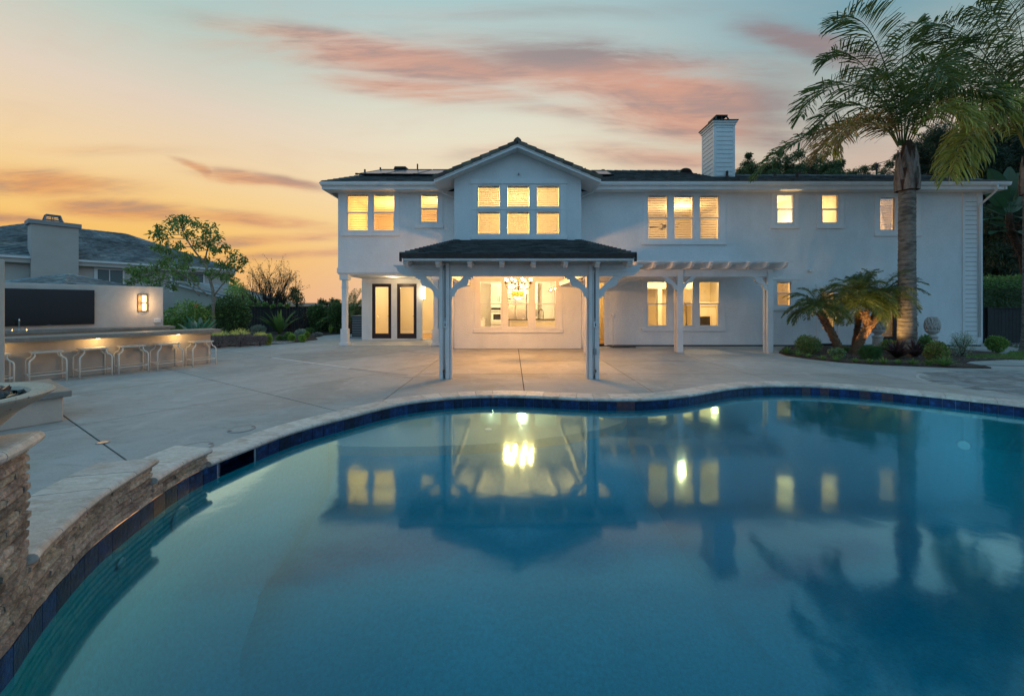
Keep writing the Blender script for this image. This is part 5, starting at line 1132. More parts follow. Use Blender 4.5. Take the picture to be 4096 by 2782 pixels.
# ================================================================== PERGOLA
pg = thing('pergola', 'white pergola with curved rafter tails against the house wall', 'pergola', (5.5, 13.5, 0)); PY = 12.88
for i, (a, b) in enumerate(((2710, 2733), (3071.5, 3094))):
    x0, x1 = wx(a, PY), wx(b, PY); p = bevel(MB().box(x0, x1, PY, PY + .10, 0, 2.675).build('post', M['beam'], pg), .006, 1)
    bevel(MB().box(x0 - .02, x1 - .045, PY + .13, PY + .23, 0, 2.44).build('post_board', M['beam'], p), .006, 1); MB().box(x0 + .02, x1 - .05, PY + .101, PY + .129, 0, 2.43).build('post_web', M['beam'], p)
    bracket(x0, PY + .02, -1, 2.44, pg, .95, .09)
    if i == 0: bracket(x1, PY + .02, 1, 2.44, pg, .85, .09)
X_ = [2.2, wx(2709, PY), wx(2734, PY), wx(3070.5, PY), wx(3095, PY), 8.82]
beam_x(2.2, X_[1], PY + .03, .07, 2.44, 2.672, ends=(0, 0), parent=pg); beam_x(X_[2], X_[3], PY + .03, .07, 2.44, 2.672, ends=(0, 0), parent=pg); beam_x(X_[4], 8.82, PY + .03, .07, 2.44, 2.672, ends=(0, 1), parent=pg, L=.33)
beam_x(2.2, 8.75, PY + .14, .07, 2.44, 2.672, ends=(0, 1), parent=pg, L=.33)
for i in range(11):
    x = 8.53 - .581 * i - .045; w = .04; h0, h1 = 2.676, 2.866; yf = 12.28
    poly = [(YW - .05, h0), (YW - .05, h1), (yf, h1), (yf, h1 - .035), (yf + .05, h1 - .045), (yf + .075, h1 - .11), (yf + .14, h1 - .165), (yf + .22, h0), ]
    MB().extr([(x - w, a, b) for a, b in poly], (2 * w, 0, 0)).build('rafter', M['beam'], pg)
for i in range(24):
    y = 12.42 + i * .1; MB().box(2.3, 8.72, y, y + .035, 2.868, 2.905).build('slat', M['beam'], pg)
MB().box(2.5, 8.75, YW - .05, YW - .001, 2.62, 2.80).build('ledger_board', M['beam'], pg)
# ================================================================== OUTDOOR BAR
bar = thing('outdoor_bar', 'long outdoor bar with concrete counter and stucco front', 'bar', bp(2, 0)); UE = 4.3
bevel(bbox(MB(), 0, UE, 0, .14, 0, .81).build('bar_front', M['bars'], bar), .008, 1); bevel(bbox(MB(), -.001, .14, .141, .42, 0, .81).build('bar_end', M['bars'], bar), .008, 1)
bevel(bbox(MB(), -.13, UE, -.30, .45, .812, .90).build('counter_top', M['counter'], bar), .008, 2)
bcounter = thing('back_counter', 'low concrete back counter running under the television wall', 'counter', bp(1.5, 3))
bevel(bbox(MB(), -.03, UE, 2.62, 3.29, .83, .90).build('counter_top', M['counter'], bcounter), .008, 2); bbox(MB(), .07, UE, 2.72, 3.29, 0, .829).build('cabinet_front', M['bars'], bcounter)
tvw = thing('television_wall', 'tall beige stucco wall carrying a television and a sconce', 'wall', bp(2, 3.4)); bevel(bbox(MB(), .07, 6, 3.3, 3.55, 0, 2.09).build('stucco_wall', mat('pale_wall_stucco', (.60, .54, .49), .85, var=((1.2, .07), (9, .05)), bump=(26, .003)), tvw), .01, 1)
tv = thing('television', 'large black flat television mounted on the beige stucco wall', 'television', bp(2.4, 3.29, 1.4)); bevel(bbox(MB(), 1.58, 3.25, 3.22, 3.299, 1.01, 1.945).build('casing', M['blackm'], tv), .004, 1); bbox(MB(), 1.595, 3.235, 3.214, 3.2195, 1.03, 1.93).build('screen', M['black'], tv)
bbox(MB(), 2.37, 2.45, 3.211, 3.2135, 1.013, 1.022).build('maker_mark', M['plastic'], tv)
for a, c_, d in ((0.12, 1.60, 1.79), (0.12, 1.38, 1.57)): pass
sc_ = thing('wall_sconce', 'brass wall sconce with two glowing glass tubes beside the television', 'wall lamp', bp(.54, 3.2, 1.6)); bz = mat('aged_brass', (.30, .20, .10), .45, metal=.8)
bbox(MB(), .43, .66, 3.27, 3.299, 1.34, 1.85).build('backplate', bz, sc_)
for zz in (1.37, 1.61):
    q = bp(.545, 3.19); MB().lathe([(.0, zz), (.042, zz), (.042, zz + .205), (0, zz + .205)], (q.x, q.y), 14).build('glass_tube', mat('sconce_glass', (1, .80, .48), emit=5) if zz < 1.5 else bpy.data.materials['sconce_glass'], sc_, smooth=False)
q = bp(.545, 3.19); MB().lathe([(.0, 1.578), (.05, 1.58), (.05, 1.606), (0, 1.608)], (q.x, q.y), 14).build('band', bz, sc_); bbox(MB(), .53, .56, 3.2, 3.27, 1.58, 1.605).build('bracket_arm', bz, sc_)
lamp('sconce_lamp', bp(.545, 3.08, 1.72), 4.0, (1, .60, .26), .05); lamp('sconce_lamp', bp(.545, 3.08, 1.46), 4.0, (1, .60, .26), .05)
ob = thing('outlet_cover', 'white weatherproof outlet cover on the stucco wall below the sconce', 'outlet', bp(.25, 3.25, 1.1)); bevel(bbox(MB(), .14, .31, 3.24, 3.299, .99, 1.12).build('cover_box', M['trim'], ob), .015, 2)
tp = thing('bar_tap', 'chrome two handle sink tap on the back counter', 'tap', bp(3.0, 2.85, .9)); q = bp(2.93, 2.95)
MB().tube([(q.x, q.y, .905), (q.x, q.y, 1.13), (q.x + .03, q.y - .03, 1.19), (q.x + .08, q.y - .06, 1.19), (q.x + .1, q.y - .08, 1.14)], .014, 8).build('spout', M['chrome'], tp, smooth=True)
for du in (-.11, .11): q2 = bp(2.93 + du, 2.95); MB().lathe([(.025, .903), (.02, .95), (.0, .96)], (q2.x, q2.y), 10).build('handle', M['chrome'], tp); MB().tube([(q2.x, q2.y, .95), (q2.x + du * .5, q2.y, .965)], .007, 6).build('lever', M['chrome'], tp)
bbox(MB(), 2.78, 3.08, 2.92, 2.98, .902, .908).build('base_plate', M['chrome'], tp)
# lights under the counter lip
for i, uu in enumerate((.75, 2.15, 3.6)):
    u_ = bp(uu, -.20, .80); lamp('under_counter_lamp', u_ + Vector((0, 0, -.02)), 4.2 if i < 2 else 3, (1, .66, .25), .03)
    t = thing('counter_light', ['puck light under the bar counter near its open end', 'puck light under the bar counter above the fourth stool', 'puck light under the bar counter by the tall pier'][i], 'light fitting', u_, group='puck lights under the bar counter'); MB().lathe([(.0, .803), (.035, .803), (.035, .8115), (0, .8115)], (u_.x, u_.y), 12).build('lens', M['bulb_soft'], t)
# stools
def stool():
    t = thing('bar_stool', 'cream bar stool at the open end of the bar', 'stool', (0, 0, 0), 0, 'cream strap bar stools along the bar')
    w, d, hs = .20, .185, .60
    m = MB(); pts = [(-w, -d, hs), (w, -d, hs), (w, d, hs), (-w, d, hs), (-w, -d, hs)]; m.tube(pts, .013, 6); m.build('seat_frame', M['stool'], t, local=True)
    for i in range(8): y = -d + .02 + i * .0475; MB().box(-w - .014, w + .014, y - .019, y + .019, hs + .010 + (.004 if i % 2 else 0), hs + .016 + (.004 if i % 2 else 0)).build('strap', M['strap'], t, local=True)
    for i in range(8): x = -w + .022 + i * .051; MB().box(x - .02, x + .02, -d - .014, d + .014, hs + .012 + (0 if i % 2 else .004), hs + .018 + (0 if i % 2 else .004)).build('strap', M['strap'], t, local=True)
    for sx in (-1, 1):
        for sy in (-1, 1):
            MB().tube([(sx * (w - .03), sy * (d - .02), hs), (sx * (w - .035), sy * (d - .02), hs - .06), (sx * (w - .01), sy * (d - .01), hs - .11), (sx * (w + .03), sy * (d + .02), hs - .14), (sx * (w + .045), sy * (d + .03), hs - .18), (sx * (w + .045), sy * (d + .035), 0.0)], [.012, .013, .014, .014, .014, .014], 6).build('leg', M['stool'], t, smooth=True, local=True)
    for a, b in (((-1, -1), (1, -1)), ((1, -1), (1, 1)), ((1, 1), (-1, 1)), ((-1, 1), (-1, -1))):
        MB().tube([(a[0] * (w + .04), a[1] * (d + .03), .16), (b[0] * (w + .04), b[1] * (d + .03), .16)], .009, 6).build('foot_rail', M['stool'], t, local=True)
    return t
st0 = stool(); sl_ = ['cream strap bar stool at the open end of the bar', 'second bar stool counted from the open end of the bar', 'third bar stool counted from the open end of the bar', 'fourth bar stool from the open end, under the brighter counter glow', 'bar stool next to the bench, fifth from the open end', 'bar stool partly hidden behind the tall stucco pier']
for i, (u_, n_, r_) in enumerate(((.30, -.26, 0), (.985, -.25, .05), (1.62, -.24, -.04), (2.24, -.25, .06), (2.90, -.27, 0), (3.58, -.27, .03))):
    o = st0 if i == 0 else copy_tree(st0); q = bp(u_, n_); o.location = (q.x, q.y, 0); o.rotation_euler = (0, 0, math.atan2(BU.y, BU.x) + r_); o['label'] = sl_[i]
# bench and tall pier near the pool
C0 = Vector((-5.87, 5.34, 0)); cp = lambda u, n, z=0: Vector((*(C0 + BU * u + BN * n).xy, z))
def cbox(mb, u0, u1, n0, n1, z0, z1): return mb.obox(cp(u0, n0, z0), BU * (u1 - u0), BN * (n1 - n0), Vector((0, 0, z1 - z0)))
bn = thing('hearth_bench', 'low stucco bench with thick concrete slab top by the fire wall', 'bench', cp(.8, .7)); bevel(cbox(MB(), 0, 2.6, 0, 1.52, .325, .405).build('slab_top', M['counter'], bn), .012, 2); bevel(cbox(MB(), .07, 2.6, .07, 1.45, 0, .324).build('base', M['bars'], bn), .01, 1)
fw_ = thing('fire_wall', 'tall beige stucco pier standing behind the low bench', 'wall', cp(1.5, 1.8)); bevel(cbox(MB(), .44, 3.5, 1.42, 2.1, .406, 2.19).build('stucco_pier', M['bars'], fw_), .01, 1)
# ================================================================== FIRE BOWL
fb = thing('fire_bowl', 'round speckled concrete fire bowl on the stone pedestal', 'fire bowl', (-2.70, 1.80, .9)); fc = (-2.70, 1.80)
MB().lathe([(0, .902), (.20, .902), (.215, .915), (.31, 1.02), (.42, 1.10), (.428, 1.112), (.418, 1.12), (.345, 1.112), (.335, 1.10), (.32, 1.07), (0, 1.06)], fc, 48).build('bowl', M['bowl'], fb, smooth=False)
rr = random.Random(2); ms = []
for i in range(4):
    m = MB(); k_ = [Vector((rr.uniform(-1, 1), rr.uniform(-1, 1), rr.uniform(-.6, .6))).normalized() * rr.uniform(.6, 1) for _ in range(7)]
    bm = bmesh.new(); [bm.verts.new(v * .030) for v in k_]; bmesh.ops.convex_hull(bm, input=bm.verts); me = bpy.data.meshes.new('glass_chunk'); bm.to_mesh(me); bm.free(); me.materials.append(M['fireglass']); ms.append(me)
for i in range(285):
    r_ = .32 * math.sqrt(rr.random()); a = rr.uniform(0, 6.28); o = put(ms[i % 4], 'glass_chunk', fb); o.location = (fc[0] + r_ * math.cos(a), fc[1] + r_ * math.sin(a), 1.085 + rr.uniform(0, .11) * (1.1 - r_ / .32)); o.rotation_euler = (rr.uniform(0, 6), rr.uniform(0, 6), rr.uniform(0, 6)); s_ = rr.uniform(.7, 1.5); o.scale = (s_, s_, s_)
# ================================================================== STATUES
def pinecone(px, Y, label, zoff=0):
    x = wx(px, Y); t = thing('pinecone_finial', label, 'garden ornament', (x, Y, 0), group='stone pinecone finials on pedestals')
    MB().lathe([(.24, .0), (.24, .09), (.2, .11), (.19, .36), (.22, .40), (.22, .43), (.13, .46), (.12, .51), (.19, .54), (.25, .60), (.26, .66), (.22, .68), (.0, .68)], (x, Y), 20).build('pedestal', M['cast'], t)
    MB().lathe([(.0, .68), (.24, .69), (.255, .80), (.235, .92), (.17, 1.04), (.08, 1.11), (0, 1.13)], (x, Y), 20).build('core', M['cast'], t, smooth=True)
    m = MB().add([(-.055, -.0, 0), (0, -.0, -.06), (.055, 0, 0), (0, 0, .065), (0, -.045, .012)], [(0, 1, 4), (1, 2, 4), (2, 3, 4), (3, 0, 4)]).mesh('scale', M['cast'])
    for j in range(8):
        z = .72 + j * .05; rr_ = .262 * math.sqrt(max(.05, 1 - ((z - .79) / .345) ** 2)); n_ = max(5, int(14 * rr_ / .26))
        for i in range(n_):
            a = 2 * math.pi * (i + .5 * (j % 2)) / n_; o = put(m, 'scale', t); o.location = (x + rr_ * math.cos(a), Y + rr_ * math.sin(a), z); o.rotation_euler = (-.25 * (j - 1) / 6 * 2, 0, a + math.pi / 2); s_ = .75 + rr_; o.scale = (s_, 1, s_)
    for i in range(12):
        a = 2 * math.pi * i / 12; o = put(m, 'leaf_curl', t); o.location = (x + .24 * math.cos(a), Y + .24 * math.sin(a), .68); o.rotation_euler = (math.pi * .85, 0, a + math.pi / 2); o.scale = (1.3, 1.2, 1.0)
pinecone(3511, 14.1, 'stone pinecone finial in front of the dark french doors'); pinecone(3729, 14.1, 'stone pinecone finial standing past the tall palm trunk')
for o_ in [o for o in COL.objects if o.name.startswith('pinecone_finial')]: o_.scale = (.74, .74, 1)
# ================================================================== SMALL THINGS
dm = thing('door_mat', 'black ribbed door mat against the house wall', 'door mat', (4.0, 14.5, 0)); bevel(MB().box(3.58, 4.45, 14.32, 14.78, .002, .03).build('mat_pad', M['blackm'], dm), .01, 1)
ac = thing('air_conditioner', 'dark air conditioning unit beside the corner of the house', 'air conditioner', (-7.0, 18.8, 0)); 
MB().box(-7.36, -6.6, 18.4, 19.2, 0.08, 1.0).build('cabinet', M['blackm'], ac); MB().box(-7.45, -6.55, 18.3, 19.3, .002, .079).build('pad', M['plastic'], ac); MB().box(-7.38, -6.58, 18.38, 19.22, 1.001, 1.03).build('top', M['plastic'], ac)
for i in range(11): MB().box(-7.34, -6.62, 18.375, 18.399, .14 + i * .077, .17 + i * .077).build('grille_bar', M['plastic'], ac)
# pale paver inlay in the deck
inl = thing('paver_inlay', 'oval inlay of grey travertine pavers set into the deck', 'paving'  , (10.5, 8.0, 0)); inl['kind'] = 'structure'
for k_ in ('label', 'category'): del inl[k_]
icx, icy, ia, ib, ir = 12.0, 7.35, 3.75, 2.15, -.12
ed = mat('inlay_edging', (.52, .50, .46), .8)
m = MB(); pts = []
def ipt(t, s_=1): x, y = ia * s_ * math.cos(t), ib * s_ * math.sin(t); return Vector((icx + x * math.cos(ir) - y * math.sin(ir), icy + x * math.sin(ir) + y * math.cos(ir), 0))
for i in range(72): m.quad(ipt(i * math.pi / 36, .985) + Vector((0, 0, .005)), ipt(i * math.pi / 36, 1.0) + Vector((0, 0, .005)), ipt((i + 1) * math.pi / 36, 1.0) + Vector((0, 0, .005)), ipt((i + 1) * math.pi / 36, .985) + Vector((0, 0, .005)))
m.build('edging', ed, inl)
rr = random.Random(4); pm = mat('blue_grey_paver', (.30, .31, .31), .8, var=((4, .15), (20, .15)), rand=.28, bump=(30, .006), col2=(.20, .20, .19)); y = icy - 2.6; row = 0
while y < icy + 2.6:
    h = rr.choice((.2, .3, .4)); x = icx - 4.2 + rr.uniform(-.3, 0)
    while x < icx + 4.2:
        w = rr.choice((.2, .3, .4, .6)); cx_, cy_ = x + w / 2 - icx, y + h / 2 - icy; u_ = cx_ * math.cos(-ir) - cy_ * math.sin(-ir); v_ = cx_ * math.sin(-ir) + cy_ * math.cos(-ir)
        cn = [(x + .003, y + .003), (x + w - .003, y + .003), (x + w - .003, y + h - .003), (x + .003, y + h - .003)]
        if (u_ / ia) ** 2 + (v_ / ib) ** 2 < .90 and x < 13.5: MB().prism(cn, .001, .0045 + rr.uniform(0, .002)).build('paver', pm, inl)
        x += w
    y += h; row += 1
# ================================================================== FENCES
def fence(a, b, h, label, n_board, zb=0, loc=None, post_every=12):
    a, b = Vector((*a, zb)), Vector((*b, zb)); d = (b - a); L = d.length; d.normalize(); s_ = Vector((d.y, -d.x, 0)); t = thing('board_fence', label, 'fence', (a + b) / 2)
    w = L / n_board
    for i in range(n_board): o_ = a + d * (i * w + .004) + s_ * random.uniform(0, .006); MB().obox(o_, d * (w - .008), s_ * .02, (0, 0, h - .05)).build('board', M['fence'], t)
    MB().obox(a + Vector((0, 0, h - .05)) - s_ * .03, d * L, s_ * .1, (0, 0, .04)).build('cap_rail', M['fence'], t)
    for i in range(0, n_board + 1, post_every): MB().obox(a + d * (min(i * w, L - .1)) + s_ * .021, d * .1, s_ * .09, (0, 0, h - .02)).build('post', M['fence'], t)
    return t
fence((-16.5, 21.6), (-10.8, 22.9), 1.46, 'dark board fence behind the garden bed at the far end of the deck', 40, zb=-.02); fence((-10.75, 22.95), (-6.2, 23.8), 1.46, 'dark board fence continuing behind the porch corner', 32, zb=-.02)
fence((17.45, 16.0), (19.0, 16.0), 1.46, 'black board fence panel joining the house corner', 11, post_every=11); fence((19.05, 16.05), (22.5, 16.05), 1.44, 'black side gate panel under the clipped hedge', 24, post_every=24)
# ================================================================== NEIGHBOUR
N0 = Vector((-36, 33, 0)); ND = Vector((.551, .8345, 0)); NN = Vector((-.8345, .551, 0))
np_ = lambda t, n, z: Vector((*(N0 + ND * t + NN * n).xy, z))
nh = thing('neighbour_house', 'taupe stucco neighbour house with slate coloured hip roof', 'house', np_(2, 6, 0))
def nbox(t0, t1, n0, n1, z0, z1): return MB().obox(np_(t0, n0, z0), ND * (t1 - t0), NN * (n1 - n0), (0, 0, z1 - z0))
nbox(-9, 11.1, 0, 13, -1, 5.15).build('wall', M['nwall'], nh, kind='structure')
c4 = [np_(-9.5, -.5, 5.2), np_(11.6, -.5, 5.2), np_(11.6, 13.5, 5.2), np_(-9.5, 13.5, 5.2)]; rg = [np_(-1.8, 6.5, 8.62), np_(4.5, 6.5, 8.62)]
nr_ = MB(); nr_.quad(c4[0], c4[1], rg[1], rg[0]); nr_.quad(c4[1], c4[2], rg[1]); nr_.quad(c4[2], c4[3], rg[0], rg[1]); nr_.quad(c4[3], c4[0], rg[0]); nro = nr_.build('roof', M['nroof'], nh, kind='structure')
# slate courses on the two slopes that face the pool
def courses(pa, pb, qa, qb, rows, parent, mt, w, budget, th=.045):
    m = MB(); cnt = 0; rr = random.Random(8); L = (pb - pa).length; nrm_ = (pb - pa).cross(qa - pa).normalized()
    if nrm_.z < 0: nrm_ = -nrm_
    for j in range(rows):
        t0, t1 = j / rows, min(1, (j + 1.1) / rows); a, b = pa.lerp(qa, t0), pb.lerp(qb, t0); a1, b1 = pa.lerp(qa, t1), pb.lerp(qb, t1); n_ = max(1, int((b - a).length / w)); o_ = .5 * (j % 2) / n_
        for i in range(n_ + 1):
            s0, s1_ = max(0, (i - (.5 if j % 2 else 0)) / n_), min(1, (i + 1 - (.5 if j % 2 else 0)) / n_)
            if s1_ - s0 < .2 / n_: continue
            e0 = s0 + .02 / n_; lf = nrm_ * rr.uniform(0.0, .02)
            q = [a.lerp(b, e0), a.lerp(b, s1_), a1.lerp(b1, s1_), a1.lerp(b1, e0)]; tp_ = [q[0] + nrm_ * th + lf, q[1] + nrm_ * th + lf, q[2] + nrm_ * .012, q[3] + nrm_ * .012]
            vv = q[:2] + tp_; ff = [(0, 1, 3, 2), (2, 3, 4, 5), (0, 2, 5), (1, 4, 3)]
            if cnt < budget: MB().add(vv, ff).build('roof_tile', mt, parent); cnt += 1
            else: m.add(vv, ff)
    if m.v: m.build('roof_tile_field', mt, parent, kind='stuff')
courses(c4[0], c4[1], rg[0], rg[1], 24, nro, M['nroof'], .42, 230, .07)
m = MB(); nbox(-9.55, 11.65, -.62, -.5, 5.05, 5.22).build('gutter', M['trim'], nh); nbox(-9.4, 11.5, -.5, 0, 4.72, 5.06).build('frieze_board', M['nwall'], nh); nbox(11.6, 11.68, -.6, 13, 5.05, 5.22).build('gutter', M['trim'], nh)
cn_ = MB().obox(np_(-2.45, -.75, -1), ND * 2.5, NN * 1.6, (0, 0, 8.75)).build('chimney', M['nwall'], nh, kind='structure')
MB().obox(np_(-2.6, -.9, 7.75), ND * 2.8, NN * 1.9, (0, 0, .32)).build('chimney_cornice', mat('grey_cornice', (.30, .31, .31), .8), cn_)
m = MB(); base = [np_(-1.75, -.4, 8.08), np_(-.75, -.4, 8.08), np_(-.75, .5, 8.08), np_(-1.75, .5, 8.08)]; tt_ = [np_(-1.62, -.28, 8.62), np_(-.88, -.28, 8.62), np_(-.88, .38, 8.62), np_(-1.62, .38, 8.62)]
for i in range(4): m.tube([base[i], tt_[i]], .06, 4); m.tube([(base[i] + base[(i + 1) % 4]) / 2, (tt_[i] + tt_[(i + 1) % 4]) / 2], .035, 4); m.tube([base[i] + Vector((0, 0, .12)), base[(i + 1) % 4] + Vector((0, 0, .12))], .05, 4); m.tube([base[i].lerp(tt_[i], .55), base[(i + 1) % 4].lerp(tt_[(i + 1) % 4], .55)], .03, 4); m.tube([tt_[i], tt_[(i + 1) % 4]], .06, 4)
m.build('spark_arrestor', mat('grey_metal', (.2, .21, .22), .6), cn_)
caps(rg[0], rg[1], 14, nro, .16, M['nroof']); caps(c4[1], rg[1], 24, nro, .16, M['nroof']); caps(c4[0], rg[0], 20, nro, .16, M['nroof'])
def nwin(t0, t1, z0, z1, slid=True):
    w = nbox(t0, t1, -.06, 0.02, z0, z1).build('window', M['trim'], nh)
    mid2 = (t0 + t1) / 2
    for a, b in ((t0 + .22, mid2 - .04), (mid2 + .04, t1 - .12)):
        nbox(a, b, -.085, -.061, z0 + .1, z1 - .16).build('pane', mat('blue_grey_shutter_glass', (.05, .075, .08), .2) if 'blue_grey_shutter_glass' not in bpy.data.materials else bpy.data.materials['blue_grey_shutter_glass'], w)
        z = z0 + .16
        while z < z1 - .2: nbox(a + .02, b - .02, -.10, -.086, z, z + .035).build('slat', mat('shutter_slat', (.22, .27, .28), .6) if 'shutter_slat' not in bpy.data.materials else bpy.data.materials['shutter_slat'], w); z += .085
nwin(1.06, 2.95, 3.0, 4.69); nwin(6.1, 8.9, 2.7, 4.75)
for t_, n_, h_, l_ in ((3.0, 4.2, .55, 'stub vent with cap on the slate neighbour roof'),): 
    z_ = 5.2 + (n_ + .5) * .489; q = np_(t_ - 2.6, n_, z_); t = thing('vent_pipe', l_, 'vent pipe', q); MB().tube([q - Vector((0, 0, .1)), q + Vector((0, 0, h_))], .12, 8).build('pipe', M['plastic'], t); MB().tube([q + Vector((0, 0, h_)), q + Vector((0, 0, h_ + .14))], .19, 8).build('cap', M['plastic'], t)
for t_, n_, h_, l_ in ((5.5, 3.4, .6, 'slim vent pipe midway along the neighbour roof slope'), (6.4, 1.6, .5, 'slim vent pipe low on the neighbour roof near the leafy tree'), (7.2, 4.2, .5, 'slim vent pipe close to the descending hip of the neighbour roof')):
    z_ = 5.2 + (n_ + .5) * .489; q = np_(t_, n_, z_); t = thing('vent_pipe', l_, 'vent pipe', q, group='slim vents on the neighbour roof'); MB().tube([q - Vector((0, 0, .1)), q + Vector((0, 0, h_))], .06, 8).build('pipe', M['plastic'], t); MB().lathe([(.2, q.z), (.08, q.z + .12)], (q.x, q.y), 8).build('flashing', M['plastic'], t)
# neighbour's garden pavilion roof and lower wing
gz_ = thing('garden_pavilion', 'low hipped tile roof peeking over the television wall', 'pavilion', (-27.8, 25, 0)); ap = P(272, 1097, 25); hw = 2.1
cc = [Vector((ap.x + sx * hw, ap.y + sy * hw, 2.72)) for sx, sy in ((-1, -1), (1, -1), (1, 1), (-1, 1))]
for i in range(2 if False else 4):
    a, b = cc[i], cc[(i + 1) % 4]
    MB().quad(a, b, ap).build('roof_slope', M['nroof'], gz_)
    if i in (0, 1): courses(a, b, ap - Vector((.02, 0, 0)), ap + Vector((.02, 0, 0)), 9, gz_, M['nroof'], .32, 60, .03)
    caps(a, ap, 8, gz_, .12, M['nroof'])
for q in cc: MB().box(q.x * .98 + ap.x * .02 - .08, q.x * .98 + ap.x * .02 + .08, q.y - .08, q.y + .08, -.06, 2.72).build('post', M['nwall'], gz_)
lwg = thing('neighbour_garage', 'lower neighbour wing with white rake board behind the hedges', 'garage', P(900, 1217, 33)); a, b, c_ = P(700, 1128, 34), P(830, 1158, 34), P(1007, 1212, 34)
MB().extr([P(690, 1200, 34) + Vector((0, 0, -2)), c_ + Vector((-.3, 0, -2)), c_ + Vector((-.3, 0, -.12)), b + Vector((0, 0, -.15)), a], (0, 6, 0)).build('wall', mat('cream_wing_wall', (.42, .40, .33), .9), lwg)
MB().extr([a + Vector((0, -.4, 0)), c_ + Vector((0, -.4, -.0)), c_ + Vector((0, -.4, -.16)), a + Vector((0, -.4, -.16))], (0, .08, 0)).build('rake_board', M['trim'], lwg); MB().extr([a + Vector((0, -.5, .12)), c_ + Vector((0, -.5, .12)), c_ + Vector((0, -.5, .01)), a + Vector((0, -.5, .01))], (0, 7, 0)).build('roof', M['nroof'], lwg)
# ================================================================== PLANTING BEDS
def bed(poly, label_name, z=0.03, m_='soil', z0=-.055):
    MB().prism(poly, z0, z).build(label_name, M[m_], kind='structure')
bed([(8.5, 12.75), (8.28, 12.1), (8.38, 11.4), (8.72, 10.7), (9.3, 10.25), (10.3, 9.9), (11.0, 9.72), (11.6, 9.68), (11.8, 10.0), (11.8, 10.44), (12.5, 10.9), (13.6, 11.15), (14.3, 11.3), (15.3, 12.6), (15.3, 14.5), (9.9, 14.5), (9.1, 13.5)], 'garden_bed')
bed([(-10.76, 14.3), (-9.7, 15.2), (-8.8, 16.25), (-8.55, 17.6), (-9.15, 18.56), (-9.4, 20), (-8.86, 20.9), (-8.0, 23.0), (-17.5, 21.8), (-17.5, 14.2), (-14, 12.6), (-11.6, 13.9)], 'garden_bed')
bed([(19.0, 12.2), (21, 12.0), (21, 15.8), (18.9, 15.6), (18.0, 14.2)], 'garden_bed')
bed([(12.9, 11.35), (14.6, 11.15), (17, 11.1), (21, 11.2), (21, 12.4), (18.2, 12.9), (16.2, 13.0), (15.2, 12.3), (13.6, 12.0)], 'lawn_base', .02)
def grass_patch(poly, n, h, nm, mt, seed):
    rr = random.Random(seed); xs = [p[0] for p in poly]; ys = [p[1] for p in poly]; m = MB(); c_ = 0
    def ins(x, y):
        r_ = False; j = len(poly) - 1
        for i in range(len(poly)):
            if (poly[i][1] > y) != (poly[j][1] > y) and x < (poly[j][0] - poly[i][0]) * (y - poly[i][1]) / (poly[j][1] - poly[i][1]) + poly[i][0]: r_ = not r_
            j = i
        return r_
    while c_ < n:
        x, y = rr.uniform(min(xs), max(xs)), rr.uniform(min(ys), max(ys))
        if not ins(x, y): continue
        a = rr.uniform(0, 6.28); w = rr.uniform(.006, .014); hh = h * rr.uniform(.5, 1.2); lx, ly = rr.uniform(-.4, .4) * hh, rr.uniform(-.4, .4) * hh
        m.add([(x - w * math.cos(a), y - w * math.sin(a), .015), (x + w * math.cos(a), y + w * math.sin(a), .015), (x + lx, y + ly, .015 + hh)], [(0, 1, 2)]); c_ += 1
    m.build(nm, mt, kind='stuff')
grass_patch([(12.9, 11.35), (14.6, 11.15), (17, 11.1), (20, 11.2), (20, 12.3), (18.2, 12.9), (16.2, 13.0), (15.2, 12.3), (13.6, 12.0)], 16000, .05, 'lawn', M['lf_mid'], 1)
# loose stones and chips on the mulch
def scatter(poly, n, s0, s1, nm, mt, seed, z=.03):
    rr = random.Random(seed); xs = [p[0] for p in poly]; ys = [p[1] for p in poly]; m = MB()
    for _ in range(n):
        x, y, s = rr.uniform(min(xs), max(xs)), rr.uniform(min(ys), max(ys)), rr.uniform(s0, s1); a = rr.uniform(0, 6.28)
        v = [(x + s * math.cos(a + k * 2.1) * rr.uniform(.6, 1.3), y + s * math.sin(a + k * 2.1) * rr.uniform(.6, 1.3), z) for k in range(3)]
        m.add(v + [(x, y, z + s * rr.uniform(.3, .8))], [(0, 1, 3), (1, 2, 3), (2, 0, 3)])
    m.build(nm, mt, kind='stuff')
scatter([(8.9, 10.8), (14.5, 14.3)], 1500, .008, .022, 'mulch_chips', mat('pale_chips', (.20, .16, .12), .9, rand=.5), 5); scatter([(10.2, 9.95), (11.6, 10.8)], 250, .008, .02, 'mulch_chips', bpy.data.materials['pale_chips'], 6)
scatter([(-10.2, 15.6), (-8.9, 16.4)], 1100, .015, .04, 'gravel', M['gravel'], 7, .03)
bk = thing('brick_strip', None, None); bpy.data.objects.remove(bk)
bs = bpy.data.objects.new('brick_strip', None); COL.objects.link(bs); tag(bs, kind='structure'); bm_ = mat('dull_red_brick', (.17, .10, .08), .9, rand=.3)
a, b = Vector((11.62, 10.2, 0)), Vector((16.2, 9.62, 0)); d = (b - a); n_ = 22; s_ = Vector((-d.y, d.x, 0)).normalized() * .09
for i in range(n_): MB().obox(a + d * (i / n_ + .002), d / n_ * .93, s_, (0, 0, .005)).build('brick', bm_, bs)
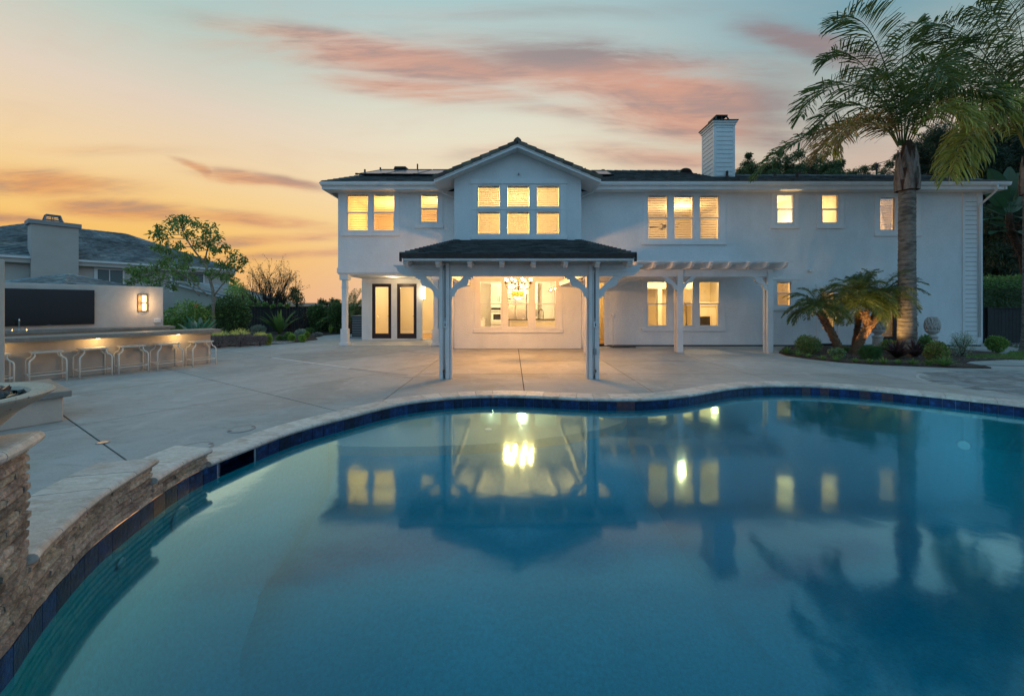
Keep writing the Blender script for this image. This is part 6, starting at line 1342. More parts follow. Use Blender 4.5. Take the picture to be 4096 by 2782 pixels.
# ================================================================== PLANT BUILDERS
def leaf(m, p, d, up, L, w, bend=.0):
    d = d.normalized(); s = d.cross(up); 
    if s.length < 1e-4: s = d.orthogonal()
    s.normalize(); mid = p + d * L * .5 + up * L * .08; tip = p + d * L - Vector((0, 0, bend * L))
    m.add([p, mid + s * w / 2, tip, mid - s * w / 2], [(0, 1, 2, 3)])
def rv(rr): 
    while True:
        v = Vector((rr.uniform(-1, 1), rr.uniform(-1, 1), rr.uniform(-1, 1)))
        if .05 < v.length < 1: return v.normalized()
def shrub(name, label, cat, x, y, w, h, mt, n=900, L=.05, lw=.02, z=0.02, blobs=7, seed=0, group=None, mt2=None, up=.2, depth=None, stems=5, bend=.1, top=0.0, rough=.35):
    rr = random.Random(seed or int(abs(x * 991 + y * 77))); t = thing(name, label, cat, (x, y, z), group=group); dp_ = depth or w
    bl_ = [(Vector((0, 0, h * .5)), 1.0)]
    for _ in range(blobs):
        a = rr.uniform(0, 6.28); r_ = rr.uniform(.35, .75); bl_.append((Vector((math.cos(a) * w * .5 * r_, math.sin(a) * dp_ * .5 * r_, h * rr.uniform(.35, .72))), rr.uniform(.35, .6)))
    m, m2 = MB(), MB()
    for i in range(n):
        c_, s_ = bl_[rr.randrange(len(bl_))] if rr.random() > .35 else bl_[0]
        v = rv(rr); r_ = rr.uniform(.55, 1.0) ** .5 * (1 + rr.uniform(-rough, rough) * .3)
        p = c_ + Vector((v.x * w * .5 * s_ * .9, v.y * dp_ * .5 * s_ * .9, v.z * h * .5 * s_)) * r_
        if p.z < 0.01: p.z = rr.uniform(.01, .1)
        if p.z > h * 1.05: p.z = h * rr.uniform(.85, 1.0)
        dd = (v + rv(rr) * .8 + Vector((0, 0, up))); q = p + Vector((x, y, z)); tgt = m2 if (mt2 and (p.z > h * (1 - top) if top else rr.random() < .3)) else m
        leaf(tgt, q, dd, rv(rr), L * rr.uniform(.7, 1.3), lw * rr.uniform(.8, 1.3), bend)
    st = MB()
    for i in range(stems):
        a = rr.uniform(0, 6.28); st.tube([(x + rr.uniform(-.03, .03), y, z - .03), (x + math.cos(a) * w * .12, y + math.sin(a) * dp_ * .12, z + h * .35), (x + math.cos(a) * w * .3, y + math.sin(a) * dp_ * .3, z + h * .7)], [.012 + h * .008, .009 + h * .004, .004], 4)
    st.build('stems', M['barkd'], t, kind='stuff'); m.build('foliage', mt, t, kind='stuff')
    if m2.v: m2.build('flowers' if top else 'pale_foliage', mt2, t, kind='stuff')
    return t
def pshrub(name, label, cat, px, pyb, wpx, hpx, mt, zoff=.0, Y=None, **k):
    if Y is None: g_ = G(px, pyb, .02); Y = g_.y
    kx = 1 / math.sqrt(1 + ((px - CX) / F) ** 2); return shrub(name, label, cat, wx(px, Y), Y, wpx * Y / F * kx * .92, hpx * Y / F, mt, **k)
def spiky(name, label, cat, x, y, h, n, mt, w=.05, spread=.8, z=.02, group=None, seed=1, droop=.4, joined=False):
    rr = random.Random(seed * 13 + int(abs(x * 50))); t = thing(name, label, cat, (x, y, z), group=group); mj = MB()
    for i in range(n):
        a = rr.uniform(0, 6.28); lean = rr.uniform(.05, spread); L = h * rr.uniform(.65, 1.1); pts = []; d = Vector((math.cos(a), math.sin(a), 0))
        for k in range(6):
            t_ = k / 5; r_ = L * (lean * t_ + droop * lean * t_ * t_ * .5); zz = L * (t_ * math.cos(lean * .6) - droop * lean * t_ ** 3 * .7); pts.append(Vector((x, y, z)) + d * (r_ + .02) + Vector((0, 0, max(.01, zz))))
        s_ = Vector((-d.y, d.x, 0)); m = mj if joined else MB(); b = len(m.v)
        for k, p in enumerate(pts): ww = w * (.55 + .9 * math.sin(math.pi * min(1, .12 + k / 5.6))) * (1 - (k / 5) ** 3 * .95) * .6; m.v += [tuple(p - s_ * ww + Vector((0, 0, ww * .3))), tuple(p), tuple(p + s_ * ww + Vector((0, 0, ww * .3)))]
        for k in range(5): m.f += [(b + 3 * k, b + 3 * k + 1, b + 3 * k + 4, b + 3 * k + 3), (b + 3 * k + 1, b + 3 * k + 2, b + 3 * k + 5, b + 3 * k + 4)]
        if not joined: m.build('leaf', mt, t)
    if joined: mj.build('blades', mt, t, kind='stuff')
    return t
def cat_path(pts, n):
    out = []; P_ = [pts[0]] + list(pts) + [pts[-1]]; k = len(pts) - 1
    for i in range(n + 1):
        u = i / n * k; j = min(int(u), k - 1); t = u - j; p0, p1, p2, p3 = P_[j], P_[j + 1], P_[j + 2], P_[j + 3]
        out.append(.5 * ((2 * p1) + (p2 - p0) * t + (2 * p0 - 5 * p1 + 4 * p2 - p3) * t * t + (3 * p1 - p0 - 3 * p2 + p3) * t ** 3))
    return out
def frond(parent, pts, mt, ll=.6, n=70, lw=.03, rr=random, droop=.5, rach=.02, start=.12, fwd=.55, name='frond', vee=.35, r2=None):
    path = cat_path([Vector(p) for p in pts], 26); m = MB(); m.tube(path[:], [rach * (1 - .85 * i / 26) for i in range(27)], 5, caps=False)
    n = int(n * 1.25) if ll > .4 else n; lw = lw * 1.35 if ll > .4 else lw; ll = ll * 1.15 if ll > .4 else ll
    for i in range(n):
        t = start + (1 - start) * (i + rr.random() * .6) / n; u = t * 26; j = min(int(u), 25); p = path[j].lerp(path[j + 1], u - j); tg = (path[j + 1] - path[j]).normalized()
        sd = tg.cross(Vector((0, 0, 1)))
        if sd.length < .25: sd = tg.cross(Vector((0, 1, 0)) if abs(tg.y) < .8 else Vector((1, 0, 0)))
        sd.normalize(); nr = sd.cross(tg)
        tt = (t - start) / (1 - start); L = ll * (math.sin(math.pi * (.16 + .78 * tt)) ** .7) * rr.uniform(.85, 1.12)
        for sg in (-1, 1):
            d0 = (sd * sg + tg * (fwd + .5 * tt + rr.uniform(-.1, .1)) + nr * (vee + (rr.uniform(-.75, .95) if ll > .4 else rr.uniform(-.3, .3)))).normalized()
            p1 = p + d0 * L * .5 + Vector((0, 0, -.06 * L * droop)); p2 = p + d0 * L * .92 + Vector((0, 0, -.42 * L * droop * rr.uniform(.6, 1.4))); p3 = p + d0 * L * (1.0) * .98 + Vector((0, 0, -.6 * L * droop))
            s_ = d0.cross(rv(rr)).normalized() * lw * .5
            m.add([p, p1 + s_, p1 - s_, p2 + s_ * .7, p2 - s_ * .7, p3], [(0, 1, 2), (1, 3, 4, 2), (3, 5, 4)])
    m.build(name, mt, parent)
# ================================================================== TALL PALMS
def ringtrunk(t, x, y, z1, r0, r1, nm='trunk'):
    prof = []; z = -.05; rr = random.Random(4)
    while z < z1:
        u = z / z1; r = r0 + (r1 - r0) * min(1, u * 1.3) + .07 * math.exp(-max(0, z) * 3.2); h = rr.uniform(.09, .16); prof += [(r + .007, z), (r - .004, z + h * .2), (r + .002, z + h * .85)]; z += h
    m = MB(); b = 0; n = 32
    for r, z_ in prof:
        for j in range(n):
            a = 2 * math.pi * j / n; k_ = 1 + .014 * math.sin(a * 3 + z_ * 5) + rr.uniform(-.004, .004); m.v.append((x + r * k_ * math.cos(a), y + r * k_ * math.sin(a), z_ + .015 * math.sin(a * 2 + z_ * 9)))
    for i in range(len(prof) - 1):
        for j in range(n): m.f.append((i * n + j, i * n + (j + 1) % n, (i + 1) * n + (j + 1) % n, (i + 1) * n + j))
    return m.build(nm, M['palmtrunk'], t, smooth=False)
def boots(t, x, y, z0, z1, r, seed):
    rr = random.Random(seed); MB().lathe([(r * .72, z0 - .05), (r * .98, z0 + .12), (r * .93, (z0 + z1) / 2), (r * .55, z1), (r * .4, z1 + .5)], (x, y), 18).build('fibre_core', M['fibre'], t)
    rows = [(z0 - .02, .92, 6, 1.0), (z0 + .28, .80, 5, .96), (z0 + .62, .62, 5, .88)]
    for ri, (zb, hh, n_, rs) in enumerate(rows):
        for i in range(n_):
            a = 2 * math.pi * (i + .5 * (ri % 2) + rr.uniform(-.12, .12)) / n_; wA = math.pi / n_ * .93; m = MB(); g = 6; h = hh * rr.uniform(.85, 1.1)
            for k in range(g + 1):
                u = k / g; ww = wA * (1 - u ** 1.15 * .93); rd = r * rs * (1.03 + .10 * math.sin(math.pi * min(1, u * 1.2)) - .16 * u)
                for s in (-1, -.5, 0, .5, 1): aa = a + s * ww; m.v.append((x + rd * (1.0 + .05 * (1 - abs(s))) * math.cos(aa), y + rd * (1 + .05 * (1 - abs(s))) * math.sin(aa), zb + u * h + .04 * (1 - abs(s)) * 0))
            for k in range(g):
                for s in range(4): m.f.append((k * 5 + s, k * 5 + s + 1, k * 5 + s + 6, k * 5 + s + 5))
            o = m.build('boot', M['boot'], t); so_ = o.modifiers.new('thick', 'SOLIDIFY'); so_.thickness = .03; so_.offset = -1
    m = MB()
    for i in range(420):
        a = rr.uniform(0, 6.28); zz = rr.uniform(z0 + .2, z1 + .5); rd = r * rr.uniform(.55, 1.0) * (1 - .5 * (zz - z0) / (z1 + .5 - z0)); p = Vector((x + rd * math.cos(a), y + rd * math.sin(a), zz)); leaf(m, p, Vector((math.cos(a) * .5, math.sin(a) * .5, rr.uniform(-1, 1))), rv(rr), rr.uniform(.08, .22), .008)
    m.build('fibres', M['fibre'], t, kind='stuff')
r3 = lambda a, b, Y: P(3000 + a / 1.973, b / 1.973, Y)
pt = thing('queen_palm', 'tall queen palm with ringed trunk rising before the white house wall', 'palm tree', (11.85, 12, 0)); ringtrunk(pt, 11.85, 12, 5.0, .215, .195); boots(pt, 11.85, 12, 4.98, 5.95, .27, 3)
rr = random.Random(21)
def fr_(par, path, Y0, Y1, mt, **k):
    n_ = len(path) - 1; frond(par, [r3(a, b, Y0 + (Y1 - Y0) * i / n_) for i, (a, b) in enumerate(path)], mt, rr=rr, **k)
PM, PYL, PB = M['lf_palm'], M['lf_palmy'], M['lf_palmb']
fr_(pt, [(1190, 1150), (1150, 850), (1080, 560), (990, 330), (900, 190), (780, 130), (650, 190)], 12, 10.9, PM, ll=.82, n=85, droop=.45)
fr_(pt, [(1180, 1150), (1110, 880), (960, 720), (780, 670), (620, 690), (490, 780), (400, 920)], 12, 11.2, PM, ll=.72, n=80, droop=.6)
fr_(pt, [(1170, 1160), (1090, 1040), (960, 975), (800, 980), (680, 1050), (600, 1140), (540, 1240)], 12, 10.6, PB, ll=.62, n=80, droop=.8)
fr_(pt, [(1170, 1150), (1080, 1020), (900, 960), (640, 1010), (400, 1110), (200, 1230), (40, 1390)], 12, 12.6, PM, ll=.60, n=95, droop=.6)
fr_(pt, [(1170, 1150), (1100, 1000), (950, 930), (780, 990), (690, 1100), (650, 1210)], 12, 13.2, PYL, ll=.6, n=70, droop=.9)
fr_(pt, [(1200, 1140), (1190, 800), (1200, 520), (1230, 300), (1330, 180)], 12, 13.4, PM, ll=.75, n=80, droop=.5)
fr_(pt, [(1220, 1140), (1290, 840), (1410, 580), (1560, 400), (1740, 330)], 12, 12.6, PM, ll=.8, n=85, droop=.6)
fr_(pt, [(1230, 1150), (1330, 900), (1500, 740), (1680, 680), (1860, 740), (1960, 860)], 12, 11.4, PM, ll=.75, n=85, droop=.8)
fr_(pt, [(1240, 1150), (1340, 970), (1500, 850), (1680, 810), (1840, 860), (1960, 960)], 12, 12.8, PB, ll=.62, n=80, droop=.9)
fr_(pt, [(1250, 1160), (1370, 960), (1500, 870), (1640, 880), (1760, 980)], 12, 10.8, PYL, ll=.6, n=75, droop=1.0)
fr_(pt, [(1215, 1140), (1240, 820), (1320, 600), (1440, 520), (1560, 620)], 12, 9.9, PM, ll=.7, n=75, droop=.9)
fr_(pt, [(1205, 1140), (1180, 860), (1120, 660), (1010, 600), (900, 680)], 12, 14.0, PM, ll=.7, n=75, droop=.8)
fr_(pt, [(1215, 1150), (1270, 900), (1380, 760), (1500, 760), (1600, 900)], 12, 14.2, PM, ll=.7, n=75, droop=.9)
fr_(pt, [(1185, 1150), (1090, 840), (960, 600), (830, 460), (700, 420), (590, 470)], 12, 11.6, PM, ll=.7, n=75, droop=.6)
fr_(pt, [(1175, 1150), (1080, 980), (930, 850), (760, 830), (610, 920), (520, 1040)], 12, 11.9, PM, ll=.66, n=75, droop=.7)
p2t = thing('queen_palm', 'second queen palm whose yellow green fronds hang over the far roof corner', 'palm tree', (17.0, 13.2, 0)); ringtrunk(p2t, 17.12, 13.2, 5.3, .19, .17); boots(p2t, 17.12, 13.2, 5.2, 6.3, .24, 9)
fr_(p2t, [(2180, 1200), (2110, 1020), (2000, 920), (1850, 940), (1720, 1050), (1630, 1200), (1570, 1390)], 13.2, 12.0, PYL, ll=.75, n=95, droop=1.25, lw=.035)
fr_(p2t, [(2180, 1200), (2060, 960), (1900, 900), (1780, 1000), (1720, 1180), (1700, 1330)], 13.2, 12.6, PYL, ll=.7, n=85, droop=1.25, lw=.035)
fr_(p2t, [(2180, 1180), (2060, 800), (1900, 500), (1730, 300), (1560, 210), (1440, 200)], 13.2, 12.2, PM, ll=.9, n=90, droop=.6)
fr_(p2t, [(2180, 1180), (2100, 700), (2020, 350), (1920, 150), (1780, 60)], 13.2, 13.5, PM, ll=.9, n=85, droop=.6)
fr_(p2t, [(2180, 1180), (2040, 860), (1840, 680), (1620, 610), (1450, 650), (1340, 760)], 13.2, 11.8, PM, ll=.85, n=90, droop=.8)
fr_(p2t, [(2180, 1180), (2080, 760), (1950, 560), (1760, 430), (1540, 330), (1350, 290)], 13.2, 13.0, PM, ll=.9, n=95, droop=.7)
fr_(p2t, [(2190, 1180), (2170, 700), (2150, 350), (2080, 60), (1960, -60)], 13.2, 12.4, PM, ll=.9, n=80, droop=.5)
fr_(p2t, [(2190, 1180), (2260, 760), (2300, 420), (2420, 200)], 13.2, 12.4, PM, ll=.9, n=70, droop=.6)
fr_(p2t, [(2180, 1200), (2090, 900), (1980, 780), (1860, 800), (1780, 920)], 13.2, 11.2, PYL, ll=.75, n=75, droop=1.1)
fr_(p2t, [(2190, 1200), (2240, 900), (2330, 800), (2440, 880)], 13.2, 12.2, PM, ll=.75, n=60, droop=1.1)
fr_(p2t, [(2180, 1180), (2100, 860), (1960, 640), (1790, 560), (1650, 640), (1570, 780)], 13.2, 14.5, PM, ll=.85, n=85, droop=.9)
# uplight at the foot of the palms
ul = thing('garden_spotlight', 'small garden spotlight at the foot of the pygmy palms', 'spotlight', (11.0, 11.9, 0)); MB().tube([(11.02, 12.05, .02), (11.02, 12.05, .16), (11.06, 12.03, .24)], .03, 10).build('lamp_body', M['blackm'], ul)
# ================================================================== PYGMY PALMS
r2 = lambda a, b, Y: P(3050 + a / 2.222, 1000 + b / 2.222, Y)
def pygmy(label, trunk, Y, crowns, seed, rt=.09, extra=()):
    rr_ = random.Random(seed); t = thing('pygmy_date_palm', label, 'palm', (r2(*trunk[0], Y).x, Y, 0), group='pygmy date palms in the bed')
    for k, tr in enumerate([trunk] + list(extra)):
        pts = cat_path([r2(a, b, Y) for a, b in tr], 16)
        if k == 0: pts[0].z = 0.0
        m = MB(); m.tube(pts, [rt * (1.15 - .25 * i / 16) * (1 + .06 * (i % 2)) for i in range(17)], 12); m.build('trunk', M['pygmy'], t)
        m = MB()
        for i in range(620):
            u = rr_.uniform(0, 15.9); j = int(u); c_ = pts[j].lerp(pts[j + 1], u - j); d = rv(rr_); tg = (pts[j + 1] - pts[j]).normalized(); d = (d - tg * d.dot(tg)).normalized(); leaf(m, c_ + d * rt * .95, d * .7 + tg * .9, rv(rr_), rr_.uniform(.04, .08), .022)
        m.build('leaf_scars', M['pygmy'], t, kind='stuff')
    for (a, b, L, n_) in crowns:
        c0 = r2(a, b, Y)
        for i in range(n_):
            az_ = rr_.uniform(0, 6.28); e_ = R(rr_.uniform(-18, 80)); Lf = L * rr_.uniform(.8, 1.08); p = Vector(c0); pts = [Vector(p)]; d = Vector((math.cos(az_) * math.cos(e_), math.sin(az_) * math.cos(e_), math.sin(e_)))
            for k in range(5): p = p + d * Lf / 5; pts.append(Vector(p)); d = (d + Vector((0, 0, -.30 - .05 * k))).normalized()
            frond(t, pts, M['lf_palm'], ll=.26, n=44, lw=.014, rr=rr_, droop=.5, rach=.008, start=.1, fwd=.7, vee=.2)
pygmy('small pygmy palm leaning away from the cluster, nearest the pergola', [(690, 905), (640, 790), (570, 660), (505, 550)], 12.3, [(490, 500, .98, 34)], 5)
pygmy('double trunk pygmy palm with the broadest crown beside the tall trunk', [(820, 915), (870, 800), (935, 680), (915, 590), (900, 540)], 12.4, [(860, 440, 1.18, 46), (1050, 440, 1.2, 44)], 6, .10, extra=[[(940, 680), (1000, 600), (1060, 520), (1070, 470)]])
pygmy('pygmy palm trunk standing just behind the double trunk one', [(815, 880), (835, 760), (850, 640), (850, 560)], 13.2, [(800, 470, 1.1, 24)], 8, .07)
# ================================================================== BED PLANTS BY THE HOUSE
S = pshrub
S('boxwood_shrub', 'rounded shrub with russet tips at the pergola end of the bed', 'shrub', 3232, 1416, 124, 74, M['lf_mid'], n=2600, L=.06, lw=.022, mt2=M['lf_olive'], seed=3)
S('boxwood_shrub', 'low leafy shrub between the two pygmy palm trunks', 'shrub', 3348, 1432, 76, 40, M['lf_mid'], n=1500, L=.05, lw=.02, mt2=M['lf_grey'], seed=4)
S('green_mound', 'fine leaved bright green mound in front of the first pinecone finial', 'shrub', 3480, 1438, 112, 58, mat('fine_green_leaf', (.055, .15, .04), .6, rand=.3, trans=.35, hue=.01), n=5200, L=.05, lw=.007, seed=5, up=.8)
S('boxwood_shrub', 'yellow green shrub in front of the dark french doors', 'shrub', 3555, 1400, 78, 42, M['lf_bright'], n=1500, L=.05, lw=.022, seed=6)
S('variegated_shrub', 'round shrub with gold tipped leaves at the near corner of the bed', 'shrub', 3748, 1450, 118, 84, M['lf_olive'], n=3400, L=.055, lw=.026, mt2=M['lf_bright'], seed=7)
S('boxwood_shrub', 'dark shrub tucked behind the gold tipped one under the second finial', 'shrub', 3702, 1410, 72, 70, M['lf_mid'], n=1600, L=.06, lw=.024, seed=8)
S('airy_shrub', 'airy grey green shrub with upright twigs before the siding corner', 'shrub', 3850, 1424, 125, 96, M['lf_grey'], n=1700, L=.05, lw=.012, mt2=M['lf_mid'], seed=9, up=1.2, rough=1.0, stems=16)
S('boxwood_shrub', 'clipped round boxwood in front of the black gate', 'shrub', 3986, 1406, 104, 62, M['lf_mid'], n=3200, L=.055, lw=.026, mt2=M['lf_bright'], seed=10)
spiky('flax_plant', 'dark red flax with arching blades beside the green mound', 'flax', *G(3588, 1436).xy, .62, 60, M['lf_flax'], .035, 1.1, seed=2, droop=.6); spiky('flax_plant', 'dark red flax between the palm trunk and the gold tipped shrub', 'flax', *G(3662, 1430).xy, .60, 50, M['lf_flax'], .035, 1.0, seed=3, droop=.6)
for i, (a, b, s_) in enumerate(((435, 955, .8), (565, 975, .9), (690, 988, .9), (860, 1000, .8), (990, 1008, .9), (1115, 1015, 1.2), (1245, 1018, .95), (1380, 1022, 1.1), (1520, 1028, 1.0), (345, 945, 1.2))):
    g_ = G(3050 + a / 2.222, 1000 + b / 2.222 + 4); spiky('grass_tuft', ['grass tuft near the tip of the bed, before the leaning pygmy palm', 'grass tuft between the leaning pygmy palm and the deck edge', 'grass tuft in front of the double trunk pygmy palm', 'grass tuft just before the green mound begins', 'grass tuft centred under the bright green mound', 'fuller grass tuft where the green mound meets the dark red flax', 'grass tuft in front of the first dark red flax', 'grass tuft in front of the tall ringed palm trunk', 'grass tuft beside the largest tuft, before the gold tipped shrub', 'wider grass tuft hugging the russet tipped shrub'][i], 'grass tuft', g_.x, g_.y + .12, .17 * s_, 46, M['lf_mid'], .012, 1.2, seed=i, group='grass tufts along the bed edge', joined=True)
for l_, a, b, h_, n_ in (('largest grass tuft of the bed edge, in front of the gold tipped shrub', 1655, 1035, .28, 90), ('wide dark grass clump at the very tip of the bed by the pergola post', 240, 925, .26, 90), ('grass clump beside the foot of the leaning pygmy palm', 755, 905, .26, 70)):
    g_ = G(3050 + a / 2.222, 1000 + b / 2.222 + 4); spiky('grass_tuft', l_, 'grass tuft', g_.x, g_.y + .1, h_, n_, M['lf_mid'], .016, 1.25, seed=n_, joined=True)
spiky('grass_tuft', 'sparse grass tuft on the soil beyond the lawn by the gate', 'grass tuft', *G(4068, 1395).xy, .2, 50, M['lf_grey'], .012, 1.2, seed=5, joined=True)
# ================================================================== GARDEN BED BEHIND THE BAR
S('sage_clump', 'mauve sage clump with yellow flowers nearest the bar', 'flowering plant', 880, 1389, 92, 62, M['lf_mauve'], n=3000, L=.055, lw=.016, mt2=M['lf_yel'], top=.25, seed=11, up=.6, blobs=4, rough=.9)
S('sage_clump', 'widest mauve clump topped with pale yellow flowers', 'flowering plant', 962, 1384, 104, 66, M['lf_mauve'], n=3400, L=.055, lw=.016, mt2=M['lf_yel'], top=.3, seed=12, up=.6, blobs=5, rough=.9)
S('sage_clump', 'mauve and yellow clump next to the small bright ball shrub', 'flowering plant', 1040, 1380, 70, 50, M['lf_mauve'], n=2000, L=.055, lw=.016, mt2=M['lf_yel'], top=.25, seed=13, up=.6, blobs=3, rough=.9)
S('hedge_bush', 'big glossy bush filling the corner beside the television wall', 'bush', 748, 1345, 210, 170, M['lf_mid'], n=5200, L=.10, lw=.045, mt2=M['lf_bright'], Y=15.6, seed=14, blobs=14)
S('hedge_bush', 'broad dark leafed bush between the strelitzia and the fence', 'bush', 925, 1344, 190, 166, M['lf_dark'], n=7500, L=.10, lw=.045, mt2=M['lf_mid'], Y=19.4, seed=15, blobs=16)
S('hedge_bush', 'low bright green shrub peeping over the back counter', 'bush', 705, 1340, 100, 66, M['lf_bright'], n=2200, L=.07, lw=.03, Y=13.6, seed=16)
S('hedge_bush', 'rounded dense bush against the fence near the porch post', 'bush', 1276, 1322, 96, 112, M['lf_dark'], n=4500, L=.10, lw=.045, mt2=M['lf_mid'], Y=22.0, seed=17)
S('hedge_bush', 'tall dense bush right behind the porch post', 'bush', 1350, 1325, 76, 124, M['lf_dark'], n=4200, L=.10, lw=.045, mt2=M['lf_mid'], Y=21.5, seed=18)
S('silver_shrub', 'blue grey feathery shrub at the foot of the dark fence', 'shrub', 1032, 1338, 68, 36, M['lf_grey'], n=1500, L=.10, lw=.02, seed=19, up=.9)
S('silver_shrub', 'tall silvery plume shrub in the middle of the bed', 'shrub', 1202, 1348, 46, 26, M['lf_grey'], n=1100, L=.12, lw=.018, seed=20, up=1.2)
S('silver_shrub', 'pale plume shrub nearest the fence beside the dense bush', 'shrub', 1222, 1322, 36, 30, M['lf_grey'], n=900, L=.12, lw=.02, seed=21, up=1.0)
S('silver_shrub', 'low silver ground cover by the curving path', 'shrub', 1272, 1344, 38, 14, mat('silver_leaf', (.30, .32, .29), .7, rand=.2, trans=.2), n=900, L=.06, lw=.02, seed=22)
for i, (l_, a, b, w_, h_, mm) in enumerate((('bright ball shrub at the end of the mauve flower clumps', 1074, 1377, 28, 40, 'lf_bright'), ('tiny dark ball shrub behind the gravel patch', 1119, 1361, 24, 18, 'lf_mid'), ('larger ball shrub of the pair beyond the gravel patch', 1154, 1360, 38, 30, 'lf_mid'), ('smaller ball shrub of the pair beyond the gravel patch', 1169, 1364, 26, 26, 'lf_bright'), ('bright ball shrub by the bend of the path', 1210, 1366, 28, 26, 'lf_bright'), ('spreading green shrub behind the path bend', 1238, 1334, 38, 22, 'lf_mid'), ('blue green rosette shrub beneath the dense bush', 1295, 1322, 46, 24, 'lf_blue'), ('small bright shrub half hidden behind the path ball shrub', 1228, 1352, 18, 24, 'lf_bright'))):
    S('ball_shrub', l_, 'shrub', a, b, w_, h_, M[mm], n=1000, L=.07, lw=.032, seed=30 + i)
S('purple_shrub', 'dark purple grassy shrub behind the porch post', 'shrub', 1372, 1328, 60, 36, M['lf_purp'], n=900, L=.2, lw=.02, seed=41, up=1)
spiky('agave_clump', 'tall sword leaved clump in front of the dark fence', 'agave', *G(1118, 1336).xy, 1.35, 30, M['lf_mid'], .13, .85, seed=4, droop=.5)
spiky('grass_tuft', 'yellow green upright tuft beside the far path', 'grass tuft', *G(1322, 1334).xy, .5, 22, M['lf_bright'], .05, .7, seed=7)
sb = thing('bird_of_paradise', 'grey green bird of paradise with an orange flower behind the bar', 'strelitzia', (wx(790, 15.0), 15.0, 0)); rr = random.Random(6); sx0, sy0 = wx(785, 15.0), 15.0
def paddle(par, base, d, L, w, mt, pet=.45, droop=.25, name='leaf', fold=.25, rr=rr):
    d = d.normalized(); s_ = d.cross(Vector((0, 0, 1))); s_ = s_.normalized() if s_.length > .01 else Vector((1, 0, 0)); m = MB(); pts = []; p = Vector(base); dd = Vector(d)
    for k in range(11): pts.append(Vector(p)); p = p + dd * L / 10; dd = (dd + Vector((0, 0, -droop * .16 * (k / 5)))).normalized()
    m.tube(pts[:], [.016 * (1 - .07 * k) for k in range(11)], 5, caps=False); st = int(pet * 10); b = len(m.v)
    for k in range(st, 11):
        u = (k - st) / (10 - st); ww = w / 2 * (math.sin(math.pi * (.08 + .90 * u)) ** .6); nn_ = s_.cross((pts[min(k + 1, 10)] - pts[k - 1]).normalized()); m.v += [tuple(pts[k] - s_ * ww + nn_ * ww * fold), tuple(pts[k]), tuple(pts[k] + s_ * ww + nn_ * ww * fold)]
    for k in range(10 - st): m.f += [(b + 3 * k, b + 3 * k + 1, b + 3 * k + 4, b + 3 * k + 3), (b + 3 * k + 1, b + 3 * k + 2, b + 3 * k + 5, b + 3 * k + 4)]
    return m.build(name, mt, par)
for i in range(34):
    a = rr.uniform(0, 6.28); e_ = rr.uniform(.25, 1.35); paddle(sb, (sx0 + rr.uniform(-.12, .25), sy0, .05), Vector((math.cos(a) * math.cos(e_), math.sin(a) * math.cos(e_) * .7, math.sin(e_))), rr.uniform(.85, 1.25), .15, M['lf_blue'] if i % 3 else M['lf_grey'], rr=rr, fold=.5)
fo = mat('orange_flower', (.55, .14, .04), .5); fq = P(782, 1228, 15.0)
MB().tube([(sx0, sy0, .1), fq - Vector((0.05, 0, .5)), fq], .012, 6).build('flower_stalk', M['lf_mid'], sb)
for k in range(5): MB().tube([fq, fq + Vector(((k - 2) * .05 + .03, 0, .14))], [.016, .003], 4).build('flower_petal', fo, sb)
# small date palm behind the porch post
dpm = thing('feather_palm', 'feathery palm rising behind the air conditioner and porch post', 'palm', (wx(1398, 22), 22, 0)); MB().tube([(wx(1400, 22), 22, 0), (wx(1400, 22), 22, .7)], .22, 10).build('trunk', M['pygmy'], dpm)
rr = random.Random(12)
for i in range(30):
    a = rr.uniform(0, 6.28); e_ = R(rr.uniform(5, 80)); p = Vector((wx(1400, 22), 22, .75)); pts = [Vector(p)]; d = Vector((math.cos(a) * math.cos(e_), math.sin(a) * math.cos(e_), math.sin(e_)))
    for k in range(5): p = p + d * .36; pts.append(Vector(p)); d = (d + Vector((0, 0, -.24))).normalized()
    frond(dpm, pts, M['lf_mid'] if i % 2 else M['lf_olive'], ll=.34, n=34, lw=.025, rr=rr, droop=.3, rach=.012)
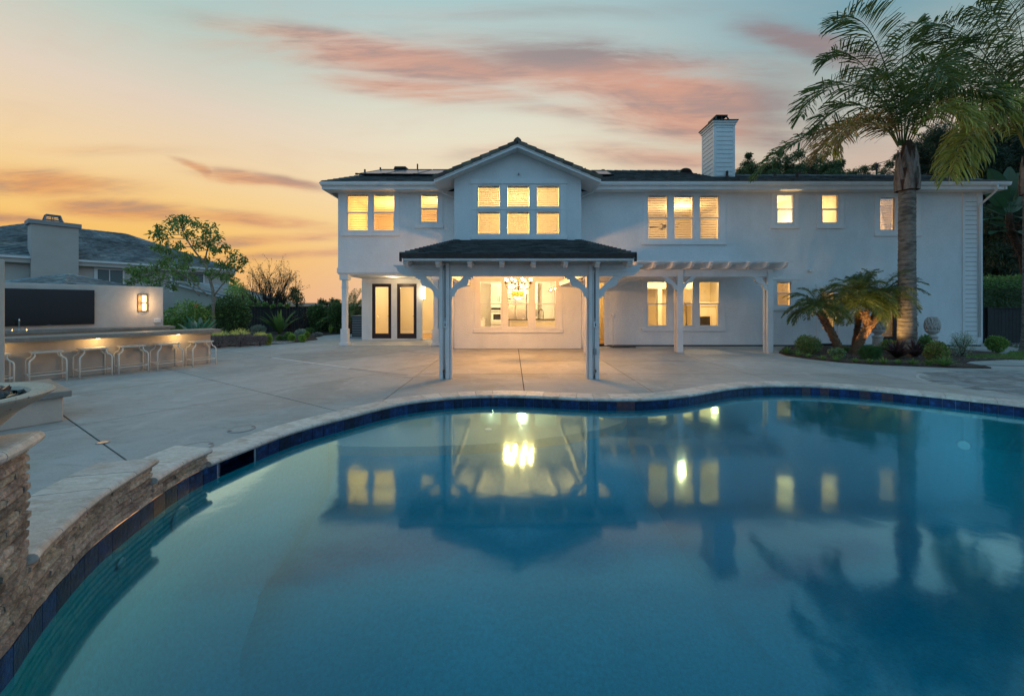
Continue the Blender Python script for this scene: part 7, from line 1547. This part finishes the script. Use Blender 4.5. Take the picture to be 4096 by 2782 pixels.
# ================================================================== TREES
def tree_from(name, label, cat, Y, trunk, clusters, mt, leafL, leafw, n_per, px2=(0, 0, 1), jit=.5, hang=.6, r0=.09, seed=1, bark='bark', zb=-.05, limb_r=.016, flat=1.0, dense=1.0, trunks=()):
    ox, oy, sc = px2; rr = random.Random(seed); to = lambda a, b, dY=0: P(ox + a / sc, oy + b / sc, Y + dY); k = Y / F / sc
    t = thing(name, label, cat, to(*trunk[0])); tp = cat_path([to(*q) for q in trunk], 14); tp[0].z = min(tp[0].z, zb)
    MB().tube(tp, [r0 * (1 - .7 * i / 14) for i in range(15)], 8).build('trunk', M[bark], t, smooth=True)
    allp = list(tp[4:])
    for tr in trunks:
        q = cat_path([to(*w_) for w_ in tr], 10); MB().tube(q, [r0 * .55 * (1 - .7 * i / 10) for i in range(11)], 6).build('limb', M[bark], t, smooth=True); allp += q[2:]
    m, lm = MB(), MB()
    for (a, b, r_) in clusters:
        c_ = to(a, b, rr.uniform(-jit, jit) * r_ * k * 8); R_ = r_ * k
        # join the branch that is nearest and lies lower
        s_ = min(allp, key=lambda q: (q - c_).length + max(0, q.z - c_.z) * 3); mid_ = s_.lerp(c_, .55) + Vector((rr.uniform(-.15, .15), rr.uniform(-.15, .15), -.12 * (c_ - s_).length * .5))
        lm.tube([s_, mid_, c_], [limb_r * 1.3, limb_r * .8, limb_r * .35], 5, caps=False)
        for _ in range(5): e_ = c_ + rv(rr) * R_ * .9; lm.tube([c_.lerp(mid_, .2), c_.lerp(e_, .5) + rv(rr) * R_ * .1, e_], [limb_r * .35, limb_r * .22, limb_r * .12], 3, caps=False)
        for _ in range(int(n_per * dense)):
            v = rv(rr) * (rr.random() ** .45); p = c_ + Vector((v.x * R_, v.y * R_, v.z * R_ * flat)); leaf(m, p, rv(rr) + Vector((0, 0, -hang)), rv(rr), leafL * rr.uniform(.7, 1.3), leafw * rr.uniform(.8, 1.3))
    lm.build('limbs', M[bark], t, kind='stuff'); m.build('crown', mt, t, kind='stuff'); return t
cl1 = [(1580,165,60),(1640,215,75),(1540,235,60),(1450,250,55),(1400,300,45),(1480,330,55),(1760,200,50),(1820,245,70),(1900,245,60),(1960,320,55),(1850,330,65),(1700,300,50),(2010,420,55),(1930,440,55),(2110,490,55),(2190,535,45),(2150,600,55),(2060,580,50),(1770,400,60),(1600,400,55),(1500,430,60),(1420,420,45),(1560,500,65),(1690,500,60),(1850,530,45),(1180,620,55),(1250,690,60),(1170,735,45),(1350,640,70),(1420,580,65),(1350,720,60),(1450,700,70),(1550,620,80),(1490,540,55),(1620,690,75),(1700,620,65),(1650,560,60),(1900,640,50),(2000,680,55),(1990,560,50),(2080,690,45),(1750,720,55),(1560,770,45),(1290,620,50),(1230,640,45),(1400,770,45),(1900,380,50),(1660,160,40)]
tree_from('leafy_tree', 'open branched leafy tree in front of the neighbour house', 'tree', 18.2, [(1930, 860), (1895, 720), (1845, 570), (1770, 480), (1700, 380), (1650, 280)], cl1, M['lf_mid'], .20, .06, 66, (0, 800, 2.254), jit=.4, hang=.9, r0=.065, seed=5, trunks=[[(1870, 860), (1740, 740), (1600, 640), (1450, 620), (1330, 680)], [(1900, 720), (1980, 640), (2050, 540), (2120, 500)], [(1845, 570), (1870, 440), (1900, 320), (1880, 260)], [(1930, 860), (1990, 780), (2040, 720), (2060, 640)], [(1800, 860), (1690, 760), (1560, 740), (1480, 700)]])
rr = random.Random(33)
def bare(label, base, n_main, h, spread, seed, dep=3):
    rr = random.Random(seed); t = thing('bare_tree', label, 'tree', base); m = MB(); lf = MB()
    def br(p, d, L, r, dpt):
        pts = [Vector(p)]; q = Vector(p); dd = Vector(d)
        for k in range(4): q = q + dd * L / 4; pts.append(Vector(q)); dd = (dd + rv(rr) * .12 + Vector((0, 0, .06))).normalized()
        m.tube(pts, [r * (1 - .14 * k) for k in range(5)], 4, caps=False)
        if dpt > 0:
            for k in range(rr.choice((2, 3, 3))): j = rr.choice((2, 3, 4)); br(pts[j], (dd + rv(rr) * .42).normalized(), L * rr.uniform(.45, .7), r * .5, dpt - 1)
        else:
            for _ in range(2): leaf(lf, pts[-1] + rv(rr) * .05, rv(rr), rv(rr), .08, .04)
    for i in range(n_main):
        a = rr.uniform(0, 6.28); s_ = spread * rr.random() ** .7; br(Vector(base) + Vector((rr.uniform(-.25, .25), rr.uniform(-.2, .2), 0)), Vector((math.cos(a) * s_, math.sin(a) * s_ * .6, 1)).normalized(), h * rr.uniform(.42, .6), .05, dep)
    m.build('branches', M['barkd'], t, kind='stuff'); lf.build('sparse_leaves', M['lf_olive'], t, kind='stuff'); return t
bare('bare pruned tree with fanning branches beyond the dark fence', (wx(1078, 26), 26, .1), 26, 3.9, .80, 3, 4)
bare('low bare shrub with bleached twigs in front of the fence', (wx(1195, 21.5), 21.5, 0), 9, 1.5, 1.1, 8, 2)
def clump(label, Y, cl_, mt, n, L, w, name='garden_tree', seed=1, cat='tree', hang=.2, trunk=None, **k):
    x_ = sum(c_[0] for c_ in cl_) / len(cl_); tr = trunk or [(x_, 1235), (x_ + 4, max(c_[1] for c_ in cl_)), (x_, sum(c_[1] for c_ in cl_) / len(cl_))]
    return tree_from(name, label, cat, Y, tr, cl_, mt, L, w, n, (0, 0, 1), seed=seed, hang=hang, bark='barkd', **k)
clump('small dark tree on the near side of the bare tree', 27, [(1180, 1160, 20), (1192, 1185, 22), (1172, 1190, 22), (1196, 1205, 22)], M['lf_dark'], 340, .12, .05, seed=3)
clump('dark rounded tree under the bare branches', 27.5, [(1120, 1180, 18), (1105, 1195, 16), (1135, 1200, 16)], M['lf_dark'], 300, .12, .05, seed=4)
clump('yellow green tree between the neighbour wing and the bare tree', 28, [(940, 1135, 24), (965, 1155, 24), (925, 1160, 26), (985, 1180, 24), (950, 1185, 28), (1000, 1200, 18), (1020, 1205, 16)], M['lf_bright'], 260, .14, .06, seed=5)
clump('creeper mass trailing over the top of the dark fence', 22.4, [(1000, 1215, 14), (1030, 1222, 12), (1060, 1220, 12), (1090, 1224, 9), (1120, 1221, 8), (1150, 1222, 8)], M['lf_mid'], 240, .10, .05, seed=6, cat='creeper', name='creeper')
clump('low dark shrub row showing over the fence near the dense bush', 24.5, [(1285, 1207, 14), (1306, 1212, 10), (1330, 1203, 12), (1350, 1207, 12)], M['lf_dark'], 200, .12, .05, seed=7, name='far_shrub', cat='shrub')
clump('wispy eucalyptus above the roof beside the siding chimney', 29, [(2965, 690, 28), (2990, 655, 26), (3030, 695, 30), (3075, 690, 26), (3100, 655, 28), (3150, 640, 30), (3195, 615, 24), (3230, 655, 34), (3280, 640, 30), (3330, 662, 26), (3360, 650, 16), (3180, 690, 38), (3270, 695, 38), (2995, 620, 10), (3120, 610, 12), (3340, 695, 26)] + [(x_, 702, 28) for x_ in range(2960, 3390, 33)] + [(x_, 672, 22) for x_ in range(3010, 3360, 48)], M['lf_dark'], 620, .2, .045, seed=8, hang=.8, limb_r=.03, trunks=[[(3150, 800), (3080, 730), (3010, 670), (2990, 640)], [(3150, 800), (3130, 720), (3110, 640)], [(3160, 800), (3220, 720), (3250, 650)], [(3160, 800), (3270, 740), (3340, 670)]])
clump('thin feathery tree behind the roof next to the queen palm', 30, [(3420, 692, 20), (3455, 675, 16), (3500, 665, 16), (3535, 690, 24), (3560, 655, 18), (3590, 625, 14), (3590, 690, 26), (3400, 705, 14), (3470, 700, 20)], M['lf_dark'], 380, .2, .04, seed=9, hang=.8, limb_r=.025)
clump('dark conifer behind the roof between the two queen palms', 27, [(3680, 640, 50), (3715, 575, 50), (3760, 545, 48), (3800, 600, 56), (3740, 640, 60), (3840, 650, 50), (3690, 700, 50), (3790, 690, 50), (3650, 695, 36), (3850, 700, 40), (3640, 600, 26)], M['lf_pine'], 1700, .30, .035, seed=10, hang=-.2, limb_r=.04)
clump('tall dark pine beyond the far roof corner', 26, [(x_, y_, 52) for x_ in (3900, 3960, 4020, 4090, 4150) for y_ in (560, 640, 720, 800)], M['lf_pine'], 1500, .34, .05, seed=11, hang=.1, limb_r=.04)
clump('dark overgrown tree above the clipped hedge', 23, [(x_ + (y_ % 40), y_, 50) for x_ in (3900, 3960, 4030, 4100, 4160) for y_ in (870, 940, 1010, 1075)], M['lf_pine'], 1400, .30, .05, seed=12, hang=.5, limb_r=.03)
# clipped hedge behind the gate fence
hg = thing('clipped_hedge', 'clipped green hedge above the black fence at the house corner', 'hedge', (20, 17.2, 0)); rr = random.Random(14); m, m2 = MB(), MB()
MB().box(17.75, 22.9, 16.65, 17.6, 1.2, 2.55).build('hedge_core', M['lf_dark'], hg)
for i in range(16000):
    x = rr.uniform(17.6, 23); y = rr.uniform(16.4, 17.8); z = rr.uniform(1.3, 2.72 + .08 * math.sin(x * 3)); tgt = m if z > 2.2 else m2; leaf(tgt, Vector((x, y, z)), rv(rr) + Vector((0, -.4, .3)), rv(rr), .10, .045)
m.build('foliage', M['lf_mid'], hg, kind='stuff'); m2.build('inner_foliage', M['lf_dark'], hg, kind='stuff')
for i in range(6): MB().tube([(17.9 + i * .9, 17.1, -.05), (17.9 + i * .9 + rr.uniform(-.1, .1), 17.1, 1.6)], .03, 6).build('trunk', M['barkd'], hg)
# giant bird of paradise
gb = thing('giant_bird_of_paradise', 'giant bird of paradise with torn paddle leaves beyond the far downspout', 'strelitzia', (21.8, 17.6, 0)); r5 = lambda a, b, Y=17.6: P(3700 + a / 1.753, 600 + b / 1.753, Y)
pts = cat_path([r5(720, 1250), r5(700, 800), r5(660, 680), r5(600, 560), r5(590, 440)], 12); pts[0].z = -.05; MB().tube(pts, [.17, .17, .16, .16, .15, .15, .15, .14, .14, .14, .13, .12, .1], 9).build('trunk', M['fibre'], gb)
rr = random.Random(17)
for a0, b0, a1, b1, w_, mm in ((590, 460, 470, 150, .62, 0), (590, 450, 590, 140, .45, 0), (600, 460, 690, 250, .7, 0), (590, 470, 450, 290, .5, 1), (600, 470, 650, 380, .6, 0), (590, 480, 430, 400, .5, 0), (590, 560, 450, 510, .45, 1), (600, 580, 470, 570, .42, 1), (610, 480, 700, 480, .5, 0), (590, 500, 420, 480, .4, 0), (600, 450, 640, 180, .5, 0), (610, 560, 700, 600, .5, 0)):
    p0, p1 = r5(a0, b0, 17.6), r5(a1, b1, 17.6 + rr.uniform(-.8, .5)); paddle(gb, p0, p1 - p0 + Vector((0, 0, .1)), (p1 - p0).length * 1.08, w_, M['lf_banana'], pet=.35, droop=.35, rr=rr, fold=.3)
m = MB()
for i in range(260): p = pts[rr.randrange(1, 12)]; leaf(m, p + rv(rr) * .15, rv(rr) + Vector((0, 0, -.6)), rv(rr), rr.uniform(.2, .5), .03)
m.build('dead_sheaths', M['fibre'], gb, kind='stuff')
# distant hills
m = MB(); rr = random.Random(3); n_ = 60
for i in range(n_):
    x0, x1 = -2600 + i * 90, -2600 + (i + 1) * 90
    h = lambda x: 6 + 5 * math.sin(x * .004) + 3 * math.sin(x * .013 + 1)
    m.quad((x0, 2600, -2), (x1, 2600, -2), (x1, 2700, h(x1)), (x0, 2700, h(x0)))
m.build('distant_hills', mat('hazy_hill', (.28, .20, .17), 1.0), kind='structure')
# warm light washing up the palms
lamp('garden_lamp', (10.85, 11.95, .18), 190, (1, .62, .22), .05, 'SPOT', to=(11.8, 12.0, 2.6), ang=100, blend=.9)
lamp('garden_lamp', (10.35, 12.75, .18), 130, (1, .62, .22), .05, 'SPOT', to=(10.6, 12.5, 2.4), ang=110, blend=.9)
